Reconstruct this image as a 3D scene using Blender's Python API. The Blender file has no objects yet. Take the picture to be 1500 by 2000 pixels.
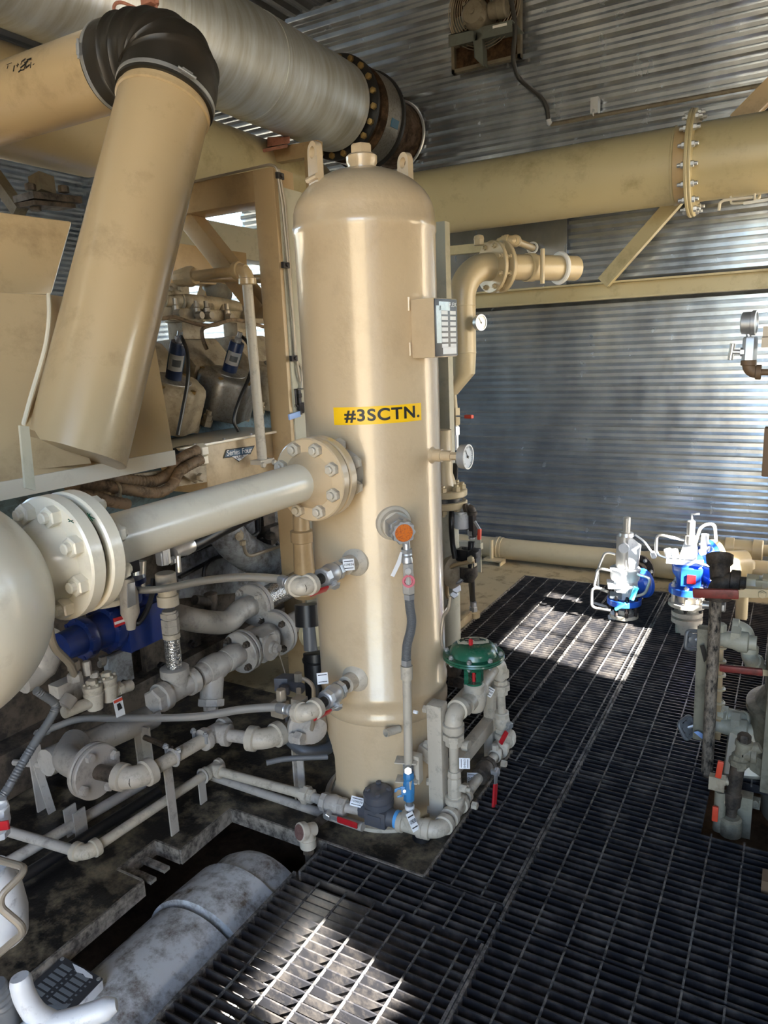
import bpy, bmesh, random
from math import *
from mathutils import Vector, Matrix, Quaternion
random.seed(7)
SC = bpy.context.scene
COL = SC.collection
Vv = Vector
UP = Vv((0, 0, 1)); EX = Vv((1, 0, 0)); EY = Vv((0, 1, 0))

# ------------------------------------------------------------------ camera (solved from the vanishing points)
PITCH, ROLL, YAW, FOC, HCAM = 0.216868, -0.0406803, -0.520749, 1417.3, 1.65
_f = Vv((cos(PITCH) * sin(YAW), cos(PITCH) * cos(YAW), -sin(PITCH)))
_r0 = Vv((cos(YAW), -sin(YAW), 0)); _u0 = _r0.cross(_f)
_r = cos(ROLL) * _r0 + sin(ROLL) * _u0
_u = -sin(ROLL) * _r0 + cos(ROLL) * _u0
CAMP = Vv((0, 0, HCAM))
cam = bpy.data.cameras.new('camera'); camo = bpy.data.objects.new('camera', cam); COL.objects.link(camo)
cam.sensor_fit = 'HORIZONTAL'; cam.sensor_width = 36; cam.lens = FOC * 36 / 1500; cam.clip_start = .02
camo.matrix_world = Matrix((( _r.x, _u.x, -_f.x, 0), (_r.y, _u.y, -_f.y, 0), (_r.z, _u.z, -_f.z, HCAM), (0, 0, 0, 1)))
SC.camera = camo

def ray(x, y): return _f + _r * ((x - 750) / FOC) - _u * ((y - 1000) / FOC)
def PZ(x, y, z=0.0): d = ray(x, y); return CAMP + d * ((z - HCAM) / d.z)      # survey point at height z
def PY(x, y, Y): d = ray(x, y); return CAMP + d * (Y / d.y)                   # survey point at distance Y down the room
def PX(x, y, X): d = ray(x, y); return CAMP + d * (X / d.x)                   # survey point at offset X across the room
def PD(x, y, D): return CAMP + ray(x, y) * D
def near(p, x, y):                                                            # point of the ray through (x,y) nearest to p
    d = ray(x, y).normalized(); return CAMP + d * ((p - CAMP).dot(d))

# ------------------------------------------------------------------ materials
def nodes(name):
    m = bpy.data.materials.new(name); m.use_nodes = True
    nt = m.node_tree; b = nt.nodes['Principled BSDF']; return m, nt, b
def N(nt, t, **kw):
    n = nt.nodes.new(t)
    for k, v in kw.items():
        if hasattr(n, k): setattr(n, k, v)
        else: n.inputs[k].default_value = v
    return n
def s2l(c): return tuple((v / 12.92 if v <= .04045 else ((v + .055) / 1.055) ** 2.4) for v in c)
def mat(name, col, rough=.45, metal=0.0, dirt=None, dscale=6, damt=.35, var=.06, bump=0.0, bscale=60, spec=.5, coat=0, stretch=None, dthr=.55):
    """painted / plain surface: base colour with slow variation, optional dirt patches and fine bump"""
    m, nt, b = nodes(name); L = nt.links
    col = s2l(col)
    tc = N(nt, 'ShaderNodeTexCoord')
    mp = N(nt, 'ShaderNodeMapping'); L.new(tc.outputs['Object'], mp.inputs['Vector'])
    if stretch: mp.inputs['Scale'].default_value = stretch
    n1 = N(nt, 'ShaderNodeTexNoise', Scale=dscale, Detail=6.0, Roughness=.6); L.new(mp.outputs[0], n1.inputs['Vector'])
    mix = N(nt, 'ShaderNodeMix', data_type='RGBA')
    mix.inputs[6].default_value = tuple(max(0, c * (1 - var)) for c in col) + (1,)
    mix.inputs[7].default_value = tuple(min(1, c * (1 + var)) for c in col) + (1,)
    L.new(n1.outputs['Fac'], mix.inputs[0]); out = mix.outputs[2]
    rr = None
    if dirt:
        n2 = N(nt, 'ShaderNodeTexNoise', Scale=dscale * 1.7, Detail=9.0, Roughness=.72); L.new(mp.outputs[0], n2.inputs['Vector'])
        rp = N(nt, 'ShaderNodeValToRGB'); rp.color_ramp.elements[0].position = dthr - .08; rp.color_ramp.elements[1].position = dthr + .12
        rp.color_ramp.elements[1].color = (damt,) * 3 + (1,)
        L.new(n2.outputs['Fac'], rp.inputs[0])
        m2 = N(nt, 'ShaderNodeMix', data_type='RGBA'); m2.inputs[7].default_value = s2l(dirt) + (1,)
        L.new(out, m2.inputs[6]); L.new(rp.outputs[0], m2.inputs[0]); out = m2.outputs[2]
        mr = N(nt, 'ShaderNodeMapRange'); mr.inputs[3].default_value = rough; mr.inputs[4].default_value = min(1, rough + .35)
        L.new(rp.outputs[0], mr.inputs[0]); L.new(mr.outputs[0], b.inputs['Roughness'])
    else: b.inputs['Roughness'].default_value = rough
    L.new(out, b.inputs['Base Color'])
    b.inputs['Metallic'].default_value = metal
    b.inputs['Specular IOR Level'].default_value = spec
    if coat: b.inputs['Coat Weight'].default_value = coat; b.inputs['Coat Roughness'].default_value = .12
    if bump:
        n3 = N(nt, 'ShaderNodeTexNoise', Scale=bscale, Detail=3.0); L.new(mp.outputs[0], n3.inputs['Vector'])
        bp = N(nt, 'ShaderNodeBump', Strength=bump, Distance=.004); L.new(n3.outputs['Fac'], bp.inputs['Height'])
        L.new(bp.outputs[0], b.inputs['Normal'])
    return m

M = {}
M['tan'] = mat('tan_paint', (.785, .705, .58), .30, dirt=(.50, .38, .24), damt=.22, dscale=3, bump=.3, bscale=55, dthr=.60, coat=.6)
M['cream'] = mat('cream_paint', (.90, .87, .79), .30, coat=.4, dirt=(.5, .42, .3), damt=.25, dscale=7, dthr=.64, bump=.06)
M['duct'] = mat('duct_tan_paint', (.76, .67, .52), .30, coat=.4, dirt=(.42, .33, .22), damt=.4, dscale=3, dthr=.6, bump=.03)
M['beige'] = mat('beige_dirty_paint', (.74, .71, .65), .42, dirt=(.30, .25, .20), damt=.55, dscale=14, dthr=.60)
M['greyb'] = mat('grey_beige_paint', (.68, .66, .63), .42, dirt=(.22, .20, .17), damt=.55, dscale=11, dthr=.60)
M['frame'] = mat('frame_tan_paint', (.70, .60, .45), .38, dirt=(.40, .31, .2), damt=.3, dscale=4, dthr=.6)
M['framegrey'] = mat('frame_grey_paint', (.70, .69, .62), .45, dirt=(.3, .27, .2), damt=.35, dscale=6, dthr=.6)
M['header'] = mat('header_khaki_paint', (.75, .71, .57), .34, dirt=(.42, .34, .18), damt=.45, dscale=2.5, dthr=.6)
M['vent'] = mat('vent_beige_paint', (.74, .68, .55), .32, dirt=(.45, .38, .26), damt=.2, dscale=6, dthr=.62)
M['engine'] = mat('engine_grey_paint', (.62, .64, .66), .4, dirt=(.25, .2, .15), damt=.8, dscale=7, dthr=.5)
M['enginetan'] = mat('engine_tan_paint', (.68, .63, .54), .45, dirt=(.3, .24, .17), damt=.6, dscale=9, dthr=.55)
M['engineblue'] = mat('engine_blue_grey_paint', (.42, .52, .58), .35, dirt=(.22, .2, .17), damt=.7, dscale=8, dthr=.52)
M['grime'] = mat('grimy_casting', (.33, .29, .25), .5, dirt=(.07, .06, .05), damt=.9, dscale=6, dthr=.5)
M['rub'] = mat('black_rubber', (.15, .14, .12), .42, var=.15, dirt=(.22, .18, .13), damt=.5, dscale=4)
M['hoseblk'] = mat('black_hose', (.09, .09, .10), .4)
M['hosegrey'] = mat('grey_conduit', (.40, .41, .42), .4)
M['loom'] = mat('tan_corrugated_loom', (.55, .47, .38), .6, dirt=(.1, .08, .07), damt=.8, dscale=16, dthr=.55)
M['steel'] = mat('zinc_steel', (.74, .75, .76), .42, .75, var=.12, dscale=30)
M['ss'] = mat('stainless_tube', (.88, .87, .85), .30, .7, var=.05)
M['tube'] = mat('dull_painted_tubing', (.60, .56, .50), .4, .3)
M['darkst'] = mat('dark_steel', (.20, .20, .21), .45, .6, dirt=(.3, .2, .12), damt=.5, dscale=20)
M['checkv'] = mat('charcoal_valve_paint', (.30, .31, .34), .45, dirt=(.42, .38, .34), damt=.35, dscale=12)
M['brass'] = mat('yellow_zinc_bolts', (.62, .52, .33), .4, .7)
M['rust'] = mat('rusted_steel', (.34, .25, .16), .55, .5, dirt=(.12, .08, .05), damt=.85, dscale=7, dthr=.48)
M['blackfl'] = mat('black_flange_paint', (.10, .10, .10), .5)
M['red'] = mat('red_vinyl_grip', (.72, .12, .16), .35, dirt=(.4, .25, .2), damt=.25, dscale=30)
M['reddull'] = mat('dull_red_grip', (.50, .18, .16), .45, dirt=(.28, .2, .16), damt=.6, dscale=18)
M['orange'] = mat('orange_red_grip', (.85, .30, .20), .4)
M['blue'] = mat('blue_valve_paint', (.24, .52, .74), .38, dirt=(.15, .25, .35), damt=.4, dscale=20)
M['navy'] = mat('navy_blue_paint', (.10, .18, .42), .28, dirt=(.2, .18, .17), damt=.45, dscale=8, dthr=.6, coat=.3)
M['royal'] = mat('royal_blue_paint', (.14, .36, .78), .33, coat=.2)
M['green'] = mat('green_enamel', (.11, .36, .27), .25, dirt=(.28, .36, .3), damt=.35, dscale=9, dthr=.6, coat=.4)
M['white'] = mat('white_paint', (.84, .85, .86), .4, dirt=(.36, .38, .42), damt=.7, dscale=16, dthr=.63)
M['tagw'] = mat('white_tag', (.90, .91, .92), .4)
M['black'] = mat('black_ink', (.06, .06, .07), .5)
M['yellow'] = mat('yellow_label', (.98, .79, .08), .35, var=.02)
M['sight'] = mat('orange_sight_glass', (.86, .48, .18), .25, dirt=(.55, .2, .08), damt=.9, dscale=120, dthr=.52, coat=.5)
M['coil'] = mat('coil_navy', (.12, .20, .36), .35)
M['coilband'] = mat('coil_teal_band', (.12, .38, .52), .35)
M['ltblue'] = mat('pale_blue_grip', (.58, .70, .90), .4)
M['pink'] = mat('faded_red_saddle', (.72, .50, .43), .55, dirt=(.5, .32, .24), damt=.6, dscale=15)
M['fangrey'] = mat('fan_grey_paint', (.38, .41, .40), .5, dirt=(.3, .25, .18), damt=.4, dscale=6)
M['motor'] = mat('motor_grey_paint', (.44, .42, .37), .5, dirt=(.3, .25, .18), damt=.5, dscale=10)
M['cord'] = mat('rubber_flex_conduit', (.22, .22, .22), .45)
M['wood'] = mat('brown_panel', (.45, .36, .27), .6)
M['lime'] = mat('lime_ribbon', (.72, .86, .36), .6)
M['cyan'] = mat('cyan_strap', (.25, .75, .86), .5)
M['dirtcap'] = mat('maroon_dirty_cap', (.44, .33, .31), .6, dirt=(.3, .2, .18), damt=.6, dscale=40)
M['glass'] = mat('dial_face', (.87, .89, .90), .15, coat=.6)
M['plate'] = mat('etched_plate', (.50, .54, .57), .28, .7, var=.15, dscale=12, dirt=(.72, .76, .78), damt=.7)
M['platedk'] = mat('black_data_plate', (.27, .28, .30), .35, .4, var=.1)
M['platelt'] = mat('plate_field', (.52, .55, .58), .35, .4)
M['skid'] = mat('oily_black_deck', (.105, .10, .10), .33, dirt=(.55, .50, .41), damt=.85, dscale=4.5, dthr=.545, bump=.25, bscale=90, var=.4)
M['skidtan'] = mat('tan_deck_plate', (.69, .63, .50), .5, dirt=(.2, .16, .11), damt=.8, dscale=5, dthr=.6)
M['rim'] = mat('chipped_deck_edge', (.56, .53, .49), .5, dirt=(.15, .13, .12), damt=.9, dscale=14, dthr=.5)
M['grate'] = mat('black_grating_paint', (.18, .18, .195), .36, .2, dirt=(.46, .43, .40), damt=.5, dscale=7, dthr=.54, var=.3)
M['gratedge'] = mat('worn_grating_edge', (.52, .51, .50), .5, .3, dirt=(.14, .14, .15), damt=.9, dscale=16, dthr=.47)
M['soil'] = mat('brown_pit_soil', (.42, .34, .26), .9, dirt=(.2, .16, .12), damt=.8, dscale=5, dthr=.5, bump=.5, bscale=30)
M['gravel'] = mat('yard_gravel', (.62, .56, .46), .9, dirt=(.45, .4, .33), damt=.7, dscale=8)
M['pitcyl'] = mat('weathered_grey_white_paint', (.80, .81, .81), .42, dirt=(.35, .29, .22), damt=.95, dscale=7, dthr=.53, var=.1)
M['speck'] = mat('chipped_painted_pipe', (.58, .53, .47), .5, dirt=(.05, .05, .05), damt=1.0, dscale=26, dthr=.50, stretch=(1, 1, .45))
M['gasket'] = mat('gasket_groove', (.30, .27, .23), .7)
M['slatebox'] = mat('tan_junction_box', (.74, .66, .53), .35, dirt=(.4, .3, .2), damt=.3, dscale=6)
M['conc'] = mat('khaki_base_casting', (.55, .53, .46), .5, dirt=(.25, .22, .17), damt=.7, dscale=5, dthr=.55)

def metal_sheet(name, base, rough, stretch, dirtcol, metal=.92, bs=.12):
    m, nt, b = nodes(name); L = nt.links
    tc = N(nt, 'ShaderNodeTexCoord'); mp = N(nt, 'ShaderNodeMapping'); mp.inputs['Scale'].default_value = stretch
    L.new(tc.outputs['Object'], mp.inputs[0])
    n = N(nt, 'ShaderNodeTexNoise', Scale=3.0, Detail=8.0, Roughness=.65); L.new(mp.outputs[0], n.inputs['Vector'])
    rp = N(nt, 'ShaderNodeValToRGB'); rp.color_ramp.elements[0].position = .35; rp.color_ramp.elements[1].position = .7
    rp.color_ramp.elements[0].color = s2l(base) + (1,); rp.color_ramp.elements[1].color = s2l(dirtcol) + (1,)
    L.new(n.outputs['Fac'], rp.inputs[0]); L.new(rp.outputs[0], b.inputs['Base Color'])
    mr = N(nt, 'ShaderNodeMapRange'); mr.inputs[3].default_value = rough - .08; mr.inputs[4].default_value = rough + .14
    n2 = N(nt, 'ShaderNodeTexNoise', Scale=9.0, Detail=5.0); L.new(mp.outputs[0], n2.inputs['Vector'])
    L.new(n2.outputs['Fac'], mr.inputs[0]); L.new(mr.outputs[0], b.inputs['Roughness'])
    b.inputs['Metallic'].default_value = metal
    bp = N(nt, 'ShaderNodeBump', Strength=bs, Distance=.01); L.new(n2.outputs['Fac'], bp.inputs['Height']); L.new(bp.outputs[0], b.inputs['Normal'])
    return m
M['sheet'] = metal_sheet('galvanised_sheet', (.80, .83, .86), .20, (1.2, 1, .6), (.62, .65, .69), .85, .03)
M['roofsheet'] = metal_sheet('roof_sheet', (.42, .42, .42), .38, (1, 1, 1), (.40, .39, .37))
M['lagging'] = metal_sheet('aluminium_lagging', (.85, .88, .91), .36, (.6, 5, .6), (.68, .68, .65), .62, .03)
M['cast'] = mat('bare_cast_aluminium', (.62, .61, .59), .42, .75, var=.15, dscale=40, dirt=(.4, .34, .27), damt=.5)

def braid(name, scale):
    m, nt, b = nodes(name); L = nt.links
    tc = N(nt, 'ShaderNodeTexCoord'); v = N(nt, 'ShaderNodeTexVoronoi', Scale=scale); L.new(tc.outputs['Object'], v.inputs['Vector'])
    rp = N(nt, 'ShaderNodeValToRGB'); rp.color_ramp.elements[0].color = (.75, .74, .72, 1); rp.color_ramp.elements[1].color = (.22, .22, .22, 1)
    rp.color_ramp.elements[0].position = .15; rp.color_ramp.elements[1].position = .7
    L.new(v.outputs['Distance'], rp.inputs[0]); L.new(rp.outputs[0], b.inputs['Base Color'])
    b.inputs['Metallic'].default_value = .75; b.inputs['Roughness'].default_value = .27
    bp = N(nt, 'ShaderNodeBump', Strength=.6, Distance=.003); bp.invert = True; L.new(v.outputs['Distance'], bp.inputs['Height']); L.new(bp.outputs[0], b.inputs['Normal'])
    return m
M['braid'] = braid('braided_stainless', 160)

# ------------------------------------------------------------------ mesh helpers (all in world coordinates)
def frame(a, hint=None):
    a = a.normalized(); h = hint if hint is not None else (UP if abs(a.z) < .95 else EX)
    x = h - a * h.dot(a)
    if x.length < 1e-6: h = EX if abs(a.x) < .9 else EY; x = h - a * h.dot(a)
    x.normalize(); return x, a.cross(x)
def tube(bm, pts, r, seg=14, caps=True):
    pts = [Vv(p) for p in pts]; n = len(pts)
    rs = r if isinstance(r, (list, tuple)) else [r] * n
    t0 = (pts[1] - pts[0]).normalized(); x, y = frame(t0); rings = []
    for i, p in enumerate(pts):
        if i == 0: t = t0
        elif i == n - 1: t = (pts[i] - pts[i - 1]).normalized()
        else:
            t = (pts[i + 1] - pts[i]).normalized() + (pts[i] - pts[i - 1]).normalized()
            t = t.normalized() if t.length > 1e-6 else t0
        x = x - t * x.dot(t); x.normalize(); y = t.cross(x)
        rings.append([bm.verts.new(p + rs[i] * (cos(2 * pi * k / seg) * x + sin(2 * pi * k / seg) * y)) for k in range(seg)])
    for i in range(n - 1):
        for k in range(seg):
            bm.faces.new((rings[i][k], rings[i][(k + 1) % seg], rings[i + 1][(k + 1) % seg], rings[i + 1][k]))
    if caps:
        bm.faces.new(rings[0][::-1]); bm.faces.new(rings[-1])
    return bm
def fillet(pts, R, n=6):
    pts = [Vv(p) for p in pts]; out = [pts[0]]
    for i in range(1, len(pts) - 1):
        a, b, c = pts[i - 1], pts[i], pts[i + 1]
        u = (a - b); v = (c - b); l = min(R, u.length * .48, v.length * .48)
        p0 = b + u.normalized() * l; p2 = b + v.normalized() * l
        for k in range(n + 1):
            t = k / n; out.append((1 - t) ** 2 * p0 + 2 * t * (1 - t) * b + t * t * p2)
    out.append(pts[-1]); return out
def spline(pts, n=8):
    pts = [Vv(p) for p in pts]; P = [2 * pts[0] - pts[1]] + pts + [2 * pts[-1] - pts[-2]]; out = []
    for i in range(1, len(P) - 2):
        p0, p1, p2, p3 = P[i - 1:i + 3]
        for k in range(n):
            t = k / n; out.append(.5 * (2 * p1 + (p2 - p0) * t + (2 * p0 - 5 * p1 + 4 * p2 - p3) * t * t + (3 * p1 - p0 - 3 * p2 + p3) * t ** 3))
    out.append(pts[-1]); return out
def lathe(bm, p, a, prof, seg=24, hint=None, cap=True):
    """prof: (distance along a, radius) pairs; radius 0 closes the end"""
    p = Vv(p); a = Vv(a).normalized(); x, y = frame(a, hint); rings = []
    for h, r in prof:
        if r <= 1e-6: rings.append([bm.verts.new(p + a * h)])
        else: rings.append([bm.verts.new(p + a * h + r * (cos(2 * pi * k / seg) * x + sin(2 * pi * k / seg) * y)) for k in range(seg)])
    for i in range(len(rings) - 1):
        A, B = rings[i], rings[i + 1]
        for k in range(seg):
            k2 = (k + 1) % seg
            if len(A) == 1 and len(B) == 1: continue
            if len(A) == 1: bm.faces.new((A[0], B[k2], B[k]))
            elif len(B) == 1: bm.faces.new((A[k], A[k2], B[0]))
            else: bm.faces.new((A[k], A[k2], B[k2], B[k]))
    if cap:
        if len(rings[0]) > 1: bm.faces.new(rings[0][::-1])
        if len(rings[-1]) > 1: bm.faces.new(rings[-1])
    return bm
def cyl(bm, p0, p1, r, seg=18, r2=None, ch=0.0):
    p0, p1 = Vv(p0), Vv(p1); L = (p1 - p0).length; r2 = r if r2 is None else r2
    prof = [(0, r), (L, r2)] if not ch else [(0, r - ch), (ch, r), (L - ch, r2), (L, r2 - ch)]
    return lathe(bm, p0, p1 - p0, prof, seg)
def hexn(bm, p, a, r, h, seg=6, bevel=.12):
    return lathe(bm, p, a, [(0, r), (h * (1 - bevel), r), (h, r * .86)], seg)
def box(bm, c, sx, sy, sz, ax=EX, ay=EY, az=UP):
    c = Vv(c); v = []
    for k in (-1, 1):
        for j in (-1, 1):
            for i in (-1, 1): v.append(bm.verts.new(c + ax * (i * sx / 2) + ay * (j * sy / 2) + az * (k * sz / 2)))
    for f in ((0, 2, 3, 1), (4, 5, 7, 6), (0, 1, 5, 4), (2, 6, 7, 3), (0, 4, 6, 2), (1, 3, 7, 5)): bm.faces.new([v[i] for i in f])
    return bm
def beam(bm, p0, p1, w, h, hint=None):
    """rectangular bar: w across, h along hint"""
    p0, p1 = Vv(p0), Vv(p1); a = (p1 - p0); x, y = frame(a, hint)
    return box(bm, (p0 + p1) / 2, a.length, w, h, a.normalized(), y, x)
def prism(bm, pts, off):
    pts = [Vv(p) for p in pts]; off = Vv(off)
    A = [bm.verts.new(p) for p in pts]; B = [bm.verts.new(p + off) for p in pts]; n = len(pts)
    bm.faces.new(A[::-1]); bm.faces.new(B)
    for i in range(n): bm.faces.new((A[i], A[(i + 1) % n], B[(i + 1) % n], B[i]))
    return bm
def torus(bm, c, a, R, r, seg=28, sub=8, arc=2 * pi, x=None):
    c = Vv(c); a = Vv(a).normalized(); x, y = frame(a, x); n = seg
    pts = [c + R * (cos(arc * k / n) * x + sin(arc * k / n) * y) for k in range(n + 1)]
    return tube(bm, pts, r, sub, caps=arc < 6.28)
def hull(bm, pts):
    v = [bm.verts.new(Vv(p)) for p in pts]; r = bmesh.ops.convex_hull(bm, input=v)
    bad = [g for g in r['geom_interior'] if isinstance(g, bmesh.types.BMVert)]
    if bad: bmesh.ops.delete(bm, geom=bad, context='VERTS')
    return bm
def B(): return bmesh.new()

# ------------------------------------------------------------------ objects
def finish(bm, name, m, bevel=0, smooth=True, ang=35):
    bmesh.ops.recalc_face_normals(bm, faces=bm.faces[:])
    if bevel:
        es = [e for e in bm.edges if len(e.link_faces) == 2 and e.calc_face_angle(0) > radians(40)]
        bmesh.ops.bevel(bm, geom=es, offset=bevel, segments=2, profile=.6, affect='EDGES', clamp_overlap=True)
    if smooth:
        for f in bm.faces: f.smooth = True
        for e in bm.edges:
            if len(e.link_faces) == 2 and e.calc_face_angle(0) > radians(ang): e.smooth = False
    me = bpy.data.meshes.new(name); bm.to_mesh(me); bm.free()
    me.materials.append(M[m] if isinstance(m, str) else m)
    return me
def tagp(o, label=None, cat=None, group=None, kind=None):
    if label: o['label'] = label
    if cat: o['category'] = cat
    if group: o['group'] = group
    if kind: o['kind'] = kind
    return o
def thing(name, label, cat, loc, group=None):
    o = bpy.data.objects.new(name, None); COL.objects.link(o); o.location = Vv(loc); o.empty_display_size = .05
    return tagp(o, label, cat, group)
def rootloc(o):
    p = Vv((0, 0, 0))
    while o is not None: p += Vv(o.location); o = o.parent
    return p
def part(par, name, bm, m, bevel=0, label=None, smooth=True, ang=35):
    """one mesh as a child of par (geometry given in world coordinates)"""
    c = Vv((0, 0, 0)); 
    for v in bm.verts: c += v.co
    c /= max(1, len(bm.verts))
    bmesh.ops.translate(bm, verts=bm.verts[:], vec=-c)
    o = bpy.data.objects.new(name, finish(bm, name, m, bevel, smooth, ang)); COL.objects.link(o)
    if par is not None: o.parent = par; o.location = c - rootloc(par)
    else: o.location = c
    if label: o['label'] = label
    return o
def solo(name, bm, m, label, cat, group=None, bevel=0, kind=None, ang=35):
    o = part(None, name, bm, m, bevel, None, True, ang); return tagp(o, label, cat, group, kind)
def struct(name, bm, m, smooth=False):
    o = bpy.data.objects.new(name, finish(bm, name, m, 0, smooth)); COL.objects.link(o); o['kind'] = 'structure'; return o
def inst(par, name, me, loc, a, hint=None, s=1.0):
    """a copy of mesh me (built along +Z) placed at loc along a"""
    o = bpy.data.objects.new(name, me); COL.objects.link(o); x, y = frame(Vv(a), hint); a = Vv(a).normalized()
    o.parent = par; o.location = Vv(loc) - rootloc(par)
    o.rotation_mode = 'QUATERNION'; o.rotation_quaternion = Matrix(((x.x, y.x, a.x), (x.y, y.y, a.y), (x.z, y.z, a.z))).to_quaternion()
    o.scale = (s, s, s); return o
_bolts = {}
def boltmesh(rn, hn, rs, hs, m):
    k = (rn, hn, rs, hs, m)
    if k not in _bolts:
        b = B(); hexn(b, (0, 0, 0), UP, rn, hn); lathe(b, (0, 0, hn * .9), UP, [(0, rs), (hs * .85, rs), (hs, rs * .75)], 10)
        _bolts[k] = finish(b, 'bolt', m)
    return _bolts[k]
def bolts(par, c, a, R, n, rn, hn, rs, hs, m, ph=.5, hint=None, both=None):
    """ring of n nuts with stud ends on a flange face at c, facing a; both = thickness gives nuts on the other face too"""
    a = Vv(a).normalized(); x, y = frame(a, hint); me = boltmesh(rn, hn, rs, hs, m)
    for k in range(n):
        t = 2 * pi * (k + ph) / n; p = Vv(c) + R * (cos(t) * x + sin(t) * y)
        inst(par, 'bolt', me, p, a, x)
        if both: inst(par, 'bolt', me, p - a * both, -a, x)
def flange(par, c, a, R, th, bore=None, m='beige', ch=.004, name='flange'):
    b = B(); lathe(b, c, a, [(0, R - ch), (ch, R), (th - ch, R), (th, R - ch)], 48); return part(par, name, b, m)
def elbow(par, p, d0, d1, r, m, R=None, name='elbow'):
    """threaded elbow at corner p; d0, d1 point from the corner towards its two openings"""
    d0, d1 = Vv(d0).normalized(), Vv(d1).normalized(); R = R or r * 2.1; b = B()
    pts = [p + d0 * R] + [((1 - t) ** 2) * (p + d0 * R * .9) + 2 * t * (1 - t) * p + t * t * (p + d1 * R * .9) for t in [i / 8 for i in range(9)]] + [p + d1 * R]
    tube(b, pts, r * 1.25, 18)
    for d in (d0, d1): lathe(b, p + d * R * .62, d, [(0, r * 1.28), (r * .12, r * 1.52), (r * 1.05, r * 1.52), (r * 1.12, r * 1.40)], 20)
    return part(par, name, b, m)
def tee(par, p, a, d, r, m, L=None, name='tee'):
    a, d = Vv(a).normalized(), Vv(d).normalized(); L = L or r * 2.3; b = B()
    cyl(b, p - a * L, p + a * L, r * 1.25, 18); cyl(b, p, p + d * L, r * 1.25, 18)
    for q in (a, -a, d): lathe(b, p + q * L * .62, q, [(0, r * 1.28), (r * .12, r * 1.52), (r * .95, r * 1.52), (r * 1.02, r * 1.4)], 20)
    return part(par, name, b, m)
def union(par, p, a, r, m, name='union'):
    b = B(); a = Vv(a).normalized()
    lathe(b, p - a * r * 1.5, a, [(0, r * 1.35), (r * .8, r * 1.35)], 8); hexn(b, p - a * r * .7, a, r * 1.85, r * 1.2, 8); hexn(b, p + a * r * .5, a, r * 1.45, r * 1.0, 8)
    return part(par, name, b, m)
def pipe(par, p0, p1, r, m, name='pipe', seg=20): b = B(); cyl(b, p0, p1, r, seg); return part(par, name, b, m)
def ball_valve(name, label, p, a, r, lev, levdown, m='steel', grip='red', glen=.075, group=None, stem=.03, nut=True):
    """threaded two-piece ball valve centred at p, bore along a; stem along lev, handle runs along levdown"""
    a, lev, ld = Vv(a).normalized(), Vv(lev).normalized(), Vv(levdown).normalized()
    t = thing(name, label, 'valve', p, group)
    b = B(); hexn(b, p + a * r * 1.3, a, r * 1.6, r * 1.2, 8, .2); hexn(b, p - a * r * 1.3, -a, r * 1.6, r * 1.2, 8, .2)
    lathe(b, p - a * r * 1.5, a, [(0, r * 1.2), (r * .5, r * 1.55), (r * 1.5, r * 1.7), (r * 2.5, r * 1.55), (r * 3, r * 1.2)], 20)
    part(t, 'body', b, m)
    b = B(); cyl(b, p + lev * r * 1.4, p + lev * (r * 1.4 + stem), r * .55, 12); hexn(b, p + lev * (r * 1.4 + stem * .6), lev, r * .75, stem * .45)
    st = part(t, 'stem', b, 'steel')
    q = p + lev * (r * 1.4 + stem * .75); s = ld.cross(lev)
    b = B(); beam(b, q - ld * r * .8, q + ld * (glen * .45), r * 1.0, .003, lev); part(t, 'lever', b, 'steel', label='bare steel lever arm')
    b = B(); beam(b, q + ld * (glen * .38), q + ld * glen * 1.15, r * 1.2, .008, lev); part(t, 'grip', b, grip, .003)
    return t
def sleeve_tag(label, p, n, up, w, h, txt=None, hole=True, group=None):
    """small white id tag"""
    n, up = Vv(n).normalized(), Vv(up).normalized(); up = (up - n * up.dot(n)).normalized(); sx = up.cross(n).normalized()
    t = thing('inventory_tag', label, 'tag', p, group)
    b = B(); box(b, p, w, h, .0012, sx, up, n); part(t, 'plate', b, 'tagw', .0004)
    if txt: text(t, 'number', txt, p + n * .0012, sx, up, h * .30, 'black', w * .84)
    b = B(); box(b, p + n * .0012 + up * h * .30, w * .8, h * .07, .0006, sx, up, n); box(b, p + n * .0012 - up * h * .30, w * .8, h * .06, .0006, sx, up, n); part(t, 'printed_bars', b, 'black')
    return t
def text(par, name, s, c, x, y, size, m, width=None, ext=.0005, align='CENTER'):
    """lettering as a mesh: x = reading direction, y = up"""
    cu = bpy.data.curves.new(name, 'FONT'); cu.body = s; cu.size = size; cu.align_x = align; cu.align_y = 'CENTER'; cu.extrude = ext / max(size, 1e-4) * size
    tmp = bpy.data.objects.new(name, cu); COL.objects.link(tmp)
    dg = bpy.context.evaluated_depsgraph_get(); me = bpy.data.meshes.new_from_object(tmp.evaluated_get(dg))
    bpy.data.objects.remove(tmp); 
    x = Vv(x).normalized(); y = (Vv(y) - x * Vv(y).dot(x)).normalized(); z = x.cross(y)
    xs = [v.co.x for v in me.vertices]; w = max(xs) - min(xs); k = (width / w) if width else 1.0
    mx = Matrix(((x.x * k, y.x, z.x, 0), (x.y * k, y.y, z.y, 0), (x.z * k, y.z, z.z, 0), (0, 0, 0, 1)))
    me.transform(mx); me.materials.clear(); me.materials.append(M[m])
    o = bpy.data.objects.new(name, me); COL.objects.link(o)
    if par is not None: o.parent = par; o.location = Vv(c) - rootloc(par)
    else: o.location = c
    return o

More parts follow.
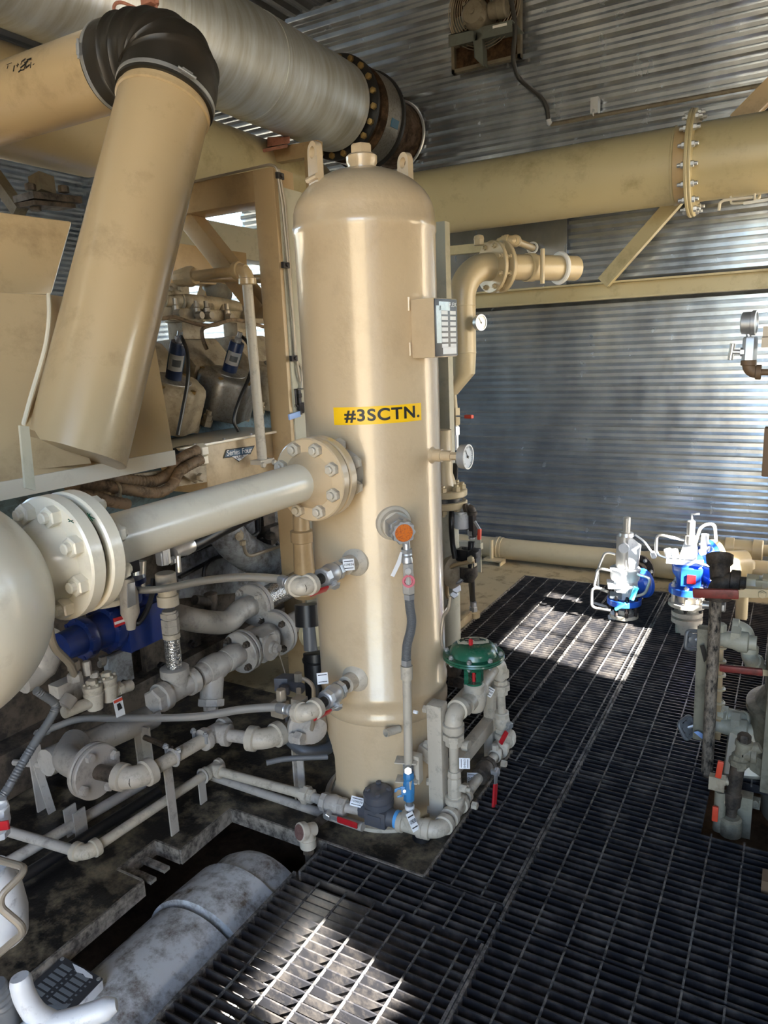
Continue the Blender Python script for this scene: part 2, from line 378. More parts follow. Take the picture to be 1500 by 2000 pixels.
# =================================================================== SETTING
def corrugated(name, m, origin, along, across, nrm, L, Wd, pitch=.1, dep=.018, holes=()):
    """sheet with trapezoid ribs running along `along`"""
    b = B(); n = int(Wd / pitch); prof = []
    for i in range(n + 1):
        u = i * pitch; prof += [(u, 0), (u + pitch * .24, 0), (u + pitch * .5, dep), (u + pitch * .74, dep)]
    along, across, nrm = Vv(along), Vv(across), Vv(nrm); origin = Vv(origin)
    cuts = sorted({0.0, L} | {c for h in holes for c in (h[0], h[1])})
    for j in range(len(cuts) - 1):
        a0, a1 = cuts[j], cuts[j + 1]
        for i in range(len(prof) - 1):
            (u0, d0), (u1, d1) = prof[i], prof[i + 1]; um = (u0 + u1) / 2; am = (a0 + a1) / 2
            if any(h[0] < am < h[1] and h[2] < um < h[3] for h in holes): continue
            v = [b.verts.new(origin + along * a + across * u + nrm * d) for a, u, d in ((a0, u0, d0), (a1, u0, d0), (a1, u1, d1), (a0, u1, d1))]
            b.faces.new(v)
    bmesh.ops.remove_doubles(b, verts=b.verts[:], dist=1e-5)
    return struct(name, b, m)
WY = 5.5
XL, XR = -6.6, 1.6
corrugated('wall_back', 'sheet', (XL - .05, WY + .02, -.5), EX, UP, -EY, XR - XL + .1, 5.6, .098, .026, holes=((1.62, 2.12, 3.30, 3.49),))
# left wall with a long clerestory opening; right wall with two small openings and a door
corrugated('wall_left', 'sheet', (XL, -2.6, -.5), EY, UP, EX, WY + 2.75, 5.6, .1, .02, holes=((4.2, 6.9, 1.6, 3.6),))
corrugated('wall_right', 'sheet', (XR, -2.6, -.5), EY, UP, -EX, WY + 2.75, 5.6, .1, .02, holes=((5.46, 6.44, 2.20, 2.72), (3.04, 3.34, 2.27, 2.56), (7.15, 8.05, .5, 3.4)))
corrugated('wall_front', 'sheet', (XL - .05, -2.6, -.5), EX, UP, EY, XR - XL + .1, 5.6, .1, .02, holes=((5.95, 8.2, .1, 4.5),))
# roof, rising gently to the right
rx = Vv((1, 0, .058)).normalized()
corrugated('ceiling', 'roofsheet', (XL, -2.6, 4.21), EY, rx, -UP, WY + 2.62, 8.25, .13, .025)
b = B(); box(b, ((XL + XR) / 2, 1.4, -.56), XR - XL + .2, 8.4, .1); struct('floor', b, 'soil')
b = B(); box(b, (10, 0, -.62), 90, 90, .1); struct('ground', b, 'gravel')
b = B(); box(b, (3.85, 4.75, 3.45), 4.5, 2.4, .06); struct('sun_block_slab', b, 'framegrey')          # unseen slab added outside to keep sun out of the door
b = B()
for y in (-.6, .33): beam(b, (XR, 2.8 + y, 1.9), (XR, 3.05 + y, 1.9), .02, .9, UP)
b.free()
b = B()
for z in (1.83, 1.97): beam(b, (XR - .02, 2.8, z), (XR - .02, 3.9, z), .02, .03, UP)
for y in (3.2,): beam(b, (XR - .02, y, 1.65), (XR - .02, y, 2.25), .02, .03, EX)
struct('window_1', b, 'framegrey')

# skid deck with the pit opening
def deck(name, polys, m, z=0.0, th=.012):
    b = B()
    for P in polys: prism(b, [(x, y, z - th) for x, y in P], (0, 0, th))
    return struct(name, b, m)
deck('floor_deck', [[(XL, -2.5), (-1.76, -2.5), (-1.75, 1.37), (XL, 1.37)], [(XL, 1.37), (-1.865, 1.37), (-1.865, 1.535), (XL, 1.535)],
                   [(XL, 1.535), (-1.75, 1.535), (-1.75, 1.80), (XL, 1.80)], [(XL, 1.80), (-.94, 1.80), (-.94, 2.63), (XL, 2.63)]], 'skid')
deck('floor_deck_rear', [[(XL, 2.63), (-1.665, 2.63), (-1.665, 5.4), (XL, 5.4)], [(-1.665, 4.95), (1.5, 4.95), (1.5, 5.46), (-1.665, 5.46)]], 'skidtan')
b = B()                                                              # turned-down deck edges around the pit
for p, q in (((-1.745, -2.5), (-1.745, 1.37)), ((-1.75, 1.37), (-1.865, 1.37)), ((-1.865, 1.37), (-1.865, 1.535)), ((-1.865, 1.535), (-1.75, 1.535)),
             ((-1.745, 1.535), (-1.745, 1.80)), ((-1.745, 1.797), (-1.31, 1.797)), ((-1.31, 1.797), (-.94, 1.797)), ((-.938, 1.80), (-.938, 2.63)), ((-1.663, 2.63), (-1.663, 4.95)), ((-1.663, 4.945), (1.5, 4.945))):
    beam(b, (p[0], p[1], -.026), (q[0], q[1], -.026), .008, .056, UP)
struct('trim_2', b, 'rim')
b = B()                                                              # torn plate teeth in the notch
for y0 in (1.41, 1.47): box(b, (-1.80, y0, -.03), .11, .025, .012)
struct('trim_3', b, 'rim')
b = B()                                                              # bearer beams under the grating
for x in (-1.01, -.66, .2): beam(b, (x, .2, -.13), (x, 4.9, -.13), .05, .16, UP)
for y in (1.62, 2.3, 3.44): beam(b, (-1.3, y, -.15), (1.4, y, -.15), .05, .2, UP)
beam(b, (-1.335, -2, -.15), (-1.335, 1.79, -.15), .03, .22, UP)
struct('trim_4', b, 'grate')

GP = .1016; BP = .0302
def grating(x0, x1, y0, y1, label, rx0, skip=(), edges='lr'):
    t = thing('floor_grating', label, 'grating', ((x0 + x1) / 2, (y0 + y1) / 2, 0), 'steel floor grating panels')
    b = B(); y = y0 + .004
    def spans(a, c, yy):
        S = [(a, c)]
        for (sx0, sx1, sy0, sy1) in skip:
            if sy0 < yy < sy1:
                S = [q for (p, r) in S for q in ((p, min(r, sx0)), (max(p, sx1), r)) if q[1] - q[0] > .02]
        return S
    while y < y1:
        for a, c in spans(x0, x1, y): box(b, ((a + c) / 2, y, -.016), c - a, .0042, .032)
        y += BP
    part(t, 'bearing_bars', b, 'grate', smooth=False)
    b = B(); x = rx0
    while x > x0 + GP: x -= GP
    while x < x0 + .01: x += GP
    while x < x1 - .01:
        ys = [(y0, y1)]
        for (sx0, sx1, sy0, sy1) in skip:
            if sx0 < x < sx1: ys = [(y0, min(sy0, y1)), (min(sy1, y1), y1)]
        for p, q in ys:
            if q - p > .03: beam(b, (x, p, -.0025), (x, q, -.0025), .0055, .006, UP)
        x += GP
    part(t, 'cross_rods', b, 'gratedge', smooth=False)
    b = B()
    for xx, k in ((x0, 'l'), (x1, 'r')):
        if k in edges: beam(b, (xx, y0, -.015), (xx, y1, -.015), .009, .035, UP)
    if b.verts: part(t, 'edge_band', b, 'gratedge', smooth=False)
    else: b.free()
R0 = -.559
grating(-1.310, -.668, 1.633, 1.792, 'short grating panel against the front edge of the black plate under the vessel', -1.20, edges='l')
grating(-.935, -.668, 1.795, 2.56, 'narrow grating panel beside the black plate and the white control valve piping', -.845, edges='r')
grating(-1.325, -.668, -.4, 1.627, 'sunlit grating panel beside the pit with the weathered cylinder', -1.225, edges='lr')
grating(-1.010, -.668, 2.568, 4.94, 'long narrow grating strip carrying sun patches toward the relief valve with the silver top', -.90, edges='r')
grating(-1.655, -1.016, 2.64, 4.94, 'far left grating panel beside the tan deck, reaching the floor pipe', -1.28, edges='r')
SK = ((-.185, .9, 2.42, 2.78),)
grating(-.656, 1.5, -.4, 1.722, 'large nearest grating panel in the bottom right foreground', R0, edges='l')
grating(-.656, 1.5, 1.732, 2.298, 'grating panel second from the foreground on the right walkway', R0, edges='l')
grating(-.656, 1.5, 2.306, 3.435, 'grating panel with the cut-out around the khaki base on the right', R0 + .002, SK, edges='l')
grating(-.656, 1.5, 3.445, 4.94, 'rear right grating panel under the blue relief valve with the pink ribbon', R0, edges='l')

# =================================================================== LIGHT
w = bpy.data.worlds.new('sky'); SC.world = w; w.use_nodes = True; nt = w.node_tree
bg = nt.nodes['Background']; sky = nt.nodes.new('ShaderNodeTexSky')
sky.sky_type = 'NISHITA'; sky.sun_disc = False; sky.sun_elevation = radians(36); sky.sun_rotation = radians(100); sky.air_density = 1.0; sky.dust_density = 2.0
nt.links.new(sky.outputs[0], bg.inputs[0]); bg.inputs[1].default_value = .62
sd = bpy.data.lights.new('sun', 'SUN'); so = bpy.data.objects.new('sun', sd); COL.objects.link(so)
sd.energy = 38; sd.angle = radians(.8); sd.color = (1, .96, .88)
SUND = Vv((-.40, .11, -.30)).normalized(); so.location = (6, 1, 6)
so.rotation_mode = 'QUATERNION'; so.rotation_quaternion = SUND.to_track_quat('-Z', 'Y')
def portal(loc, nrm, sx, sy):
    l = bpy.data.lights.new('portal', 'AREA'); o = bpy.data.objects.new('portal', l); COL.objects.link(o)
    l.shape = 'RECTANGLE'; l.size = sx; l.size_y = sy; l.cycles.is_portal = True; o.location = loc
    o.rotation_mode = 'QUATERNION'; o.rotation_quaternion = Vv(nrm).to_track_quat('-Z', 'Y')
portal((.45, -2.6, 1.8), (0, 1, 0), 2.2, 4.4)
portal((XL, 2.95, 2.1), (1, 0, 0), 2.7, 2.0)
portal((XR, 5.0, 1.45), (-1, 0, 0), .9, 2.9)
SC.view_settings.view_transform = 'Standard'; SC.view_settings.look = 'None'; SC.view_settings.gamma = 1; SC.view_settings.exposure = 1.75
SC.view_settings.use_curve_mapping = False
SC.cycles.max_bounces = 8; SC.cycles.diffuse_bounces = 5; SC.cycles.glossy_bounces = 4
SC.cycles.use_denoising = True; SC.cycles.caustics_reflective = False; SC.cycles.caustics_refractive = False
SC.cycles.sample_clamp_indirect = 6.0

# =================================================================== SCRUBBER VESSEL
VX, VY, VR = -1.261, 2.147, .2286
def vp(az, z, r=VR): return Vv((VX + r * sin(radians(az)), VY + r * cos(radians(az)), z))
def vn(az): return Vv((sin(radians(az)), cos(radians(az)), 0))
ves = thing('scrubber_vessel', 'tall tan upright scrubber vessel with domed top and yellow #3SCTN. tape', 'pressure vessel', (VX, VY, 0))
b = B(); prof = [(.40, VR), (.405, VR + .004), (.43, VR + .005), (.437, VR), (.47, VR), (.475, VR + .004), (.50, VR + .005), (.507, VR), (2.015, VR), (2.02, VR + .003), (2.045, VR + .003), (2.05, VR)]
for i in range(1, 13): t = i / 12 * pi / 2; prof.append((2.065 + .158 * sin(t), max(0, VR * cos(t)) if i < 12 else 0))
lathe(b, (VX, VY, 0), UP, prof, 96); part(ves, 'shell', b, 'tan', ang=50)
# skirt with an arched access hole on the left
b = B(); na, nz = 180, 48; z0, z1 = 0.0, .402; g = {}
def hole(az, z):
    da = ((az + 112 + 180) % 360 - 180) / 43; return da * da + ((z - .19) / .165) ** 2 < 1
for i in range(na):
    for j in range(nz + 1):
        az = i * 360 / na; z = z0 + (z1 - z0) * j / nz; g[i, j] = b.verts.new(vp(az, z))
for i in range(na):
    for j in range(nz):
        if hole((i + .5) * 360 / na, z0 + (z1 - z0) * (j + .5) / nz): continue
        b.faces.new((g[i, j], g[(i + 1) % na, j], g[(i + 1) % na, j + 1], g[i, j + 1]))
loose = [v for v in b.verts if not v.link_faces]; bmesh.ops.delete(b, geom=loose, context='VERTS')
for _ in range(4): bmesh.ops.smooth_vert(b, verts=[v for v in b.verts if v.is_boundary and .02 < v.co.z < .38], factor=.5, use_axis_x=True, use_axis_y=True, use_axis_z=True)
bmesh.ops.recalc_face_normals(b, faces=b.faces[:]); bmesh.ops.solidify(b, geom=b.faces[:], thickness=.009)
part(ves, 'skirt', b, 'tan', ang=50)
b = B(); lathe(b, (VX, VY, 0), UP, [(0, VR + .015), (.014, VR + .015), (.014, VR - .03), (0, VR - .03)], 64, cap=False); part(ves, 'base_ring', b, 'beige')
# top nozzle and plug
b = B(); lathe(b, (VX, VY, 2.20), UP, [(0, .052), (.012, .046), (.03, .045), (.037, .049), (.056, .050), (.062, .043)], 28); part(ves, 'top_coupling', b, 'tan')
b = B(); hexn(b, (VX, VY, 2.258), UP, .036, .034, 6, .2); part(ves, 'hex_plug', b, 'tan', label='hexagon plug in the top coupling')
# lifting lugs on opposite sides of the dome
def lug(az, zb, r):
    n = vn(az); t = UP.cross(n); base = vp(az, zb, r); bb = B(); w = .032; hgt = .15; rr = .0175; th = .02
    A = []; 
    outer = [(-w, 0), (w, 0), (w, hgt - w)] + [(w * cos(pi * k / 12), hgt - w + w * sin(pi * k / 12)) for k in range(1, 12)] + [(-w, hgt - w)]
    k = len(outer)
    def ring(off):
        o = [bb.verts.new(base + t * u + UP * v + n * off) for u, v in outer]
        h = [bb.verts.new(base + t * rr * cos(2 * pi * q / 16) + UP * (hgt - w + rr * sin(2 * pi * q / 16)) + n * off) for q in range(16)]
        return o, h
    for off in (-th / 2, th / 2):
        o, h = ring(off); A.append((o, h))
        eds = []
        for L in (o, h):
            for q in range(len(L)):
                e = bb.edges.get((L[q], L[(q + 1) % len(L)])) or bb.edges.new((L[q], L[(q + 1) % len(L)])); eds.append(e)
        bmesh.ops.triangle_fill(bb, edges=eds, use_beauty=True)
    for idx in (0, 1):
        L0, L1 = A[0][idx], A[1][idx]
        for q in range(len(L0)): bb.faces.new((L0[q], L0[(q + 1) % len(L0)], L1[(q + 1) % len(L0)], L1[q]))
    part(ves, 'lifting_lug', bb, 'tan')
    bb = B(); tube(bb, [base + t * w * 1.1 * s + UP * .045 + n * .012 for s in (-1, 1)], .009, 8); part(ves, 'weld_fillet', bb, 'tan')
lug(-151, 2.135, .165); lug(29, 2.135, .165)
# yellow tape with the vessel number
def azp(x, y):
    d = ray(x, y); ox, oy = -VX, -VY; a = d.x ** 2 + d.y ** 2; bq = 2 * (ox * d.x + oy * d.y); c = ox * ox + oy * oy - VR ** 2
    t = (-bq - sqrt(max(0, bq * bq - 4 * a * c))) / (2 * a); p = CAMP + d * t; return degrees(atan2(p.x - VX, p.y - VY)) % 360, p.z
aL, zL = azp(652.5, 813); aR, zR = azp(822, 803.5); hT = .0275
b = B(); prev = None
for i in range(41):
    s = i / 40; az = aL + (aR - aL) * s; zc = zL + (zR - zL) * s
    cur = [b.verts.new(vp(az, zc + e, VR + o)) for e, o in ((-hT, .0006), (hT, .0006), (hT, .0014), (-hT, .0014))]
    if prev:
        for k in range(4): b.faces.new((prev[k], prev[(k + 1) % 4], cur[(k + 1) % 4], cur[k]))
    else: b.faces.new(cur)
    prev = cur
b.faces.new(prev[::-1])
lab = part(ves, 'number_label', b, 'yellow', label='yellow tape printed #3SCTN.')
cu = bpy.data.curves.new('t', 'FONT'); cu.body = '#3SCTN.'; cu.size = .05; cu.extrude = .0003; cu.offset = .0013; cu.space_character = 1.12
tmp = bpy.data.objects.new('t', cu); COL.objects.link(tmp); me = bpy.data.meshes.new_from_object(tmp.evaluated_get(bpy.context.evaluated_depsgraph_get())); bpy.data.objects.remove(tmp)
bt = B(); bt.from_mesh(me)
for _ in range(2):
    bmesh.ops.subdivide_edges(bt, edges=[e for e in bt.edges if e.calc_length() > .008], cuts=2)
bmesh.ops.triangulate(bt, faces=bt.faces[:])
xs = [v.co.x for v in bt.verts]; ys = [v.co.y for v in bt.verts]; x0, x1, y0, y1 = min(xs), max(xs), min(ys), max(ys)
s0 = (673 - 652.5) / 169.5; a0, _ = azp(673, 812); a1, _ = azp(818, 805)
nv = {}
for v in bt.verts:
    u = (v.co.x - x0) / (x1 - x0); az = a0 + (a1 - a0) * u; s = (az - aL) / (aR - aL)
    nv[v] = vp(az, zL + (zR - zL) * s + (-.021 + .042 * (v.co.y - y0) / (y1 - y0)), VR + .0022 + v.co.z)
for v, c in nv.items(): v.co = c
# bold the strokes slightly by thickening along the surface
part(lab, 'number_lettering', bt, 'black', smooth=False)

# =================================================================== REAR WALL EQUIPMENT
# wall header pipe (large khaki pipe running along the rear wall)
HY = 4.9
hz = 2.652; HR = .212
hd = thing('header_pipe', 'large khaki header pipe running high across the rear wall with a bolted flange', 'pipe', (-1.5, HY, hz))
fx = (PY(1345, 217, HY).x + PY(1350, 424, HY).x) / 2 + .02
pipe(hd, (-3.05, HY, hz), (fx - .1, HY, hz), HR, 'header', seg=48)
b = B(); lathe(b, (fx - .104, HY, hz), EX, [(0, HR), (.004, HR + .006), (.012, HR + .006), (.016, HR)], 48); part(hd, 'weld_bead', b, 'header')
pipe(hd, (fx - .09, HY, hz), (fx, HY, hz), HR - .002, 'duct', 'pipe_collar', seg=48)
fl = flange(hd, Vv((fx - .018, HY, hz)), EX, .294, .018, m='header')
fl2 = flange(hd, Vv((fx, HY, hz)), EX, .290, .018, m='header')
bolts(fl2, Vv((fx + .018, HY, hz)), EX, .262, 16, .018, .017, .011, .022, 'steel', both=.036)
pipe(hd, (fx, HY, hz), (1.45, HY, hz), HR, 'header', seg=48)
# small bent tubing and clip under the header at the right edge
tp = [PY(x, y, 4.62) for x, y in ((1404, 411), (1406, 396), (1413, 391), (1470, 385))]
t = thing('tubing_bracket', 'small cream bent tubing on a wire bracket under the header pipe, right edge', 'bracket', tp[0])
b = B(); tube(b, fillet(tp, .03), .008, 10); part(t, 'tube', b, 'cream')
b = B(); tube(b, fillet([PY(x, y, 4.62) for x, y in ((1427, 383), (1428, 398), (1474, 394), (1474, 378))], .01), .006, 8); part(t, 'clip', b, 'cream')
b = B(); beam(b, PY(1452, 397, 4.6), PY(1500, 390, 4.6), .02, .012, UP); q = PY(1478, 392, 4.6); beam(b, q, q + Vv((0, .24, .06)), .02, .012, EX); part(t, 'arm', b, 'cream')

# wall girt and braces
gy = 5.36
p0, p1 = PY(905, 592, gy), PY(1500, 543, gy)
g = thing('wall_girt', 'long khaki steel channel beam running across the corrugated rear wall', 'beam', p0)
zc = (p0.z + p1.z) / 2
def gz(y0, y1): return None
top = (PY(1020, 566, gy).z + PY(1460, 526, gy).z) / 2; bot = (PY(912, 607, gy).z + PY(1460, 562, gy).z) / 2
b = B(); box(b, (-.6, gy + .035, (top + bot) / 2), 6.0, .012, top - bot); part(g, 'web', b, 'header')
b = B(); box(b, (-.6, gy, top - .006), 6.0, .08, .012); part(g, 'top_flange', b, 'header')
b = B(); box(b, (-.6, gy, bot + .006), 6.0, .08, .012); part(g, 'bottom_flange', b, 'header')
bp0, bp1 = PY(1178, 553, 5.33), PY(1320, 392, 5.2)
b = B(); beam(b, bp0, bp1, .10, .012, EY); beam(b, bp0 + Vv((.04, -.03, -.02)), bp1 + Vv((.04, -.03, -.02)), .014, .06, EY)
solo('pipe_brace', b, 'header', 'diagonal angle brace rising from the wall beam to the header pipe flange', 'brace')
b = B(); beam(b, PY(1440, 240, 5.3), PY(1560, 120, 5.3), .13, .012, EY); beam(b, PY(1452, 248, 5.27), PY(1572, 128, 5.27), .014, .07, EY)
solo('roof_brace', b, 'duct', 'dark diagonal angle brace above the header pipe at the upper right edge', 'brace')
# flat flashing patch with rivets on the wall
b = B(); box(b, (PY(960, 500, 5.47).x, 5.474, 2.33), 1.15, .004, .62); struct('trim_5', b, 'sheet')
# wall conduit and exhaust fan
fa, fb_ = PY(879, 140, 5.42), PY(1017, 108, 5.42)
fx0, fx1 = PY(881, 60, 5.42).x, PY(1017, 55, 5.42).x; fz0 = PY(950, 128, 5.42).z; fz1 = fz0 + .74; fcx = (fx0 + fx1) / 2; fcz = (fz0 + fz1) / 2
fan = thing('wall_exhaust_fan', 'grimy wall exhaust fan with motor and wire guard high on the rear wall', 'fan', (fcx, 5.45, fz0))
b = B(); W = fx1 - fx0
for (cx, cz, sx, sz) in ((fcx, fz0 + .012, W, .024), (fcx, fz1 - .012, W, .024), (fx0 + .012, fcz, .024, fz1 - fz0), (fx1 - .012, fcz, .024, fz1 - fz0)): box(b, (cx, 5.44, cz), sx, .05, sz)
part(fan, 'panel_frame', b, 'motor')
b = B(); na = 40; Rg = .27
pan = [b.verts.new(Vv((fcx + sx * W / 2, 5.452, fcz + sz * (fz1 - fz0) / 2))) for sx, sz in ((-1, -1), (1, -1), (1, 1), (-1, 1))]
box(b, (fcx, 5.458, fcz), W, .006, fz1 - fz0); bmesh.ops.delete(b, geom=pan, context='VERTS'); part(fan, 'back_panel', b, 'rust')
b = B()
for i in range(13): torus(b, (fcx, 5.40 - .03 * (1 - i / 13), fcz), EY, .06 + i * .0175, .0032, 40, 6)
part(fan, 'wire_guard', b, 'tube')
b = B()
for k in range(4):
    a = pi / 4 + k * pi / 2; d = Vv((cos(a), 0, sin(a))); tube(b, [Vv((fcx, 5.36, fcz)) + d * .04, Vv((fcx, 5.38, fcz)) + d * .28], .006, 6); box(b, Vv((fcx, 5.39, fcz)) + d * .285, .035, .02, .035)
part(fan, 'guard_stays', b, 'motor')
b = B()
for k in range(4):
    a = k * pi / 2 + .3; d = Vv((cos(a), 0, sin(a))); e = Vv((-sin(a), 0, cos(a)))
    prism(b, [Vv((fcx, 5.43, fcz)) + d * .05 - e * .03, Vv((fcx, 5.425, fcz)) + d * .25 - e * .07 + EY * .02, Vv((fcx, 5.41, fcz)) + d * .25 + e * .07 - EY * .02, Vv((fcx, 5.42, fcz)) + d * .05 + e * .03], (0, .003, 0))
part(fan, 'fan_blades', b, 'fangrey')
mc = PY(922, 22, 5.12); 
b = B(); lathe(b, mc + EY * .22, -EY, [(0, .09), (.17, .096), (.19, .09), (.215, .07), (.225, .02), (.235, .018)], 28)
for k in range(4): cyl(b, mc + Vv((.085 * cos(k * pi / 2 + .8), .03, .085 * sin(k * pi / 2 + .8))), mc + Vv((.085 * cos(k * pi / 2 + .8), 0, .085 * sin(k * pi / 2 + .8))), .012, 8)
part(fan, 'motor', b, 'motor')
jb = PY(974, 18, 5.2)
b = B(); lathe(b, jb - EX * .06, EX, [(0, .055), (.055, .058), (.06, .062), (.11, .062), (.12, .05)], 24); part(fan, 'junction_box', b, 'motor')
# motor mount: horizontal channel plus drop plate
q = [PY(x, y, 5.18) for x, y in ((876, 68), (1000, 38), (1000, 62), (876, 92))]
b = B(); prism(b, q, (0, .006, 0)); prism(b, [q[0], q[1], q[1] + EY * .25, q[0] + EY * .25], (0, 0, -.006)); part(fan, 'mount_channel', b, 'fangrey')
q = [PY(x, y, 5.18) for x, y in ((923, 60), (941, 62), (944, 130), (926, 112))]
b = B(); prism(b, q, (0, .006, 0)); prism(b, [q[0], q[3], q[3] + EY * .24 - EX * .0, q[0] + EY * .24], (.006, 0, 0)); part(fan, 'drop_plate', b, 'fangrey')
b = B(); box(b, PY(976, 50, 5.174), .10, .003, .016, (PY(986, 48, 5.17) - PY(966, 52.5, 5.17)).normalized(), EY, UP); part(fan, 'rating_label', b, 'tagw')
cd = spline([PY(x, y, 5.25) for x, y in ((996, -10), (1003, 25), (1006, 60), (1003, 95), (1003, 120))] + [PY(x, y, 5.4) for x, y in ((1012, 150), (1035, 172), (1058, 192), (1068, 212), (1071, 233))], 6)
b = B(); tube(b, cd, .016, 10); solo('flexible_conduit', b, 'cord', 'black flexible cable hanging from the wall fan down to the rigid conduit', 'cable')
t = thing('rigid_conduit', 'thin grey rigid conduit running along the rear wall above the header pipe', 'conduit', PY(1076, 243, 5.42))
c0, c1 = PY(1076, 243, 5.42), PY(1500, 164, 5.42)
b = B(); tube(b, [PY(1071, 231, 5.41), PY(1073, 240, 5.415), c0], .018, 10); part(t, 'elbow', b, 'steel')
b = B(); cyl(b, c0, c1, .014, 12); part(t, 'tube', b, 'motor')
b = B(); q = PY(1160, 221, 5.42); box(b, q + Vv((0, .035, .05)), .05, .07, .1); part(t, 'strut', b, 'steel')
b = B(); torus(b, q - EY * .01, EX, .02, .005, 14, 6); part(t, 'clamp', b, 'steel')

# floor pipe along the wall
fy = 5.25
fz = PY(1080, 1081, fy).z; FR = .082
fp = thing('floor_gas_pipe', 'khaki floor pipe running along the bottom of the rear wall', 'pipe', (-1.6, fy, 0))
pipe(fp, (-2.6, fy, fz), (.9, fy, fz), FR, 'vent', seg=32)
b = B(); x0 = PY(1262, 1100, fy).x; lathe(b, (x0 - .02, fy, fz), EX, [(0, FR), (.06, FR + .012), (.30, FR + .02), (.36, FR)], 32); part(fp, 'reducer_sleeve', b, 'vent')
sx = PY(975, 1075, fy).x
t = thing('pipe_saddle', 'tan pipe saddle clamp with long bolt holding the floor pipe on its left end', 'clamp', (sx, fy - .1, 0))
b = B(); torus(b, (sx, fy, fz), EX, FR + .004, .006, 28, 6); lathe(b, (sx - .03, fy, fz), EX, [(0, FR + .002), (.001, FR + .006), (.06, FR + .006), (.061, FR + .002)], 28, cap=False); part(t, 'strap', b, 'vent')
q = Vv((PY(960, 1085, fy - .1).x, fy - .1, 0))
b = B(); cyl(b, q + UP * (fz - .06), q + UP * (fz + .09), .014, 12); cyl(b, q + UP * .01, q + UP * .12, .008, 10); part(t, 'strap_bolt', b, 'vent')
b = B(); box(b, q + Vv((.02, -.0, .035)), .15, .12, .01); box(b, q + Vv((.09, -.0, .005)), .01, .12, .06); part(t, 'foot', b, 'vent')
# grey bracket plate behind the small drain
t0 = PX(933, 1130, -1.86)
b = B(); box(b, PY(929, 1095, 4.9) + UP * .0, .09, .012, .36); box(b, PY(905, 1063, 4.9), .3, .05, .05)
solo('end_bracket', b, 'framegrey', 'grey steel plate bracket standing behind the white filter near the floor pipe', 'bracket')

# ------------------------------------------------------------------ pilot operated relief valves on the floor pipe
def relief(label, bx, by, silver, bh):
    """base flange on the grating at (bx,by)"""
    base = Vv((bx, by, 0)); t = thing('relief_valve', label, 'valve', base, 'pilot relief valves')
    return t, base
# left valve: silver pilot on a blue flange
p = PZ(1218, 1207); t, o = relief('silver and white pilot relief valve standing left of the royal blue one', p.x, p.y, True, 0)
b = B(); lathe(b, o, UP, [(-.05, .05), (.012, .05), (.012, .086), (.034, .086), (.034, .045), (.06, .045)], 28); bs = part(t, 'bottom_flange', b, 'beige')
b = B(); lathe(b, o + UP * .095, UP, [(0, .098), (.003, .101), (.034, .101), (.037, .098)], 32); fl = part(t, 'blue_flange', b, 'royal')
bolts(fl, o + UP * .132, UP, .08, 8, .013, .014, .009, .016, 'darkst', both=.06)
b = B()
for k in range(8): a = (k + .5) * pi / 4; cyl(b, o + Vv((.08 * cos(a), .08 * sin(a), .03)), o + Vv((.08 * cos(a), .08 * sin(a), .1)), .010, 8)
part(t, 'studs', b, 'darkst')
b = B(); lathe(b, o + UP * .13, UP, [(0, .055), (.03, .06), (.09, .075), (.12, .075)], 8); part(t, 'body', b, 'white')
b = B(); lathe(b, o + UP * .20, EX * .6 + EY * .8, [(0, .05), (.10, .06), (.13, .09), (.15, .092)], 24); part(t, 'outlet_neck', b, 'royal')
b = B(); lathe(b, o + UP * .25, UP, [(0, .082), (.01, .086), (.05, .086), (.056, .09), (.07, .09), (.075, .07)], 28); part(t, 'cap', b, 'white')
b = B(); box(b, o + Vv((-.01, -.03, .225)), .17, .13, .02, (EX + EY * .3).normalized(), (EY - EX * .3).normalized()); hull(b, [o + Vv((x, -.09 + y, .19 + z)) for x in (-.03, .04) for y in (0, .05) for z in (0, .06)]); part(t, 'manifold_block', b, 'white')
b = B(); cyl(b, o + Vv((-.01, 0, .32)), o + Vv((-.01, 0, .52)), .046, 22); lathe(b, o + Vv((.0, 0, .52)), UP, [(0, .046), (.02, .04), (.025, .022), (.11, .022), (.115, .018)], 20); part(t, 'pilot_spring_housing', b, 'ss')
b = B(); hull(b, [o + Vv((x, y, z)) for x, y, z in ((.03, -.04, .33), (.07, -.04, .33), (.03, .03, .33), (.07, .03, .33), (.02, -.05, .48), (.085, -.03, .46), (.02, .04, .5), (.08, .04, .46), (.02, -.02, .53))]); cyl(b, o + Vv((.0, -.07, .46)), o + Vv((.0, 0, .46)), .03, 14); part(t, 'pilot_block', b, 'white')
for nm, pts in (('sense_tube', [(-.06, 0, .40), (-.12, 0, .41), (-.16, 0, .30), (-.16, 0, .17), (-.09, -.03, .165)]), ('sense_tube', [(-.06, -.06, .31), (-.15, -.06, .32), (-.17, -.06, .2), (-.14, -.06, .19)]),
                ('sense_tube', [(-.10, -.09, .20), (-.175, -.09, .20), (-.175, -.09, .075), (-.06, -.09, .07)]), ('sense_tube', [(.08, -.06, .31), (.16, -.06, .29), (.13, -.06, .19), (.06, -.08, .17)]), ('vent_wire', [(.05, 0, .53), (.1, 0, .50), (.15, 0, .43)])):
    b = B(); tube(b, fillet([o + Vv(q) for q in pts], .03), .0085 if nm != 'vent_wire' else .006, 8); part(t, nm, b, 'ss' if nm != 'vent_wire' else 'white')
b = B(); lathe(b, o + Vv((.15, 0, .44)), Vv((.02, 0, -.06)), [(0, .006), (.01, .016), (.04, .016), (.05, .0)], 12); part(t, 'lead_seal', b, 'white')
b = B(); tube(b, [o + Vv((.085, -.09, .235)), o + Vv((.06, -.095, .16))], .016, 8); tube(b, [o + Vv((.03, -.1, .13)), o + Vv((-.03, -.1, .085))], .010, 6); part(t, 'cyan_strap', b, 'cyan')
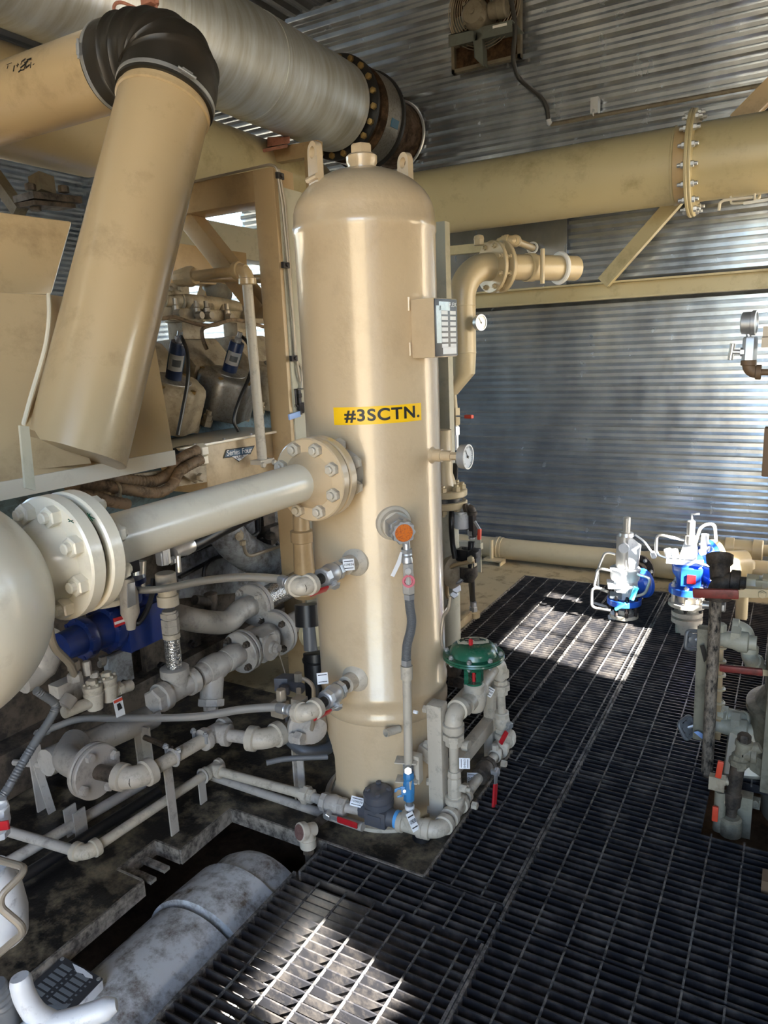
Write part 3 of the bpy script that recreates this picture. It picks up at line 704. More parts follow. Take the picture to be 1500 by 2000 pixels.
b = B(); box(b, o + Vv((-.035, -.075, .165)), .07, .006, .045); part(t, 'data_plate', b, 'plate')
vp_ = PD(1200, 1200, (o - CAMP).dot(_f) - .08)
t = thing('drain_cock', 'small silver drain cock with bright lever beside the left relief valve base', 'valve', PZ(1200, 1208))
q = PX(1197, 1205, o.x - .06)
b = B(); cyl(b, q + Vv((.06, .03, 0)), q + Vv((-.02, -.02, -.0)), .017, 12); hexn(b, q, Vv((.3, -.5, .8)), .024, .05); part(t, 'body', b, 'white')
b = B(); beam(b, q + UP * .04, q + Vv((-.05, .02, .055)), .014, .006, UP); beam(b, q + Vv((-.05, .02, .055)), q + Vv((-.14, .05, .06)), .02, .008, UP); part(t, 'lever', b, 'white')
# hand lever ball valve with red grip behind it
q = PY(1262, 1140, 4.62)
b = B(); beam(b, PY(1257, 1120, 4.7), PY(1272, 1128, 4.66), .02, .006, UP); beam(b, PY(1272, 1127, 4.66), PY(1266, 1146, 4.6), .02, .006, EX)
t = thing('block_valve', 'floor pipe block valve with bent lever and red grip right of the silver relief valve', 'valve', q)
part(t, 'lever', b, 'beige'); b = B(); beam(b, PY(1267, 1142, 4.6), PY(1261, 1160, 4.57), .026, .014, EX); part(t, 'grip', b, 'red', .004)
b = B(); fcn = PY(1250, 1110, 4.86); lathe(b, fcn, Vv((-.1, -1, 0)), [(0, .07), (.02, .10), (.04, .10), (.04, .06), (.1, .06)], 28); fl = part(t, 'flange', b, 'grime')
bolts(fl, fcn - EY * .04, Vv((-.1, -1, 0)), .08, 6, .014, .012, .008, .014, 'steel')

# right valve: royal blue body
p = PZ(1340, 1232); t, o = relief('royal blue pilot relief valve with silver pilot head and pink ribbon tag', p.x, p.y, False, 0)
b = B(); lathe(b, o, UP, [(-.04, .06), (.06, .06), (.06, .085), (.085, .085), (.085, .05), (.10, .05), (.10, .085), (.125, .085), (.125, .05), (.15, .05)], 28); part(t, 'lower_valve_body', b, 'beige')
b = B(); lathe(b, o + UP * .16, UP, [(0, .105), (.02, .105)], 32); fl = part(t, 'mating_flange', b, 'beige')
bolts(fl, o + UP * .16, -UP, .085, 6, .014, .014, .009, .014, 'darkst')
b = B(); lathe(b, o + UP * .235, UP, [(0, .103), (.003, .106), (.036, .106), (.039, .10)], 32); fl = part(t, 'blue_flange', b, 'royal')
bolts(fl, o + UP * .274, UP, .084, 6, .014, .014, .009, .018, 'ss')
b = B()
for k in range(6): a = (k + .5) * pi / 3; cyl(b, o + Vv((.085 * cos(a), .085 * sin(a), .17)), o + Vv((.085 * cos(a), .085 * sin(a), .24)), .010, 8)
cyl(b, o + UP * .17, o + UP * .24, .055, 20); part(t, 'studs', b, 'beige')
b = B(); lathe(b, o + UP * .27, UP, [(0, .062), (.05, .07), (.08, .09), (.13, .095), (.15, .08)], 10); hull(b, [o + Vv((x, y, z)) for x in (-.03, .07) for y in (-.10, 0) for z in (.30, .40)]); part(t, 'body', b, 'royal')
d = Vv((.86, .5, 0)).normalized()
b = B(); lathe(b, o + UP * .39, d, [(-.03, .07), (.05, .08), (.08, .10), (.095, .145), (.12, .145)], 32); ol = part(t, 'outlet_flange', b, 'royal')
b = B(); lathe(b, o + UP * .39 + d * .122, d, [(0, .148), (.03, .148), (.03, .08), (.2, .08)], 32); part(t, 'outlet_mating_flange', b, 'vent')
bolts(ol, o + UP * .39 + d * .093, -d, .12, 8, .017, .015, .010, .014, 'steel')
b = B(); box(b, o + Vv((-.02, -.03, .43)), .19, .10, .025); part(t, 'top_plate', b, 'white')
b = B(); hull(b, [o + Vv((x, y, z)) for x, y, z in ((-.05, -.07, .45), (.04, -.07, .45), (-.05, .02, .45), (.04, .02, .45), (-.03, -.04, .54), (.03, -.04, .54), (-.03, .0, .54), (.03, .0, .54))])
for dx in (-.1, -.07): hexn(b, o + Vv((dx, -.06, .45)), UP + EX * dx * 3, .022, .05)
part(t, 'pilot_block', b, 'white')
b = B(); lathe(b, o + Vv((0, -.03, .53)), UP, [(0, .028), (.05, .028), (.055, .022), (.13, .022), (.135, .016)], 18); part(t, 'pilot_spring_housing', b, 'ss')
b = B(); tube(b, [o + Vv((.005, -.03, .66)), o + Vv((.0, -.03, .70)), o + Vv((.04, -.03, .705))], .006, 6); part(t, 'lock_wire', b, 'white')
b = B(); cyl(b, o + Vv((.07, .02, .44)), o + Vv((.07, .02, .58)), .02, 14); hexn(b, o + Vv((.07, .02, .46)), UP, .03, .03); part(t, 'filter_bowl', b, 'white')
for pts in ([(-.03, -.03, .55), (-.18, -.03, .57), (-.18, -.03, .45), (-.1, -.03, .43)], [(.02, -.03, .50), (.05, -.03, .64), (.12, -.03, .66), (.13, 0, .55)], [(.05, -.09, .44), (.15, -.09, .42), (.14, -.09, .30), (.14, -.07, .25)]):
    b = B(); tube(b, fillet([o + Vv(q) for q in pts], .035), .0085, 8); part(t, 'sense_tube', b, 'ss')
b = B(); box(b, o + Vv((.025, -.103, .345)), .045, .004, .05); part(t, 'data_plate', b, 'red')
t = thing('ribbon_tag', 'pink and white ribbon tag with lime end hanging on the royal blue relief valve', 'tag', o + Vv((-.02, -.12, .3)))
b = B(); prism(b, [PX(x, y, o.x - .035) for x, y in ((1332, 1132), (1341, 1133), (1340, 1168), (1331, 1168))], (.004, -.002, 0)); part(t, 'pink_band', b, mat('pink_ribbon', (.93, .40, .52), .5))
b = B(); prism(b, [PX(x, y, o.x - .035) for x, y in ((1331, 1168), (1340, 1168), (1338, 1212), (1330, 1212))], (.004, -.002, 0)); part(t, 'white_band', b, 'tagw')
b = B(); prism(b, [PX(x, y, o.x - .04) for x, y in ((1330, 1210), (1336, 1214), (1334, 1242), (1326, 1242))], (.004, -.002, 0)); prism(b, [PX(x, y, o.x - .045) for x, y in ((1334, 1210), (1341, 1213), (1340, 1234), (1335, 1238))], (.004, -.002, 0)); part(t, 'lime_tails', b, 'lime')

# ------------------------------------------------------------------ upright vent line right of the vessel
vy = 3.9
vx = PY(903, 640, vy).x; vr = .062
vt = thing('vent_riser', 'beige vent riser with swept elbow and bolted flange pair right of the vessel', 'pipe', (vx, vy, 1.1))
zc = PY(900, 545, vy).z; zt = PY(940, 520, vy).z + .01
zb = PY(898, 690, vy).z
d = Vv((.55, .83, 0)).normalized()
ctr = Vv((vx, vy, zt)); Rb = .175
pts = [Vv((vx, vy, zb)), Vv((vx, vy, zt - Rb))] + [ctr + UP * (-Rb + Rb * sin(t)) + d * (Rb - Rb * cos(t)) for t in [i / 10 * pi / 2 for i in range(1, 11)]] + [ctr + d * (Rb + .03)]
b = B(); tube(b, pts, .076, 28); part(vt, 'elbow', b, 'vent')
e = ctr + d * (Rb + .02)
f1 = flange(vt, e, d, .143, .024, m='vent'); bolts(f1, e, -d, .118, 8, .015, .013, .009, .012, 'vent')
f2 = flange(vt, e + d * .06, d, .143, .024, m='vent'); bolts(f2, e + d * .06, -d, .118, 8, .015, .013, .009, .012, 'vent')
b = B(); cyl(b, e + d * .024, e + d * .06, .09, 28); part(vt, 'gasket', b, 'gasket')
pipe(vt, e + d * .08, e + d * .62, .072, 'vent', 'outlet_pipe', 28)
b = B(); lathe(b, e + d * .25, d, [(0, .074), (.002, .08), (.05, .08), (.052, .074)], 28, cap=False); cyl(b, e + d * .29 + Vv((.085, -.06, -.10)), e + d * .29 + Vv((.085, -.06, .09)), .013, 12); part(vt, 'clamp', b, 'vent')
b = B(); torus(b, e + d * .5, d, .082, .014, 30, 8); part(vt, 'wall_sealant', b, 'tagw')
b = B()
for z in (zb - .0, PY(901, 598, vy).z): torus(b, (vx, vy, z), UP, .0755, .003, 28, 6)
part(vt, 'weld_bead', b, 'vent')
zr = PY(890, 742, vy).z
q = Vv((PY(884, 745, vy).x, vy, zr))
b = B(); tube(b, [Vv((vx, vy, zb)), Vv((vx, vy, zb)) - UP * .10 - EX * .005, Vv((vx, vy, zb)) - UP * .17 - EX * .035, q + UP * .10 + EX * .02, q + UP * .03, q], [.076, .075, .066, .045, .030, .026], 24); part(vt, 'reducer', b, 'vent')
b = B(); hexn(b, e + Vv((-.06, -.02, .12)), UP, .03, .04); lathe(b, e + Vv((-.06, -.02, .15)), UP, [(0, .03), (.02, .026), (.03, 0)], 14); part(vt, 'top_plug', b, 'vent')
# small drop line with red valve below it
t = thing('vent_drain_line', 'thin drop line with small valve under the vent riser beside the vessel', 'pipe', q)
z1 = PY(892, 885, vy).z
pipe(t, q, Vv((PY(889, 812, vy).x, vy, PY(889, 800, vy).z)), .016, 'vent')
q2 = Vv((PY(889, 812, vy).x, vy, PY(889, 812, vy).z))
b = B(); hexn(b, q2 + UP * .045, -UP, .03, .10, 6); part(t, 'valve_body', b, 'vent')
b = B(); cyl(b, q2 - UP * .05, q2 - UP * .20, .018, 12); hexn(b, q2 - UP * .11, UP, .026, .05); part(t, 'nipple', b, 'steel')
b = B(); beam(b, q2 + Vv((.02, -.02, 0)), q2 + Vv((.08, -.04, .0)), .012, .008, UP); part(t, 'lever', b, 'steel')
b = B(); beam(b, q2 + Vv((.08, -.04, .0)), q2 + Vv((.13, -.05, .0)), .026, .022, UP); part(t, 'grip', b, 'orange', .006)
# dial gauges: (thing with case, dial, needle)
def gauge(label, p, a, r, stemL, m='steel', sr=.018, up=UP, sm='vent', name='dial_gauge'):
    t = thing(name, label, 'gauge', p); a = Vv(a).normalized(); c = p + a * stemL
    b = B(); cyl(b, p, p + a * stemL * .55, sr * 1.25, 14); hexn(b, p + a * stemL * .55, a, sr * .95, stemL * .35); part(t, 'stem', b, sm)
    b = B(); lathe(b, c, a, [(-.004, r * .5), (0, r * .96), (.018, r), (.026, r), (.026, r * .9), (.021, r * .9)], 36, cap=True); part(t, 'case', b, m)
    b = B(); lathe(b, c + a * .0215, a, [(0, r * .9), (.001, r * .9)], 36); part(t, 'dial', b, 'glass')
    x, y = frame(a, up); b = B()
    for k in range(25):
        th = radians(-135 + k * 11.25); dd = x * cos(th) + y * sin(th); l = .16 if k % 4 == 0 else .09
        beam(b, c + a * .0232 + dd * r * .82, c + a * .0232 + dd * r * (.82 - l), r * .03, .0004, a)
    part(t, 'scale_marks', b, 'black', smooth=False)
    b = B(); dd = x * cos(.6) + y * sin(.6); beam(b, c + a * .0238 - dd * r * .2, c + a * .0238 + dd * r * .7, r * .06, .0006, a); cyl(b, c + a * .023, c + a * .0255, r * .1, 10); part(t, 'needle', b, 'black')
    return t
gp = PY(912, 632, vy); gauge('small dial thermometer on the vent riser in front of the corrugated wall', gp, Vv((.93, -.37, 0)), .044, .085)
# overflow vent with two elbows behind it
ov = thing('wall_vent_piece', 'small khaki elbowed vent pipe poking into the wall above the flange pair', 'pipe', PY(975, 480, 4.9))
A = PY(971, 490, 4.9); Bq = PY(972, 472, 4.9); Cq = PY(1003, 469, 4.9); Dq = PY(1040, 484, 5.4)
b = B(); cyl(b, A - UP * .12, Bq, .022, 14); part(ov, 'pipe', b, 'vent'); elbow(ov, Bq, -UP, Cq - Bq, .024, 'vent')
pipe(ov, Bq, Cq, .022, 'vent'); elbow(ov, Cq, Bq - Cq, Dq - Cq, .026, 'vent'); pipe(ov, Cq, Dq, .024, 'vent')
b = B(); torus(b, Dq, Dq - Cq, .036, .008, 20, 6); part(ov, 'wall_sealant', b, 'tagw')
b = B(); beam(b, PY(800, 497, 5.0), PY(965, 482, 5.0), .05, .06, UP); solo('conduit_rail', b, 'header', 'pale khaki rail behind the vent elbow below the header pipe', 'beam')

# =================================================================== OVERHEAD DUCTS AND FRAME (left)
# lagged exhaust duct running to the rear wall
ex = ony_ = PY(768, 268, 5.5); EXX, EXZ = ex.x, ex.z
fy0 = 4.62                                                            # black flange station
DX = PY(655, 212, fy0).x; DZ = PY(655, 212, fy0).z
EXX = (EXX + DX) / 2 + .02; EXZ = (EXZ + DZ) / 2
LR = .285
ed = thing('exhaust_duct', 'big silver lagged exhaust duct slanting across the top left of the room', 'duct', (EXX, 2.5, EXZ))
b = B(); lathe(b, (EXX, -1.0, EXZ), EY, [(i * .1, LR + (.002 if i % 6 == 0 else 0)) for i in range(0, 56)] + [(fy0 + 1.0 - .03, LR), (fy0 + 1.0 - .02, LR - .02)], 64); part(ed, 'lagging', b, 'lagging')
for yy in (1.9, 2.9, 3.7): b = B(); lathe(b, (EXX, yy, EXZ), EY, [(0, LR), (.001, LR + .004), (.03, LR + .004), (.031, LR)], 64, cap=False); part(ed, 'lagging_band', b, 'lagging')
ej = thing('exhaust_expansion_joint', 'metal expansion joint with black bolted flanges at the end of the silver duct', 'expansion joint', (EXX, fy0 + .2, EXZ))
b = B(); lathe(b, (EXX, fy0, EXZ), EY, [(0, LR + .045), (.03, LR + .045)], 56); f1 = part(ej, 'flange', b, 'blackfl')
bolts(f1, Vv((EXX, fy0, EXZ)), -EY, LR + .018, 20, .022, .02, .012, .006, 'brass')
b = B(); lathe(b, (EXX, fy0 + .03, EXZ), EY, [(0, LR + .03), (.02, LR + .034), (.06, LR - .0), (.10, LR - .0), (.13, LR + .034), (.15, LR + .034)], 56); part(ej, 'bellows', b, 'rust')
b = B(); lathe(b, (EXX, fy0 + .16, EXZ), EY, [(0, LR + .03), (.01, LR + .035), (.20, LR + .035), (.21, LR + .02)], 56); part(ej, 'cover_band', b, 'cast')
b = B(); lathe(b, (EXX, fy0 + .37, EXZ), EY, [(0, LR + .05), (.025, LR + .05)], 56); f2 = part(ej, 'flange', b, 'blackfl')
a_ = near(Vv((EXX + .1, fy0 + .25, EXZ)), 716, 232); dd = (a_ - Vv((EXX, fy0 + .27, EXZ))); dd.y = 0; dd.normalize()
b = B(); box(b, Vv((EXX, fy0 + .27, EXZ)) + dd * (LR + .036), .10, .005, .055, EY, dd, EY.cross(dd)); part(ej, 'data_plate', b, 'coilband', label='small blue data plate')
rp = thing('exhaust_wall_pipe', 'rusty brown exhaust pipe leaving the expansion joint through the rear wall', 'pipe', (EXX, 5.2, EXZ))
b = B(); lathe(b, (EXX, fy0 + .39, EXZ), EY, [(0, .235), (.10, .235), (.105, .238), (.115, .238), (.12, .235), (.70, .235)], 48); part(rp, 'pipe', b, 'rust')
b = B(); torus(b, (EXX, 5.47, EXZ), EY, .25, .012, 48, 6); part(rp, 'wall_collar', b, 'steel')
# pink saddle under the lagging and its support frame
sq = PY(536, 285, 4.15)
t = thing('duct_saddle', 'faded pinkish red saddle block under the silver duct', 'saddle', sq)
b = B(); hull(b, [PY(x, y, yy) for x, y in ((522, 268), (566, 266), (566, 280), (522, 287)) for yy in (4.1, 4.3)]); part(t, 'block', b, 'pink', .006)
b = B(); hull(b, [PY(x, y, yy) for x, y in ((503, 293), (562, 281), (562, 288), (505, 300)) for yy in (4.05, 4.3)]); part(t, 'foot', b, 'pink', .005)
fr2 = thing('duct_stand', 'tan steel stand carrying the silver duct behind the vessel top', 'stand', PY(610, 340, 4.25))
b = B(); beam(b, PY(490, 314, 4.2), PY(625, 290, 4.2), .06, .09, UP); part(fr2, 'cross_beam', b, 'frame')
b = B(); q = PY(609, 285, 4.2); beam(b, q, Vv((q.x, q.y, 1.705)), .07, .08, EX); part(fr2, 'leg', b, 'frame')
b = B(); beam(b, PY(618, 282, 4.17), PY(632, 455, 4.17), .012, .05, EX); part(fr2, 'leg_plate', b, 'header')

# tan coolant header running beside the exhaust duct, down to the wall header
cx, cz = -3.33, 2.86; CR = .235
cp = thing('coolant_pipe', 'wide tan pipe running under the silver duct toward the rear wall', 'pipe', (cx, 3, cz))
b = B(); lathe(b, (cx, 3.02, cz), EY, [(0, CR), (1.75, CR), (1.86, CR * .93), (1.93, CR * .75), (1.96, CR * .4), (1.965, 0)], 48); part(cp, 'pipe', b, 'header')
b = B(); lathe(b, (cx, -.5, cz), EY, [(0, CR + .012), (3.36, CR + .012), (3.46, CR - .02), (3.50, CR * .8)], 48); part(cp, 'domed_section', b, 'vent', label='wider pale section ending in a rounded shoulder')
b = B(); lathe(b, (cx, 2.99, cz), EY, [(0, CR * .9), (.04, CR * .9)], 48); part(cp, 'joint', b, 'gasket')

# intake: horizontal pipe, rubber elbow, slanted pipe and sheet hood
IX = -1.88; IY = 1.98; IZ = 2.53; IR = .145; IRH = .130
Hc = Vv((IX, IY, IZ))                                                 # elbow corner
# fit the corner to the photograph
Hl = PD(0, 205, 2.62); Hl = Vv((Hl.x, IY, IZ))
hp = thing('intake_pipe', 'tan horizontal intake pipe with scuffed black mark at the upper left edge', 'duct', Vv((-2.4, IY, IZ)))
zl = PY(-40, 218, IY).z; zr_ = PY(190, 145, IY).z; IZ = (zl + zr_) / 2
xj = PY(222, 136, IY).x
pipe(hp, (-3.9, IY, IZ), (xj + .03, IY, IZ), IRH, 'duct', 'pipe', 48)
b = B(); lathe(b, (xj - .003, IY, IZ), EX, [(0, IR + .002), (.004, IR + .008), (.012, IR + .008), (.016, IR + .002)], 48, cap=False)
S0 = Vv((IX, IY, IZ)); 
pA = PD(322, 200, 2.23); pB = PD(158, 870, 2.08)
S1 = Vv((IX, PX(322, 200, IX).y, PX(322, 200, IX).z)); S2 = Vv((IX, PX(160, 850, IX).y, PX(160, 850, IX).z))
sd_ = (S2 - S1).normalized()
b.free()
SL = thing('slanted_intake_pipe', 'big glossy tan slanted intake pipe dropping from the rubber elbow into the hood', 'duct', S2)
b = B(); lathe(b, S1 - sd_ * .04, sd_, [(i * .05, IR) for i in range(int(((S2 - S1).length + .20) / .05))], 64)
cA, cB = PX(52, 836, IX + .06), PX(184, 904, IX + .06)
cn = (cB - cA).cross(EX); cn = cn if cn.z < 0 else -cn
bmesh.ops.bisect_plane(b, geom=b.verts[:] + b.edges[:] + b.faces[:], plane_co=cA, plane_no=cn, clear_outer=True)
bmesh.ops.holes_fill(b, edges=[e for e in b.edges if e.is_boundary], sides=0)
part(SL, 'pipe', b, 'duct')
b = B(); lathe(b, S1 + sd_ * .02, sd_, [(-.008, IR + .001), (-.004, IR + .007), (.008, IR + .007), (.012, IR + .001)], 64, cap=False); part(SL, 'rolled_bead', b, 'duct')
# scuff marks on the horizontal pipe
b = B(); rnd = random.Random(3)
for k in range(26):
    th = radians(205 + rnd.gauss(0, 7)) ; xx = PY(105, 150, IY).x + rnd.gauss(0, .035)
    n = Vv((0, cos(th), -sin(th))); n = Vv((0, -cos(radians(15 + rnd.gauss(0, 6))), sin(radians(15 + rnd.gauss(0, 6)))))
    p = Vv((xx, IY, IZ)) + n * (IRH + .0004); tx = EX; ty = n.cross(EX); an = rnd.choice((0, 1.2, 1.5, .3)); l = rnd.uniform(.008, .035)
    u = tx * cos(an) + ty * sin(an); box(b, p, l, rnd.uniform(.002, .006), .0008, u, n.cross(u), n)
part(hp, 'scuff_marks', b, 'black', label='black scuffed marks')
# rubber elbow with ribs and two band clamps
re = thing('rubber_elbow', 'black ribbed rubber elbow joining the two tan intake pipes', 'elbow', Vv((IX, IY, IZ)))
ER = IR + .012
J0 = Vv((xj, IY, IZ)); J1 = S1
cor = Vv((IX, IY, IZ))
# centreline: straight cuff along x, bend, straight cuff along the slanted pipe
A0 = J0 - EX * .0; A1 = J0 + EX * .045; B1 = J1 - sd_ * .05; B0 = J1 + sd_ * .0
crn = Vv((IX, IY - .0, IZ)); crn = (Vv((IX - .005, IY, IZ + .0)))
cl = [A0, A0 + EX * .025, A1] + [(1 - t) ** 3 * A1 + 3 * (1 - t) ** 2 * t * (A1 + EX * .125) + 3 * (1 - t) * t * t * (B1 - sd_ * .115) + t ** 3 * B1 for t in [i / 36 for i in range(1, 36)]] + [B1, B1 + sd_ * .025, B0]
rr = []
for i in range(len(cl)):
    rib = 0
    if 6 <= i <= 32: rib = .007 * max(0, cos((i - 6) / 26 * 2 * pi * 5.0)) ** 3
    rr.append(ER + rib - (IR - IRH) * max(0, 1 - i / 30))
b = B(); tube(b, cl, rr, 56); part(re, 'elbow', b, 'rub', ang=60)
for q, a, ER in ((A0 + EX * .012, EX, IRH + .012), (B0 - sd_ * .018, -sd_, ER)):
    b = B(); lathe(b, q - a * .007, a, [(0, ER), (.001, ER + .0025), (.013, ER + .0025), (.014, ER)], 56, cap=False)
    c_ = (CAMP - q); c_ = c_ - a * c_.dot(a); c_.normalize(); s_ = a.cross(c_)
    ang_ = -.55 if a == EX else .25
    dd = c_ * cos(ang_) + s_ * sin(ang_)
    box(b, q + dd * (ER + .007), .016, .034, .012, a, a.cross(dd), dd); cyl(b, q + dd * (ER + .010) - a.cross(dd) * .03, q + dd * (ER + .010) + a.cross(dd) * .03, .0045, 8)
    part(re, 'band_clamp', b, 'steel', label='bright worm drive band clamp')
text(re, 'moulded_mark', '908L10', near(Vv((IX + .1, IY - .08, IZ + .08)), 292, 113) + (CAMP - Vv((IX, IY, IZ))).normalized() * .02, _r, _u, .014, 'grime') if False else None

# hood (sheet metal plenum): slanted face with the pipe growing out of it
hx = PX(180, 905, IX + .02).x
hd_ = thing('intake_hood', 'dented tan sheet metal intake hood under the slanted pipe at the left edge', 'hood', PX(150, 915, IX))
Q = lambda x, y, X: PX(x, y, X)
X0 = IX + .015                                                         # plane of the lower lip
lipL, lipR = Q(-120, 967, X0), Q(339, 880, X0)
lipz = (lipL.z + lipR.z) / 2
lipL.z = lipR.z = lipz
bk = IX - .55
# slanted front face: from lip back to the top edge
topR = PD(291, 600, 2.80); topL = PD(-120, 567, 2.14)
b = B()
pts = [lipL, lipR, topR, PD(95, 575, 2.28), topL]
v = [b.verts.new(p) for p in pts]; 
back = [Vv((bk, p.y + .06, p.z)) for p in pts]; v2 = [b.verts.new(p) for p in back]
mid = b.verts.new(PD(92, 830, 2.12) - Vv((.02, 0, 0)))
b.faces.new((v[0], mid, v[4])); b.faces.new((v[4], mid, v[3])); b.faces.new((v[3], mid, v[2])); b.faces.new((v[2], mid, v[1])); b.faces.new((v[1], mid, v[0]))
for i in range(5): b.faces.new((v[i], v[(i + 1) % 5], v2[(i + 1) % 5], v2[i]))
b.faces.new(v2[::-1]); part(hd_, 'hood_sheet', b, 'duct', .004)
b = B(); beam(b, lipL - UP * .022, lipR - UP * .022, .012, .05, UP); part(hd_, 'lower_lip', b, 'cream')
b = B(); hull(b, [Q(56, 852, X0 + .0), Q(178, 905, X0 + .03), Q(170, 880, X0 + .02), Q(40, 920, X0 - .02), Q(58, 838, X0 - .03)]); part(hd_, 'gusset', b, 'duct')
b = B(); sm = [PD(95, 575, 2.25), PD(96, 620, 2.21), PD(88, 680, 2.17), PD(62, 770, 2.12), PD(45, 832, 2.09)]; tube(b, spline(sm, 5), .007, 8); part(hd_, 'weld_seam', b, 'cream')
# upper box corner at left edge
b = B(); hull(b, [PD(-150, 395, 2.55), PD(140, 433, 2.9), PD(100, 575, 2.8), PD(-150, 575, 2.45), PD(-150, 395, 3.2), PD(135, 440, 3.3), PD(95, 575, 3.2), PD(-150, 575, 3.2)])
solo('filter_housing', b, 'duct', 'tan sheet metal filter housing above the hood at the left edge', 'housing', bevel=.01)
# grey/dirty bracket seen in the gap above it
t = thing('engine_mount_bracket', 'grimy bolted bracket seen in the dark gap above the filter housing', 'bracket', PD(90, 385, 3.4))
b = B(); beam(b, PD(45, 385, 3.3), PD(140, 395, 3.5), .16, .03, UP); beam(b, PD(50, 398, 3.3), PD(130, 405, 3.5), .12, .02, UP); part(t, 'plates', b, 'grime')
b = B(); beam(b, PD(80, 345, 3.4), PD(85, 380, 3.4), .08, .08, EX); part(t, 'post', b, 'motor')
b = B()
for x, y in ((60, 372), (125, 376), (70, 412)): hexn(b, PD(x, y, 3.35), UP, .024, .03)
part(t, 'nut', b, 'grime')
b = B(); beam(b, PD(-20, 330, 3.45), PD(40, 415, 3.4), .06, .05, EX); part(t, 'strut', b, 'motor')
# hanging flat strap in front of the flange
b = B(); prism(b, [PX(x, y, -1.30) for x, y in ((39, 831), (57, 833), (70, 958), (50, 953))], (-.006, .0, 0)); solo('flat_strap', b, 'framegrey', 'flat steel strap hanging in front of the hood above the big left flange', 'strap')

# ------------------------------------------------------------------ structural frame behind the vessel
FY = 2.78
sf = thing('steel_frame', 'tan tubular steel portal frame with knee brace standing left of the vessel', 'frame', PY(600, 1325, FY))
pt, pb = PY(516, 326, FY), PY(583, 1325, FY)
pxm = (PY(497, 400, FY).x + PY(534, 400, FY).x) / 2; wf = PY(534, 400, FY).x - PY(497, 400, FY).x
pxm = (pxm + (PY(521, 720, FY).x + PY(564, 720, FY).x) / 2) / 2; 
ztop = PY(525, 326, FY).z
b = B(); box(b, (pxm, FY + .075, ztop / 2), wf * 1.12, .15, ztop); part(sf, 'post', b, 'frame', .008)
b = B(); box(b, (pxm + wf * .56 + .004, FY + .11, ztop / 2 - .04), .008, .17, ztop - .08); part(sf, 'lit_side', b, 'framegrey', label='lit side face, coloured paler grey-green')  # lit side of the post put into a paler colour
zb_ = PY(500, 394, FY).z; zt_ = PY(480, 333, FY).z
b = B(); box(b, (pxm - .6, FY + .075, (zb_ + ztop) / 2), 1.1, .148, ztop - zb_); part(sf, 'cross_beam', b, 'frame', .008)
b = B(); beam(b, PY(362, 415, FY + .08), PY(516, 610, FY + .08), .09, .10, EY); part(sf, 'knee_brace', b, 'frame', .008)
# tubing with clamps on the post
t = thing('instrument_tubing', 'two thin tubes clipped to the pale side of the tan frame post', 'tubing', PX(580, 740, pxm + wf * .6))
XT = pxm + wf * .56 + .02
def pxt(x, y): return PX(x, y, XT)
tl = [PY(378, 350, FY - .0) + UP * .02, PY(500, 324, FY) + UP * .015, PY(535, 318, FY - .0) + UP * .01]
b = B(); tube(b, fillet([PY(370, 357, FY - .01), PY(527, 321, FY - .01)] + [pxt(540, 326), pxt(551, 400), pxt(582, 725), pxt(586, 745)], .02), .006, 8); part(t, 'tube', b, 'tube')
b = B(); tube(b, fillet([pxt(544, 330), pxt(557, 400), pxt(566, 520), pxt(577, 700), pxt(590, 722), pxt(589, 760)], .02), .006, 8); part(t, 'tube', b, 'tube')
for x, y in ((545, 344), (556, 518), (572, 700)):
    b = B(); box(b, pxt(x, y) + EX * .004, .014, .045, .026); hexn(b, pxt(x, y) + EX * .01 , EX, .008, .01); part(t, 'clip', b, 'darkst')
q = pxt(584, 760)
b = B(); box(b, q, .02, .05, .006); cyl(b, q - UP * .005, q - UP * .12, .009, 10); hexn(b, q - UP * .02, -UP, .014, .02); hexn(b, q - UP * .07, -UP, .016, .03); tube(b, fillet([q + EY * -.03, q + EY * -.03 - UP * .08, q - UP * .08], .02), .005, 8); part(t, 'fittings', b, 'darkst')
v = thing('instrument_valve', 'small valve with a pale blue lever beside the frame post', 'valve', pxt(586, 800))
b = B(); hexn(b, pxt(588, 786), -UP, .016, .05); part(v, 'body', b, 'darkst')
b = B(); beam(b, pxt(586, 808), pxt(564, 815), .010, .028, UP); part(v, 'lever', b, 'ltblue', .004)

# second frame deeper in, light beams behind
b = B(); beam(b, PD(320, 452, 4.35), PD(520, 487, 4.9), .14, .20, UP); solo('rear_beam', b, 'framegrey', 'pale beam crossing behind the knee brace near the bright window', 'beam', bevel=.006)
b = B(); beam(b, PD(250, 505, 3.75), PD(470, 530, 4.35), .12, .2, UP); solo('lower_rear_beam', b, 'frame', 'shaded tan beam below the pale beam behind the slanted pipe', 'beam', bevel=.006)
b = B(); beam(b, PD(318, 522, 3.9), PD(318, 600, 3.9), .08, .12, EX); beam(b, PD(395, 600, 4.2), PD(410, 555, 4.2), .08, .06, EX); beam(b, PD(405, 590, 4.2), PD(440, 545, 4.2), .06, .08, EX); solo('rear_column', b, 'frame', 'dim steel columns behind the elbowed riser pipe', 'column')
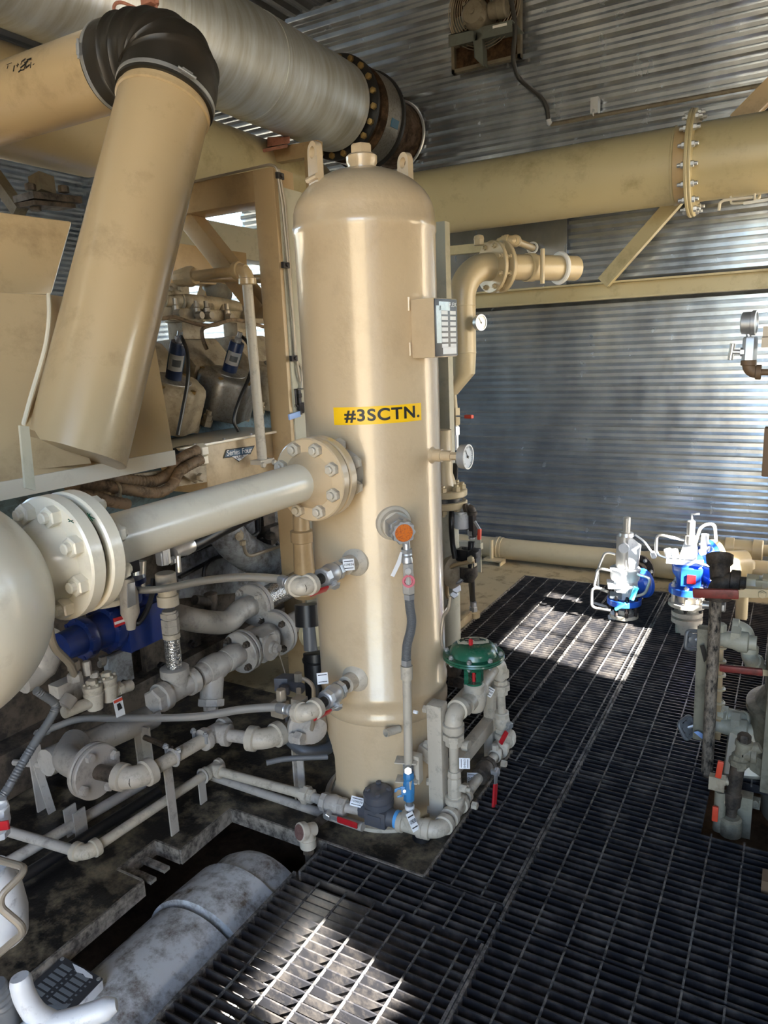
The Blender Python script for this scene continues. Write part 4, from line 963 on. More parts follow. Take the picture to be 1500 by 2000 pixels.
# riser pipe with elbow in front of the engine
RX = -2.12
r0, r1 = PX(513, 905, RX), PX(482, 545, RX)
rs = thing('engine_riser', 'thin tan riser pipe with an elbow standing in front of the engine covers', 'pipe', r0)
pipe(rs, r0, r1, .0225, 'beige', 'riser')
e0 = PX(481, 527, RX); e1 = Vv((e0.x, 0, 0)); hl = PY(372, 540, e0.y)
b = B(); lathe(b, r1 - (r1 - r0).normalized() * .0, (r1 - r0), [(-.012, .024), (.004, .024)], 16); part(rs, 'thread_tape', b, 'ltblue')
elbow(rs, e0, r0 - r1, hl - e0, .0255, 'duct'); pipe(rs, e0, hl, .023, 'duct')
dh = (hl - e0).normalized(); b = B(); lathe(b, hl - dh * .03, dh, [(0, .036), (.02, .046), (.05, .046), (.055, .04), (.075, .042), (.11, .036), (.115, .02)], 10); part(rs, 'union', b, 'duct')
pipe(rs, hl + dh * .05 + EY * .02, hl + dh * .05 - dh * .42 + EY * .4 - UP * .02, .02, 'duct', 'branch_pipe')
b = B(); box(b, r0 + UP * .01, .06, .10, .02); 
for s in (-1, 1): hexn(b, r0 + EY * .04 * s + EX * .03, EX, .014, .014)
part(rs, 'clamp', b, 'beige')

# ------------------------------------------------------------------ process pipe from the vessel, flanges and bottle
pz = vp(180, 1.285); PXX = VX - .003; PZZ = 1.283
NY = 1.727
pp = thing('process_pipe', 'cream process pipe with two big bolted flanges leading left from the vessel', 'pipe', (PXX, 1.3, PZZ))
PR = .0572
# nozzle side
b = B(); lathe(b, (PXX, VY - VR + .02, PZZ), -EY, [(0, .070), (.03, .066), (.06, .060), (.10, .060)], 40); lathe(b, (PXX, VY - VR + .012, PZZ), -EY, [(0, .088), (.016, .078), (.026, .066)], 40); part(ves, 'inlet_nozzle', b, 'beige')
yv = 1.832                                                             # vessel-side flange back face
fv = flange(ves, Vv((PXX, yv, PZZ)), -EY, .127, .036, m='tan', name='inlet_flange')
f1 = flange(pp, Vv((PXX, yv - .042, PZZ)), -EY, .127, .036, m='tan')
bolts(f1, Vv((PXX, yv - .078, PZZ)), -EY, .100, 8, .021, .019, .0115, .013, 'beige', both=.114)
b = B(); lathe(b, (PXX, yv - .076, PZZ), -EY, [(0, .088), (.012, .078), (.03, .066), (.055, PR)], 40); part(pp, 'weld_neck', b, 'tan')
b = B(); cyl(b, (PXX, yv - .034, PZZ), (PXX, yv - .046, PZZ), .10, 32); part(pp, 'gasket', b, 'gasket')
fl_y = .955                                                            # left flange pair
lx, lz = PXX - .005, PZZ - .008
pipe(pp, (PXX, yv - .13, PZZ), (lx, fl_y + .03, lz), PR, 'cream', 'pipe', 40)
b = B(); lathe(b, (lx, fl_y + .055, lz), -EY, [(0, PR), (.01, PR + .004), (.06, PR + .01)], 40); part(pp, 'weld_neck', b, 'cream')
f2 = flange(pp, Vv((lx, fl_y, lz)), -EY, .127, .034, m='cream')
b = B(); cyl(b, (lx, fl_y - .03, lz), (lx, fl_y - .055, lz), .108, 40); part(pp, 'gasket', b, 'gasket')
bt = thing('gas_bottle', 'round-ended cream pulsation bottle with flanged nozzle cut off by the left edge', 'pressure vessel', PD(-162, 1197, 1.25))
f3 = flange(bt, Vv((lx, fl_y - .048, lz)), -EY, .127, .034, m='cream')
bolts(f3, Vv((lx, fl_y - .082, lz)), -EY, .100, 8, .021, .021, .0115, .014, 'cream', both=.082 + .0)
bc = PD(-162, 1197, 1.25); brad = .217
b = B(); lathe(b, (lx, fl_y - .08, lz), -EY, [(0, .088), (.02, .078), (.05, .066), (.12, .064), (.25, .064)], 40); part(bt, 'nozzle', b, 'cream')
b = B(); prof = [(0, brad * .55 * 0)]
ax_ = Vv((-.75, -.55, -.25)).normalized()
lathe(b, bc, -EX, [(-brad * sin(t), brad * cos(t)) if t < pi / 2 - .01 else (-brad, 0) for t in [pi / 2 - i / 14 * pi / 2 for i in range(15)]] + [(.9, brad)], 64); part(bt, 'shell', b, 'cream')
# green chalk marks on the flange rim
b = B()
for (x, y, x2, y2) in ((166, 1018, 178, 1022), (166, 1010, 171, 1030), (172, 1010, 166, 1020), (128, 1022, 138, 1030), (127, 1030, 139, 1022)):
    P0, P1 = (near(Vv((lx + .10, fl_y - .02 if x > 150 else fl_y - .065, lz + .08)), q, w_) for q, w_ in ((x, y), (x2, y2)))
    for P_ in (P0, P1): pass
    n = (Vv((P0.x, 0, P0.z)) - Vv((lx, 0, lz))).normalized(); P0 = Vv((lx, P0.y, lz)) + n * .1275
    n1 = (Vv((P1.x, 0, P1.z)) - Vv((lx, 0, lz))).normalized(); P1 = Vv((lx, P1.y, lz)) + n1 * .1275
    beam(b, P0, P1, .0016, .0008, n)
part(pp, 'chalk_marks', b, 'green', label='green chalk marks on the flange rim')

# thin copper line looping over the silver duct
t = thing('copper_line', 'thin copper tube and clip looping over the silver duct above the rubber elbow', 'tubing', PD(230, 25, 2.6))
b = B(); tube(b, fillet([PD(224, 45, 2.6), PD(222, 8, 2.6), PD(236, 3, 2.62), PD(275, 20, 2.66), PD(330, 60, 2.7)], .03), .006, 8); tube(b, [PD(306, 45, 2.62), PD(305, 12, 2.62)], .006, 8); part(t, 'tube', b, 'pink')
b = B(); box(b, PD(292, 2, 2.62), .05, .04, .03); hexn(b, PD(305, 8, 2.62), UP, .012, .02); part(t, 'clip', b, 'pink', .003)

# =================================================================== ENGINE
EXN = -2.5
en = thing('gas_engine', 'large grimy V engine with tan and blue-grey castings behind the cream pipe', 'engine', (-3.0, 2.4, 0))
b = B(); box(b, (-3.02, 2.35, .47), .70, 3.3, .90); box(b, (-2.62, 2.35, .10), .12, 3.3, .2); part(en, 'crankcase', b, 'grime', .02)
b = B(); hull(b, [(-3.3, .6, .9), (-2.62, .6, .88), (-2.46, .6, 1.16), (-2.62, .6, 1.46), (-3.3, .6, 1.7), (-3.3, 4.3, .9), (-2.62, 4.3, .88), (-2.46, 4.3, 1.16), (-2.62, 4.3, 1.46), (-3.3, 4.3, 1.7)]); part(en, 'cylinder_block', b, 'engineblue', .015)
# pale side panel and seams between flanges
b = B(); prism(b, [PX(x, y, -2.57) for x, y in ((350, 1010), (545, 985), (545, 1150), (350, 1170))], (-.03, 0, 0)); part(en, 'side_panel', b, 'engine', .008)
b = B(); beam(b, PX(350, 1128, -2.55), PX(430, 1085, -2.55), .02, .012, UP); beam(b, PX(350, 1090, -2.56), PX(450, 1050, -2.56), .006, .008, UP); part(en, 'panel_seams', b, 'hoseblk')
# crankcase doors
def door(x0, x1, y0, y1, m, X=-2.655):
    P = [PX(x, y, X) for x, y in ((x0, y0), (x1, y0), (x1, y1), (x0, y1))]
    yc = sum(p.y for p in P) / 4; zc = sum(p.z for p in P) / 4; hw = (P[1].y - P[0].y + P[2].y - P[3].y) / 4; hh = (P[0].z - P[3].z + P[1].z - P[2].z) / 4; r = min(hw, hh) * .45
    pts = []
    for cx_, cz_, a0 in ((1, 1, 0), (-1, 1, 90), (-1, -1, 180), (1, -1, 270)):
        for k in range(6): a = radians(a0 + k * 18); pts.append(Vv((X, yc + cx_ * (hw - r) + r * cos(a), zc + cz_ * (hh - r) + r * sin(a))))
    b = B(); prism(b, pts, (.035, 0, 0)); d = part(en, 'crankcase_door', b, m, .01)
    b = B(); hexn(b, Vv((X + .035, yc, zc)), EX, .022, .02); lathe(b, Vv((X + .05, yc, zc)), EX, [(0, .012), (.02, .012)], 10); part(d, 'bolt', b, 'darkst')
door(205, 255, 1270, 1395, 'engine'); door(275, 330, 1235, 1360, 'grime'); door(340, 385, 1200, 1310, 'grime'); door(395, 470, 1230, 1320, 'grime')
# flywheel end castings at the lower left
b = B(); lathe(b, Vv((-2.95, .82, .50)), EY, [(0, .46), (.03, .5), (.14, .5), (.16, .42), (.3, .40)], 40); part(en, 'flywheel_housing', b, 'greyb')
for k in range(9):
    a = radians(20 + k * 17); b = B(); hexn(b, Vv((-2.95 + .47 * cos(a), .82, .50 + .47 * sin(a))), -EY, .02, .022); part(en, 'housing_bolt', b, 'grime')
b = B(); tube(b, spline([PX(x, y, -2.3) for x, y in ((40, 1330), (72, 1310), (96, 1268), (118, 1245))], 5), [.05] * 6 + [.058] * 6 + [.05] * 4, 16); part(en, 'water_elbow', b, 'greyb')
# cylinder heads
ha = Vv((.40, 0, .92)).normalized()
def lobed(b, p, a, r, prof, n=48, lob=7, amp=.045, ph=0):
    x, y = frame(a, EY); R_ = []
    for h, k in prof:
        R_.append([b.verts.new(p + a * h + r * k * (1 + amp * cos(lob * (2 * pi * i / n) + ph)) * (cos(2 * pi * i / n) * x + sin(2 * pi * i / n) * y)) for i in range(n)])
    for A_, B_ in zip(R_[:-1], R_[1:]):
        for i in range(n): b.faces.new((A_[i], A_[(i + 1) % n], B_[(i + 1) % n], B_[i]))
    b.faces.new(R_[0][::-1]); b.faces.new(R_[-1])
def head(px, py, X, mt, coil=True, r=.150):
    c = PX(px, py, X); 
    b = B(); lobed(b, c - ha * .215, ha, r, [(0, .93), (.012, 1.0), (.18, 1.0), (.20, .97), (.215, .88)]); hd = part(en, 'cylinder_head', b, mt, ang=50)
    b = B(); lathe(b, c - ha * .002, ha, [(0, .085), (.006, .082), (.010, .07)], 32, EY); part(hd, 'spark_well_rim', b, 'cast')
    for k in range(5):
        th = radians(20 + k * 62); x, y = frame(ha, EY); q = c + (x * cos(th) + y * sin(th)) * r * .88
        b = B(); hexn(b, q - ha * .012, ha, .014, .014); part(hd, 'cap_screw', b, 'brass')
    for s in (-1, 1):
        q = c - ha * .27 + EY * s * .145 + EX * .06
        b = B(); hexn(b, q, ha, .03, .03); hexn(b, q + ha * .03, ha, .024, .028); lathe(b, q + ha * .058, ha, [(0, .015), (.02, .015)], 10); part(hd, 'head_stud', b, 'enginetan')
    # rocker cover behind the head
    b = B(); k = c - EX * .17 + UP * .06
    hull(b, [k + Vv((x, y, z)) for x, y, z in ((-.24, -.16, -.16), (.06, -.16, -.16), (.10, -.15, -.02), (-.02, -.15, .115), (-.24, -.15, .10), (-.24, .16, -.16), (.06, .16, -.16), (.10, .15, -.02), (-.02, .15, .115), (-.24, .15, .10))]); rc = part(en, 'rocker_cover', b, 'enginetan', .03)
    b = B(); box(b, k + Vv((-.06, -.03, .15)), .10, .15, .085); box(b, k + Vv((-.06, -.03, .195)), .115, .165, .012); part(rc, 'breather_box', b, 'enginetan', .006)
    b = B(); cyl(b, k + Vv((-.10, .02, .2)), k + Vv((-.10, .02, .27)), .016, 10); lathe(b, k + Vv((-.17, .0, .2)), UP, [(0, .03), (.03, .03), (.04, .024), (.07, .024)], 14); part(rc, 'breather_cap', b, 'enginetan')
    return c
c1 = head(338, 742, -2.47, 'enginetan'); c2 = head(447, 727, -2.47, 'cast'); c3 = head(545, 716, -2.47, 'enginetan')
def coil(c, top, label, cab):
    a = (top - c).normalized(); L = (top - c).length
    t = thing('ignition_coil', label, 'ignition coil', c, 'ignition coils on the engine heads')
    b = B(); lathe(b, c, a, [(-.005, .034), (0, .036), (L - .006, .036), (L, .033)], 28); part(t, 'body', b, 'coil')
    x, y = frame(a, (CAMP - c).normalized() ); fr = x
    b = B(); n = 14; 
    def strip(r, h0, h1, a0, a1, m, nm):
        b = B(); g0 = []; 
        for i in range(n + 1):
            th = a0 + (a1 - a0) * i / n; d = x * cos(th) + y * sin(th); g0.append((b.verts.new(c + a * h0 + d * r), b.verts.new(c + a * h1 + d * r)))
        for i in range(n): b.faces.new((g0[i][0], g0[i + 1][0], g0[i + 1][1], g0[i][1]))
        r_ = bmesh.ops.solidify(b, geom=b.faces[:], thickness=.0006); return part(t, nm, b, m)
    strip(.0365, L * .36, L * .70, -2.6, 2.6, 'coilband', 'teal_band'); strip(.0372, L * .30, L * .72, -.95, 1.05, 'tagw', 'white_label')
    strip(.0378, L * .42, L * .60, -.4, .65, 'platelt', 'label_print')
    b = B(); cyl(b, top, top + a * .02, .016, 12); hexn(b, top + a * .012, a, .02, .014); cyl(b, top + a * .025, top + a * .05, .012, 12); part(t, 'connector', b, 'steel')
    b = B(); tube(b, spline(cab, 8), .0085, 8); part(t, 'cable', b, 'hoseblk')
    return t
t1 = PX(349, 668, -2.40); t2 = PX(464, 668, -2.40)
coil(c1 + ha * .0, t1, 'dark blue ignition coil nearest the hood, its black cable hanging down in front', [t1 + ha * .03, PX(357, 664, -2.36), PX(366, 690, -2.33), PX(367, 740, -2.3), PX(357, 800, -2.3), PX(347, 850, -2.3)])
coil(c2 + ha * .0, t2, 'dark blue ignition coil on the bare aluminium head beside the riser pipe', [t2 + ha * .03, PX(473, 658, -2.38), PX(485, 672, -2.34), PX(492, 700, -2.32), PX(487, 735, -2.3), PX(468, 780, -2.3), PX(457, 820, -2.3), PX(466, 842, -2.3)])
# manifold tube, bracket and wire rails over the heads
mt = thing('air_start_manifold', 'dusty tan manifold tube clamped above the engine heads', 'pipe', PX(300, 583, -2.75))
b = B(); tube(b, spline([PX(x, y, -2.75) for x, y in ((255, 580), (310, 584), (380, 590), (440, 597), (500, 612))], 5), .038, 20); part(mt, 'tube', b, 'enginetan')
for x, y in ((315, 584), (350, 588)): b = B(); q = PX(x, y, -2.75); torus(b, q, PX(x + 20, y + 2, -2.75) - q, .041, .007, 24, 6); part(mt, 'clamp', b, 'enginetan')
b = B(); beam(b, PX(305, 566, -2.72), PX(365, 563, -2.72), .03, .055, UP); 
for x in (330, 350): hexn(b, PX(x, 564, -2.70), EX, .014, .02)
part(mt, 'bracket', b, 'enginetan', .004)
rl = thing('ignition_rail', 'tan ignition harness rail with cables looping over the engine heads', 'harness', PX(300, 620, -2.6))
b = B(); beam(b, PX(285, 611, -2.66), PX(515, 622, -2.66), .03, .06, UP); part(rl, 'rail', b, 'enginetan', .006)
for pts in ([(290, 624), (320, 622), (340, 619), (365, 627), (390, 634), (420, 635), (450, 625), (480, 628), (520, 640)], [(445, 626), (410, 636), (395, 644), (397, 665), (404, 682)]):
    b = B(); tube(b, spline([PX(x, y, -2.55) for x, y in pts], 5), .0095, 8); part(rl, 'cable', b, 'loom')
for x, y in ((290, 613), (345, 612), (386, 616), (405, 616), (445, 620), (480, 622)): b = B(); lathe(b, PX(x, y + 6, -2.63), UP, [(0, .017), (.05, .017), (.055, .012), (.085, .012)], 10); lathe(b, PX(x, y, -2.62), EX, [(0, .02), (.03, .018)], 10); part(rl, 'connector', b, 'tube')
for x, y, lab in ((382, 603, 0), (410, 604, 0), (437, 606, 0)): 
    b = B(); lathe(b, PX(x, y + 8, -2.72), UP, [(0, .025), (.04, .025), (.05, .018)], 12); part(rl, 'boss', b, 'enginetan')
# dome shaped housing and misc behind
b = B(); c = PX(422, 567, -3.0); lathe(b, c, Vv((.5, -.8, .1)), [(-.12, .075), (0, .085), (.05, .075), (.08, .05), (.095, 0)], 24); solo('air_filter_bowl', b, 'motor', 'small shiny domed bowl behind the elbowed riser pipe', 'filter')

# control box with the engine emblem
BXX = -2.2
cbp = PX(398, 868, BXX), PX(545, 845, BXX), PX(400, 950, BXX)
y0, y1, z1, z0 = cbp[0].y, cbp[1].y + .05, (cbp[0].z + cbp[1].z) / 2, PX(450, 945, BXX).z - .02
cb = thing('control_box', 'cream engine control box with a dark blue winged emblem', 'box', (BXX - .1, (y0 + y1) / 2, z0))
b = B(); box(b, (BXX - .15, (y0 + y1) / 2, (z0 + z1) / 2), .30, y1 - y0, z1 - z0); part(cb, 'case', b, 'slatebox', .006)
yl = PX(343, 862, BXX + .0).y
b = B(); box(b, (BXX - .14, (yl + y1) / 2, z1 + .006), .34, y1 - yl + .02, .012); part(cb, 'lid', b, 'cream', .004)
b = B()
for k in range(4): hexn(b, (BXX + .012, yl + (y1 - yl) * (k + .5) / 4, z1 + .012), UP, .007, .006)
part(cb, 'lid_screws', b, 'steel')
em = PX(467, 886, BXX + .001); pxm_ = lambda x, y: PX(x, y, BXX + .002)
b = B(); prism(b, [pxm_(436, 895), pxm_(441, 878), pxm_(497, 870), pxm_(489, 887), pxm_(482, 888), pxm_(466, 902), pxm_(455, 893)], (.002, 0, 0)); lg = part(cb, 'emblem', b, 'black', label='dark winged emblem reading Series Four')
b = B(); prism(b, [p + EX * .0022 for p in (pxm_(438.5, 893), pxm_(442.5, 880), pxm_(494, 872.5), pxm_(487, 885.5), pxm_(455, 891))], (.0006, 0, 0)); part(lg, 'emblem_field', b, mat('emblem_steel_blue', (.22, .34, .45), .4))
b = B(); prism(b, [p + EX * .0024 for p in (pxm_(452, 891.5), pxm_(484, 887), pxm_(466.5, 900.5))], (.0006, 0, 0)); part(lg, 'emblem_tip', b, 'tagw')
rd = (pxm_(492, 878) - pxm_(444, 885)).normalized()
text(lg, 'emblem_lettering', 'Series Four', pxm_(467, 882) + EX * .0032, rd, UP, .036, 'tagw', (pxm_(493, 878) - pxm_(442, 885)).length * .96)
text(lg, 'emblem_initials', 'VHP', pxm_(467, 893.5) + EX * .0034, rd, UP, .024, 'black', .05)
# conduits entering the box
b = B(); hexn(b, PX(398, 879, -2.17), -EY, .03, .04); hexn(b, PX(398, 897, -2.17), -EY, .03, .04); part(cb, 'gland', b, 'cream')
def hose(name, label, pts, r, m, cat='hose', X=None, rib=0, seg=12, group=None, n=8):
    P = [PX(x, y, X) for x, y in pts] if X is not None else pts
    S = spline(P, n); rs = r
    if rib:
        L = 0; D = [Vv(S[0])]; 
        for i in range(len(S) - 1):
            a, c = S[i], S[i + 1]; k = max(1, int((c - a).length / (rib / 2)))
            for j in range(k): D.append(a + (c - a) * ((j + 1) / k))
        S = D; rs = [r * (1.08 if i % 2 else .96) for i in range(len(S))]
    b = B(); tube(b, S, rs, seg); return solo(name, b, m, label, cat, group)
hose('wiring_loom', 'upper ribbed tan wiring loom curving from under the hood to the control box', [(130, 948), (190, 933), (250, 938), (300, 940), (330, 925), (352, 897), (385, 880)], .0225, 'loom', 'wiring loom', -2.12, rib=.012)
hose('wiring_loom', 'lower ribbed tan wiring loom drooping under the upper loom', [(90, 938), (140, 942), (200, 948), (260, 958), (310, 962), (338, 945), (352, 920), (392, 897)], .0205, 'loom', 'wiring loom', -2.08, rib=.012)
hose('wiring_loom', 'short ribbed loom with couplings just above the cream pipe beside the big flange', [(152, 966), (185, 969), (215, 979), (250, 985)], .0200, 'loom', 'wiring loom', -2.04, rib=.012)
hose('wiring_loom', 'black wrapped loom entering the control box beside its upper corner', [(170, 930), (250, 915), (310, 900), (345, 883), (390, 876)], .0205, 'hoseblk', 'wiring loom', -2.2)
t = thing('loom_clamp', 'tan P-clamp holding the ribbed looms on the engine side', 'clamp', PX(230, 962, -2.05))
b = B(); q = PX(226, 955, -2.08); torus(b, q, EY, .024, .006, 20, 6); box(b, q - UP * .03, .02, .03, .03); part(t, 'band', b, 'enginetan')
b = B(); beam(b, PX(160, 958, -2.15), PX(400, 925, -2.15), .02, .07, UP); part(t, 'rail', b, 'enginetan')
b = B(); beam(b, PX(352, 915, -2.12), PX(385, 935, -2.12), .012, .04, UP); hexn(b, PX(389, 932, -2.1), EX, .018, .02); part(t, 'bracket', b, 'enginetan')

# blue throttle / governor body
gx = -2.16
ga, gb = PX(118, 1262, gx), PX(300, 1190, gx); gb.x = ga.x; zz = (ga.z + gb.z) / 2
gv = thing('fuel_governor', 'navy blue cast governor body low on the engine behind the big flange', 'governor', PX(215, 1290, gx))
A = Vv((gx, ga.y, zz)); Lg = gb.y - ga.y
b = B(); lathe(b, A, EY, [(0, .050), (Lg * .18, .055), (Lg * .18, .075), (Lg * .24, .079), (Lg * .26, .075), (Lg * .26, .065), (Lg * .42, .068), (Lg * .42, .088), (Lg * .49, .092), (Lg * .52, .088)], 32); part(gv, 'neck', b, 'navy')
b = B(); lathe(b, A, EY, [(Lg * .5, .080), (Lg * .54, .084), (Lg * .95, .084), (Lg * 1.0, .095), (Lg * 1.05, .095)], 32); box(b, A + EY * Lg * .75 + Vv((.01, 0, -.02)), .15, Lg * .45, .15); part(gv, 'body', b, 'navy', ang=40)
b = B(); cyl(b, A + EY * Lg * .72, A + EY * Lg * .72 + UP * .15, .055, 24); lathe(b, A + EY * Lg * .72 + UP * .14, UP, [(0, .075), (.02, .075)], 24); part(gv, 'upper_boss', b, 'navy')
b = B()
for k in range(8): a = k * pi / 4 + .2; hexn(b, A + EY * Lg * .2 + Vv((.072 * cos(a), 0, .072 * sin(a))), -EY, .01, .012); hexn(b, A + EY * Lg * .44 + Vv((.084 * cos(a), 0, .084 * sin(a))), -EY, .011, .012)
part(gv, 'flange_screws', b, 'navy')
nP = [PX(220, 1208, gx + .087), PX(241, 1202, gx + .087), PX(244, 1218, gx + .087), PX(224, 1226, gx + .087)]
b = B(); prism(b, nP, (.003, 0, 0)); np_ = part(gv, 'rating_plate', b, 'red', label='red and white rating plate')
m0 = [(nP[0] * .6 + nP[3] * .4), (nP[1] * .6 + nP[2] * .4), (nP[1] * .3 + nP[2] * .7), (nP[0] * .3 + nP[3] * .7)]
b = B(); prism(b, [p + EX * .0032 for p in m0], (.0005, 0, 0)); part(np_, 'plate_band', b, 'tagw')
b = B(); hexn(b, PX(200, 1282, gx + .03), -UP, .014, .025); tube(b, fillet([PX(200, 1285, gx + .03), PX(202, 1296, gx + .03), PX(194, 1298, gx + .03)], .015), .013, 10); part(gv, 'drain_elbow', b, 'greyb')
# connector fitting and cable on top of the governor
cf = thing('conduit_fitting', 'grey cast conduit fitting with cover plate above the blue governor', 'fitting', PX(252, 1180, gx + .1))
b = B(); lathe(b, PX(250, 1130, gx + .1), PX(254, 1195, gx + .1) - PX(250, 1130, gx + .1), [(0, .02), (.03, .024), (.05, .032), (.13, .034), (.16, .02), (.19, .016)], 14); part(cf, 'body', b, 'greyb')
b = B(); prism(b, [PX(247, 1140, gx + .135), PX(262, 1136, gx + .135), PX(264, 1180, gx + .135), PX(248, 1188, gx + .135)], (.006, 0, 0)); part(cf, 'cover', b, 'steel', .003)
b = B(); tube(b, spline([PX(x, y, gx + .1) for x, y in ((250, 1195), (255, 1210), (268, 1218), (285, 1195), (296, 1165), (300, 1130))], 6), .010, 8); part(cf, 'cable', b, 'hoseblk')
b = B(); cyl(b, PX(268, 1145, gx), PX(270, 1095, gx), .03, 18); part(cf, 'sleeve', b, 'ss'); b = B(); box(b, PX(245, 1105, gx + .05), .05, .09, .06); hexn(b, PX(250, 1128, gx + .09), UP, .02, .03); part(cf, 'connector', b, 'hoseblk', .006)
# ring clamp base
b = B(); lathe(b, PX(208, 1172, gx - .02), UP, [(0, .10), (.02, .10), (.025, .085), (.05, .085)], 30); lathe(b, PX(270, 1176, gx - .02), UP, [(0, .07), (.02, .07)], 24); solo('governor_clamp_ring', b, 'beige', 'cream clamp ring lying between the blue governor and the braided hose', 'clamp')

# gas inlet: vertical flexible line, tee, strainer, flanges
GX = -2.0
gl = thing('fuel_gas_line', 'beige fuel gas line with braided flexible section, tee and plugged end', 'pipe', PX(345, 1350, GX))
top = PX(321, 1100, GX); bot = PX(345, 1345, GX); dv = (bot - top); 
def gp_(y): t = (y - 1100) / 245; return top + dv * t
b = B(); lathe(b, gp_(1118), gp_(1190) - gp_(1118), [(0, .034), (.004, .038), (.05, .038), (.052, .034), (.085, .034), (.087, .04), (.125, .04), (.128, .034)], 24); part(gl, 'coupling', b, 'beige')
b = B()
for y, h in ((1194, .02), (1206, .026), (1218, .02), (1226, .014)): hexn(b, gp_(y), dv, .034, h, 6)
cyl(b, gp_(1190), gp_(1245), .026, 18); part(gl, 'hex_fittings', b, 'greyb')
pipe(gl, gp_(1240), gp_(1306), .030, 'braid', 'braided_section'); 
b = B(); cyl(b, gp_(1234), gp_(1243), .033, 20); cyl(b, gp_(1304), gp_(1316), .033, 20); cyl(b, gp_(1316), gp_(1345), .026, 18); part(gl, 'ferrules', b, 'beige')
ty = (PX(430, 1300, GX) - bot); ty = Vv((0, 1, 0.0))
tee(gl, bot, ty, UP, .036, 'greyb', .085)
capq = bot - ty * .085
b = B(); hexn(b, capq + ty * .01, -ty, .048, .05, 6); part(gl, 'end_plug', b, 'greyb')
ys = PX(408, 1325, GX)
pipe(gl, bot, bot + ty * .15, .034, 'greyb')
strain = bot + ty * .20
b = B(); lathe(b, strain - ty * .09, ty, [(0, .046), (.04, .046), (.042, .05), (.06, .056), (.12, .056), (.14, .05), (.142, .046), (.18, .046)], 24)
sdn = Vv((.15, -.35, -.92)).normalized(); lathe(b, strain, sdn, [(0, .048), (.10, .046), (.12, .046)], 20); part(gl, 'strainer_body', b, 'greyb')
b = B(); hexn(b, strain + sdn * .12, sdn, .055, .03, 8); hexn(b, strain + sdn * .15, sdn, .03, .02); part(gl, 'strainer_cap', b, 'greyb')
f0 = strain + ty * .165
el = [strain + ty * .07, strain + ty * .09, strain + ty * .115 + UP * .006, strain + ty * .14, f0]
b = B(); tube(b, el, [.05, .052, .052, .05, .046], 20); part(gl, 'offset_elbow', b, 'greyb')
fA = flange(gl, f0, ty, .092, .022, m='greyb'); bolts(fA, f0, -ty, .072, 4, .016, .015, .009, .014, 'grime', both=.05)
flange(gl, f0 + ty * .027, ty, .092, .022, m='greyb')
sv = thing('shutoff_valve', 'grey flanged butterfly valve in the fuel gas line left of the frame post', 'valve', f0 + ty * .12)
b = B(); lathe(b, f0 + ty * .05, ty, [(0, .055), (.03, .062), (.15, .062), (.18, .055)], 24); box(b, f0 + ty * .11 + EX * .02 , .12, .10, .12); part(sv, 'body', b, 'greyb', .01)
b = B(); lathe(b, f0 + ty * .11 + EX * .08, EX, [(0, .058), (.012, .058), (.015, .03), (.03, .028)], 26); hexn(b, f0 + ty * .11 + EX * .11, EX, .022, .02); part(sv, 'cover', b, 'greyb')
f1 = f0 + ty * .235
fB = flange(sv, f1, ty, .105, .02, m='greyb'); bolts(fB, f1, -ty, .083, 4, .016, .015, .009, .012, 'grime'); flange(sv, f1 + ty * .025, ty, .105, .02, m='greyb')
b = B(); lathe(b, f1 + ty * .04, ty, [(0, .07), (.06, .05), (.3, .046)], 20); part(sv, 'outlet', b, 'greyb')
wr = [f0 + ty * .11 + EX * .12, PX(545, 1320, -1.85), PX(558, 1330, -1.8)]
b = B(); tube(b, [f0 + ty * .11 + EX * .12, PX(560, 1325, -1.8)], .003, 6); part(sv, 'locking_wire', b, 'tube')
# swept grey pipe with flange and large braided connector
WXX = -2.12
wp = thing('water_pipe', 'swept grey-beige pipe with flange and wide braided connector behind the fuel gas line', 'pipe', PX(400, 1205, WXX))
fl_c = PX(490, 1183, WXX); fa_ = EY
S = [PX(312, 1205, WXX - .12), PX(345, 1203, WXX - .06), PX(385, 1212, WXX), Vv((WXX + .0, fl_c.y - .17, fl_c.z - .02)), Vv((WXX, fl_c.y - .08, fl_c.z)), fl_c]
b = B(); tube(b, spline(S, 7), .05, 24); part(wp, 'pipe', b, 'greyb')
fW = flange(wp, fl_c, fa_, .098, .022, m='greyb'); bolts(fW, fl_c, -fa_, .078, 4, .018, .016, .010, .014, 'greyb'); flange(wp, fl_c + fa_ * .027, fa_, .098, .022, m='greyb')
pipe(wp, fl_c + fa_ * .04, fl_c + fa_ * .35, .057, 'braid', 'braided_connector', 28)
fP = PX(335, 1205, WXX - .08); b = B(); lathe(b, fP, Vv((.55, .8, 0)), [(-.02, .10), (0, .10), (0, .06)], 6); part(wp, 'pump_flange', b, 'greyb')
# big silver-grey swept exhaust elbow
b = B(); S = [PX(x, y, -2.36) for x, y in ((405, 990), (430, 1025), (462, 1065), (500, 1090), (530, 1098))]; tube(b, spline(S, 7), .088, 28)
ew = thing('exhaust_elbow', 'smooth pale grey swept elbow under the cream process pipe', 'pipe', S[2]); part(ew, 'elbow', b, 'engine')
b = B(); q = PX(463, 1045, -2.29); lathe(b, q, EX * .8 + EY * -.5, [(-.02, .03), (.01, .03), (.012, .02), (.04, .02)], 14); hexn(b, PX(474, 1056, -2.24), -UP, .016, .022); part(ew, 'boss', b, 'enginetan')
b = B(); tube(b, fillet([PX(474, 1058, -2.24), PX(480, 1082, -2.24), PX(490, 1086, -2.24), PX(550, 1066, -2.24)], .04), .0085, 10); part(ew, 'sense_tube', b, 'tube')
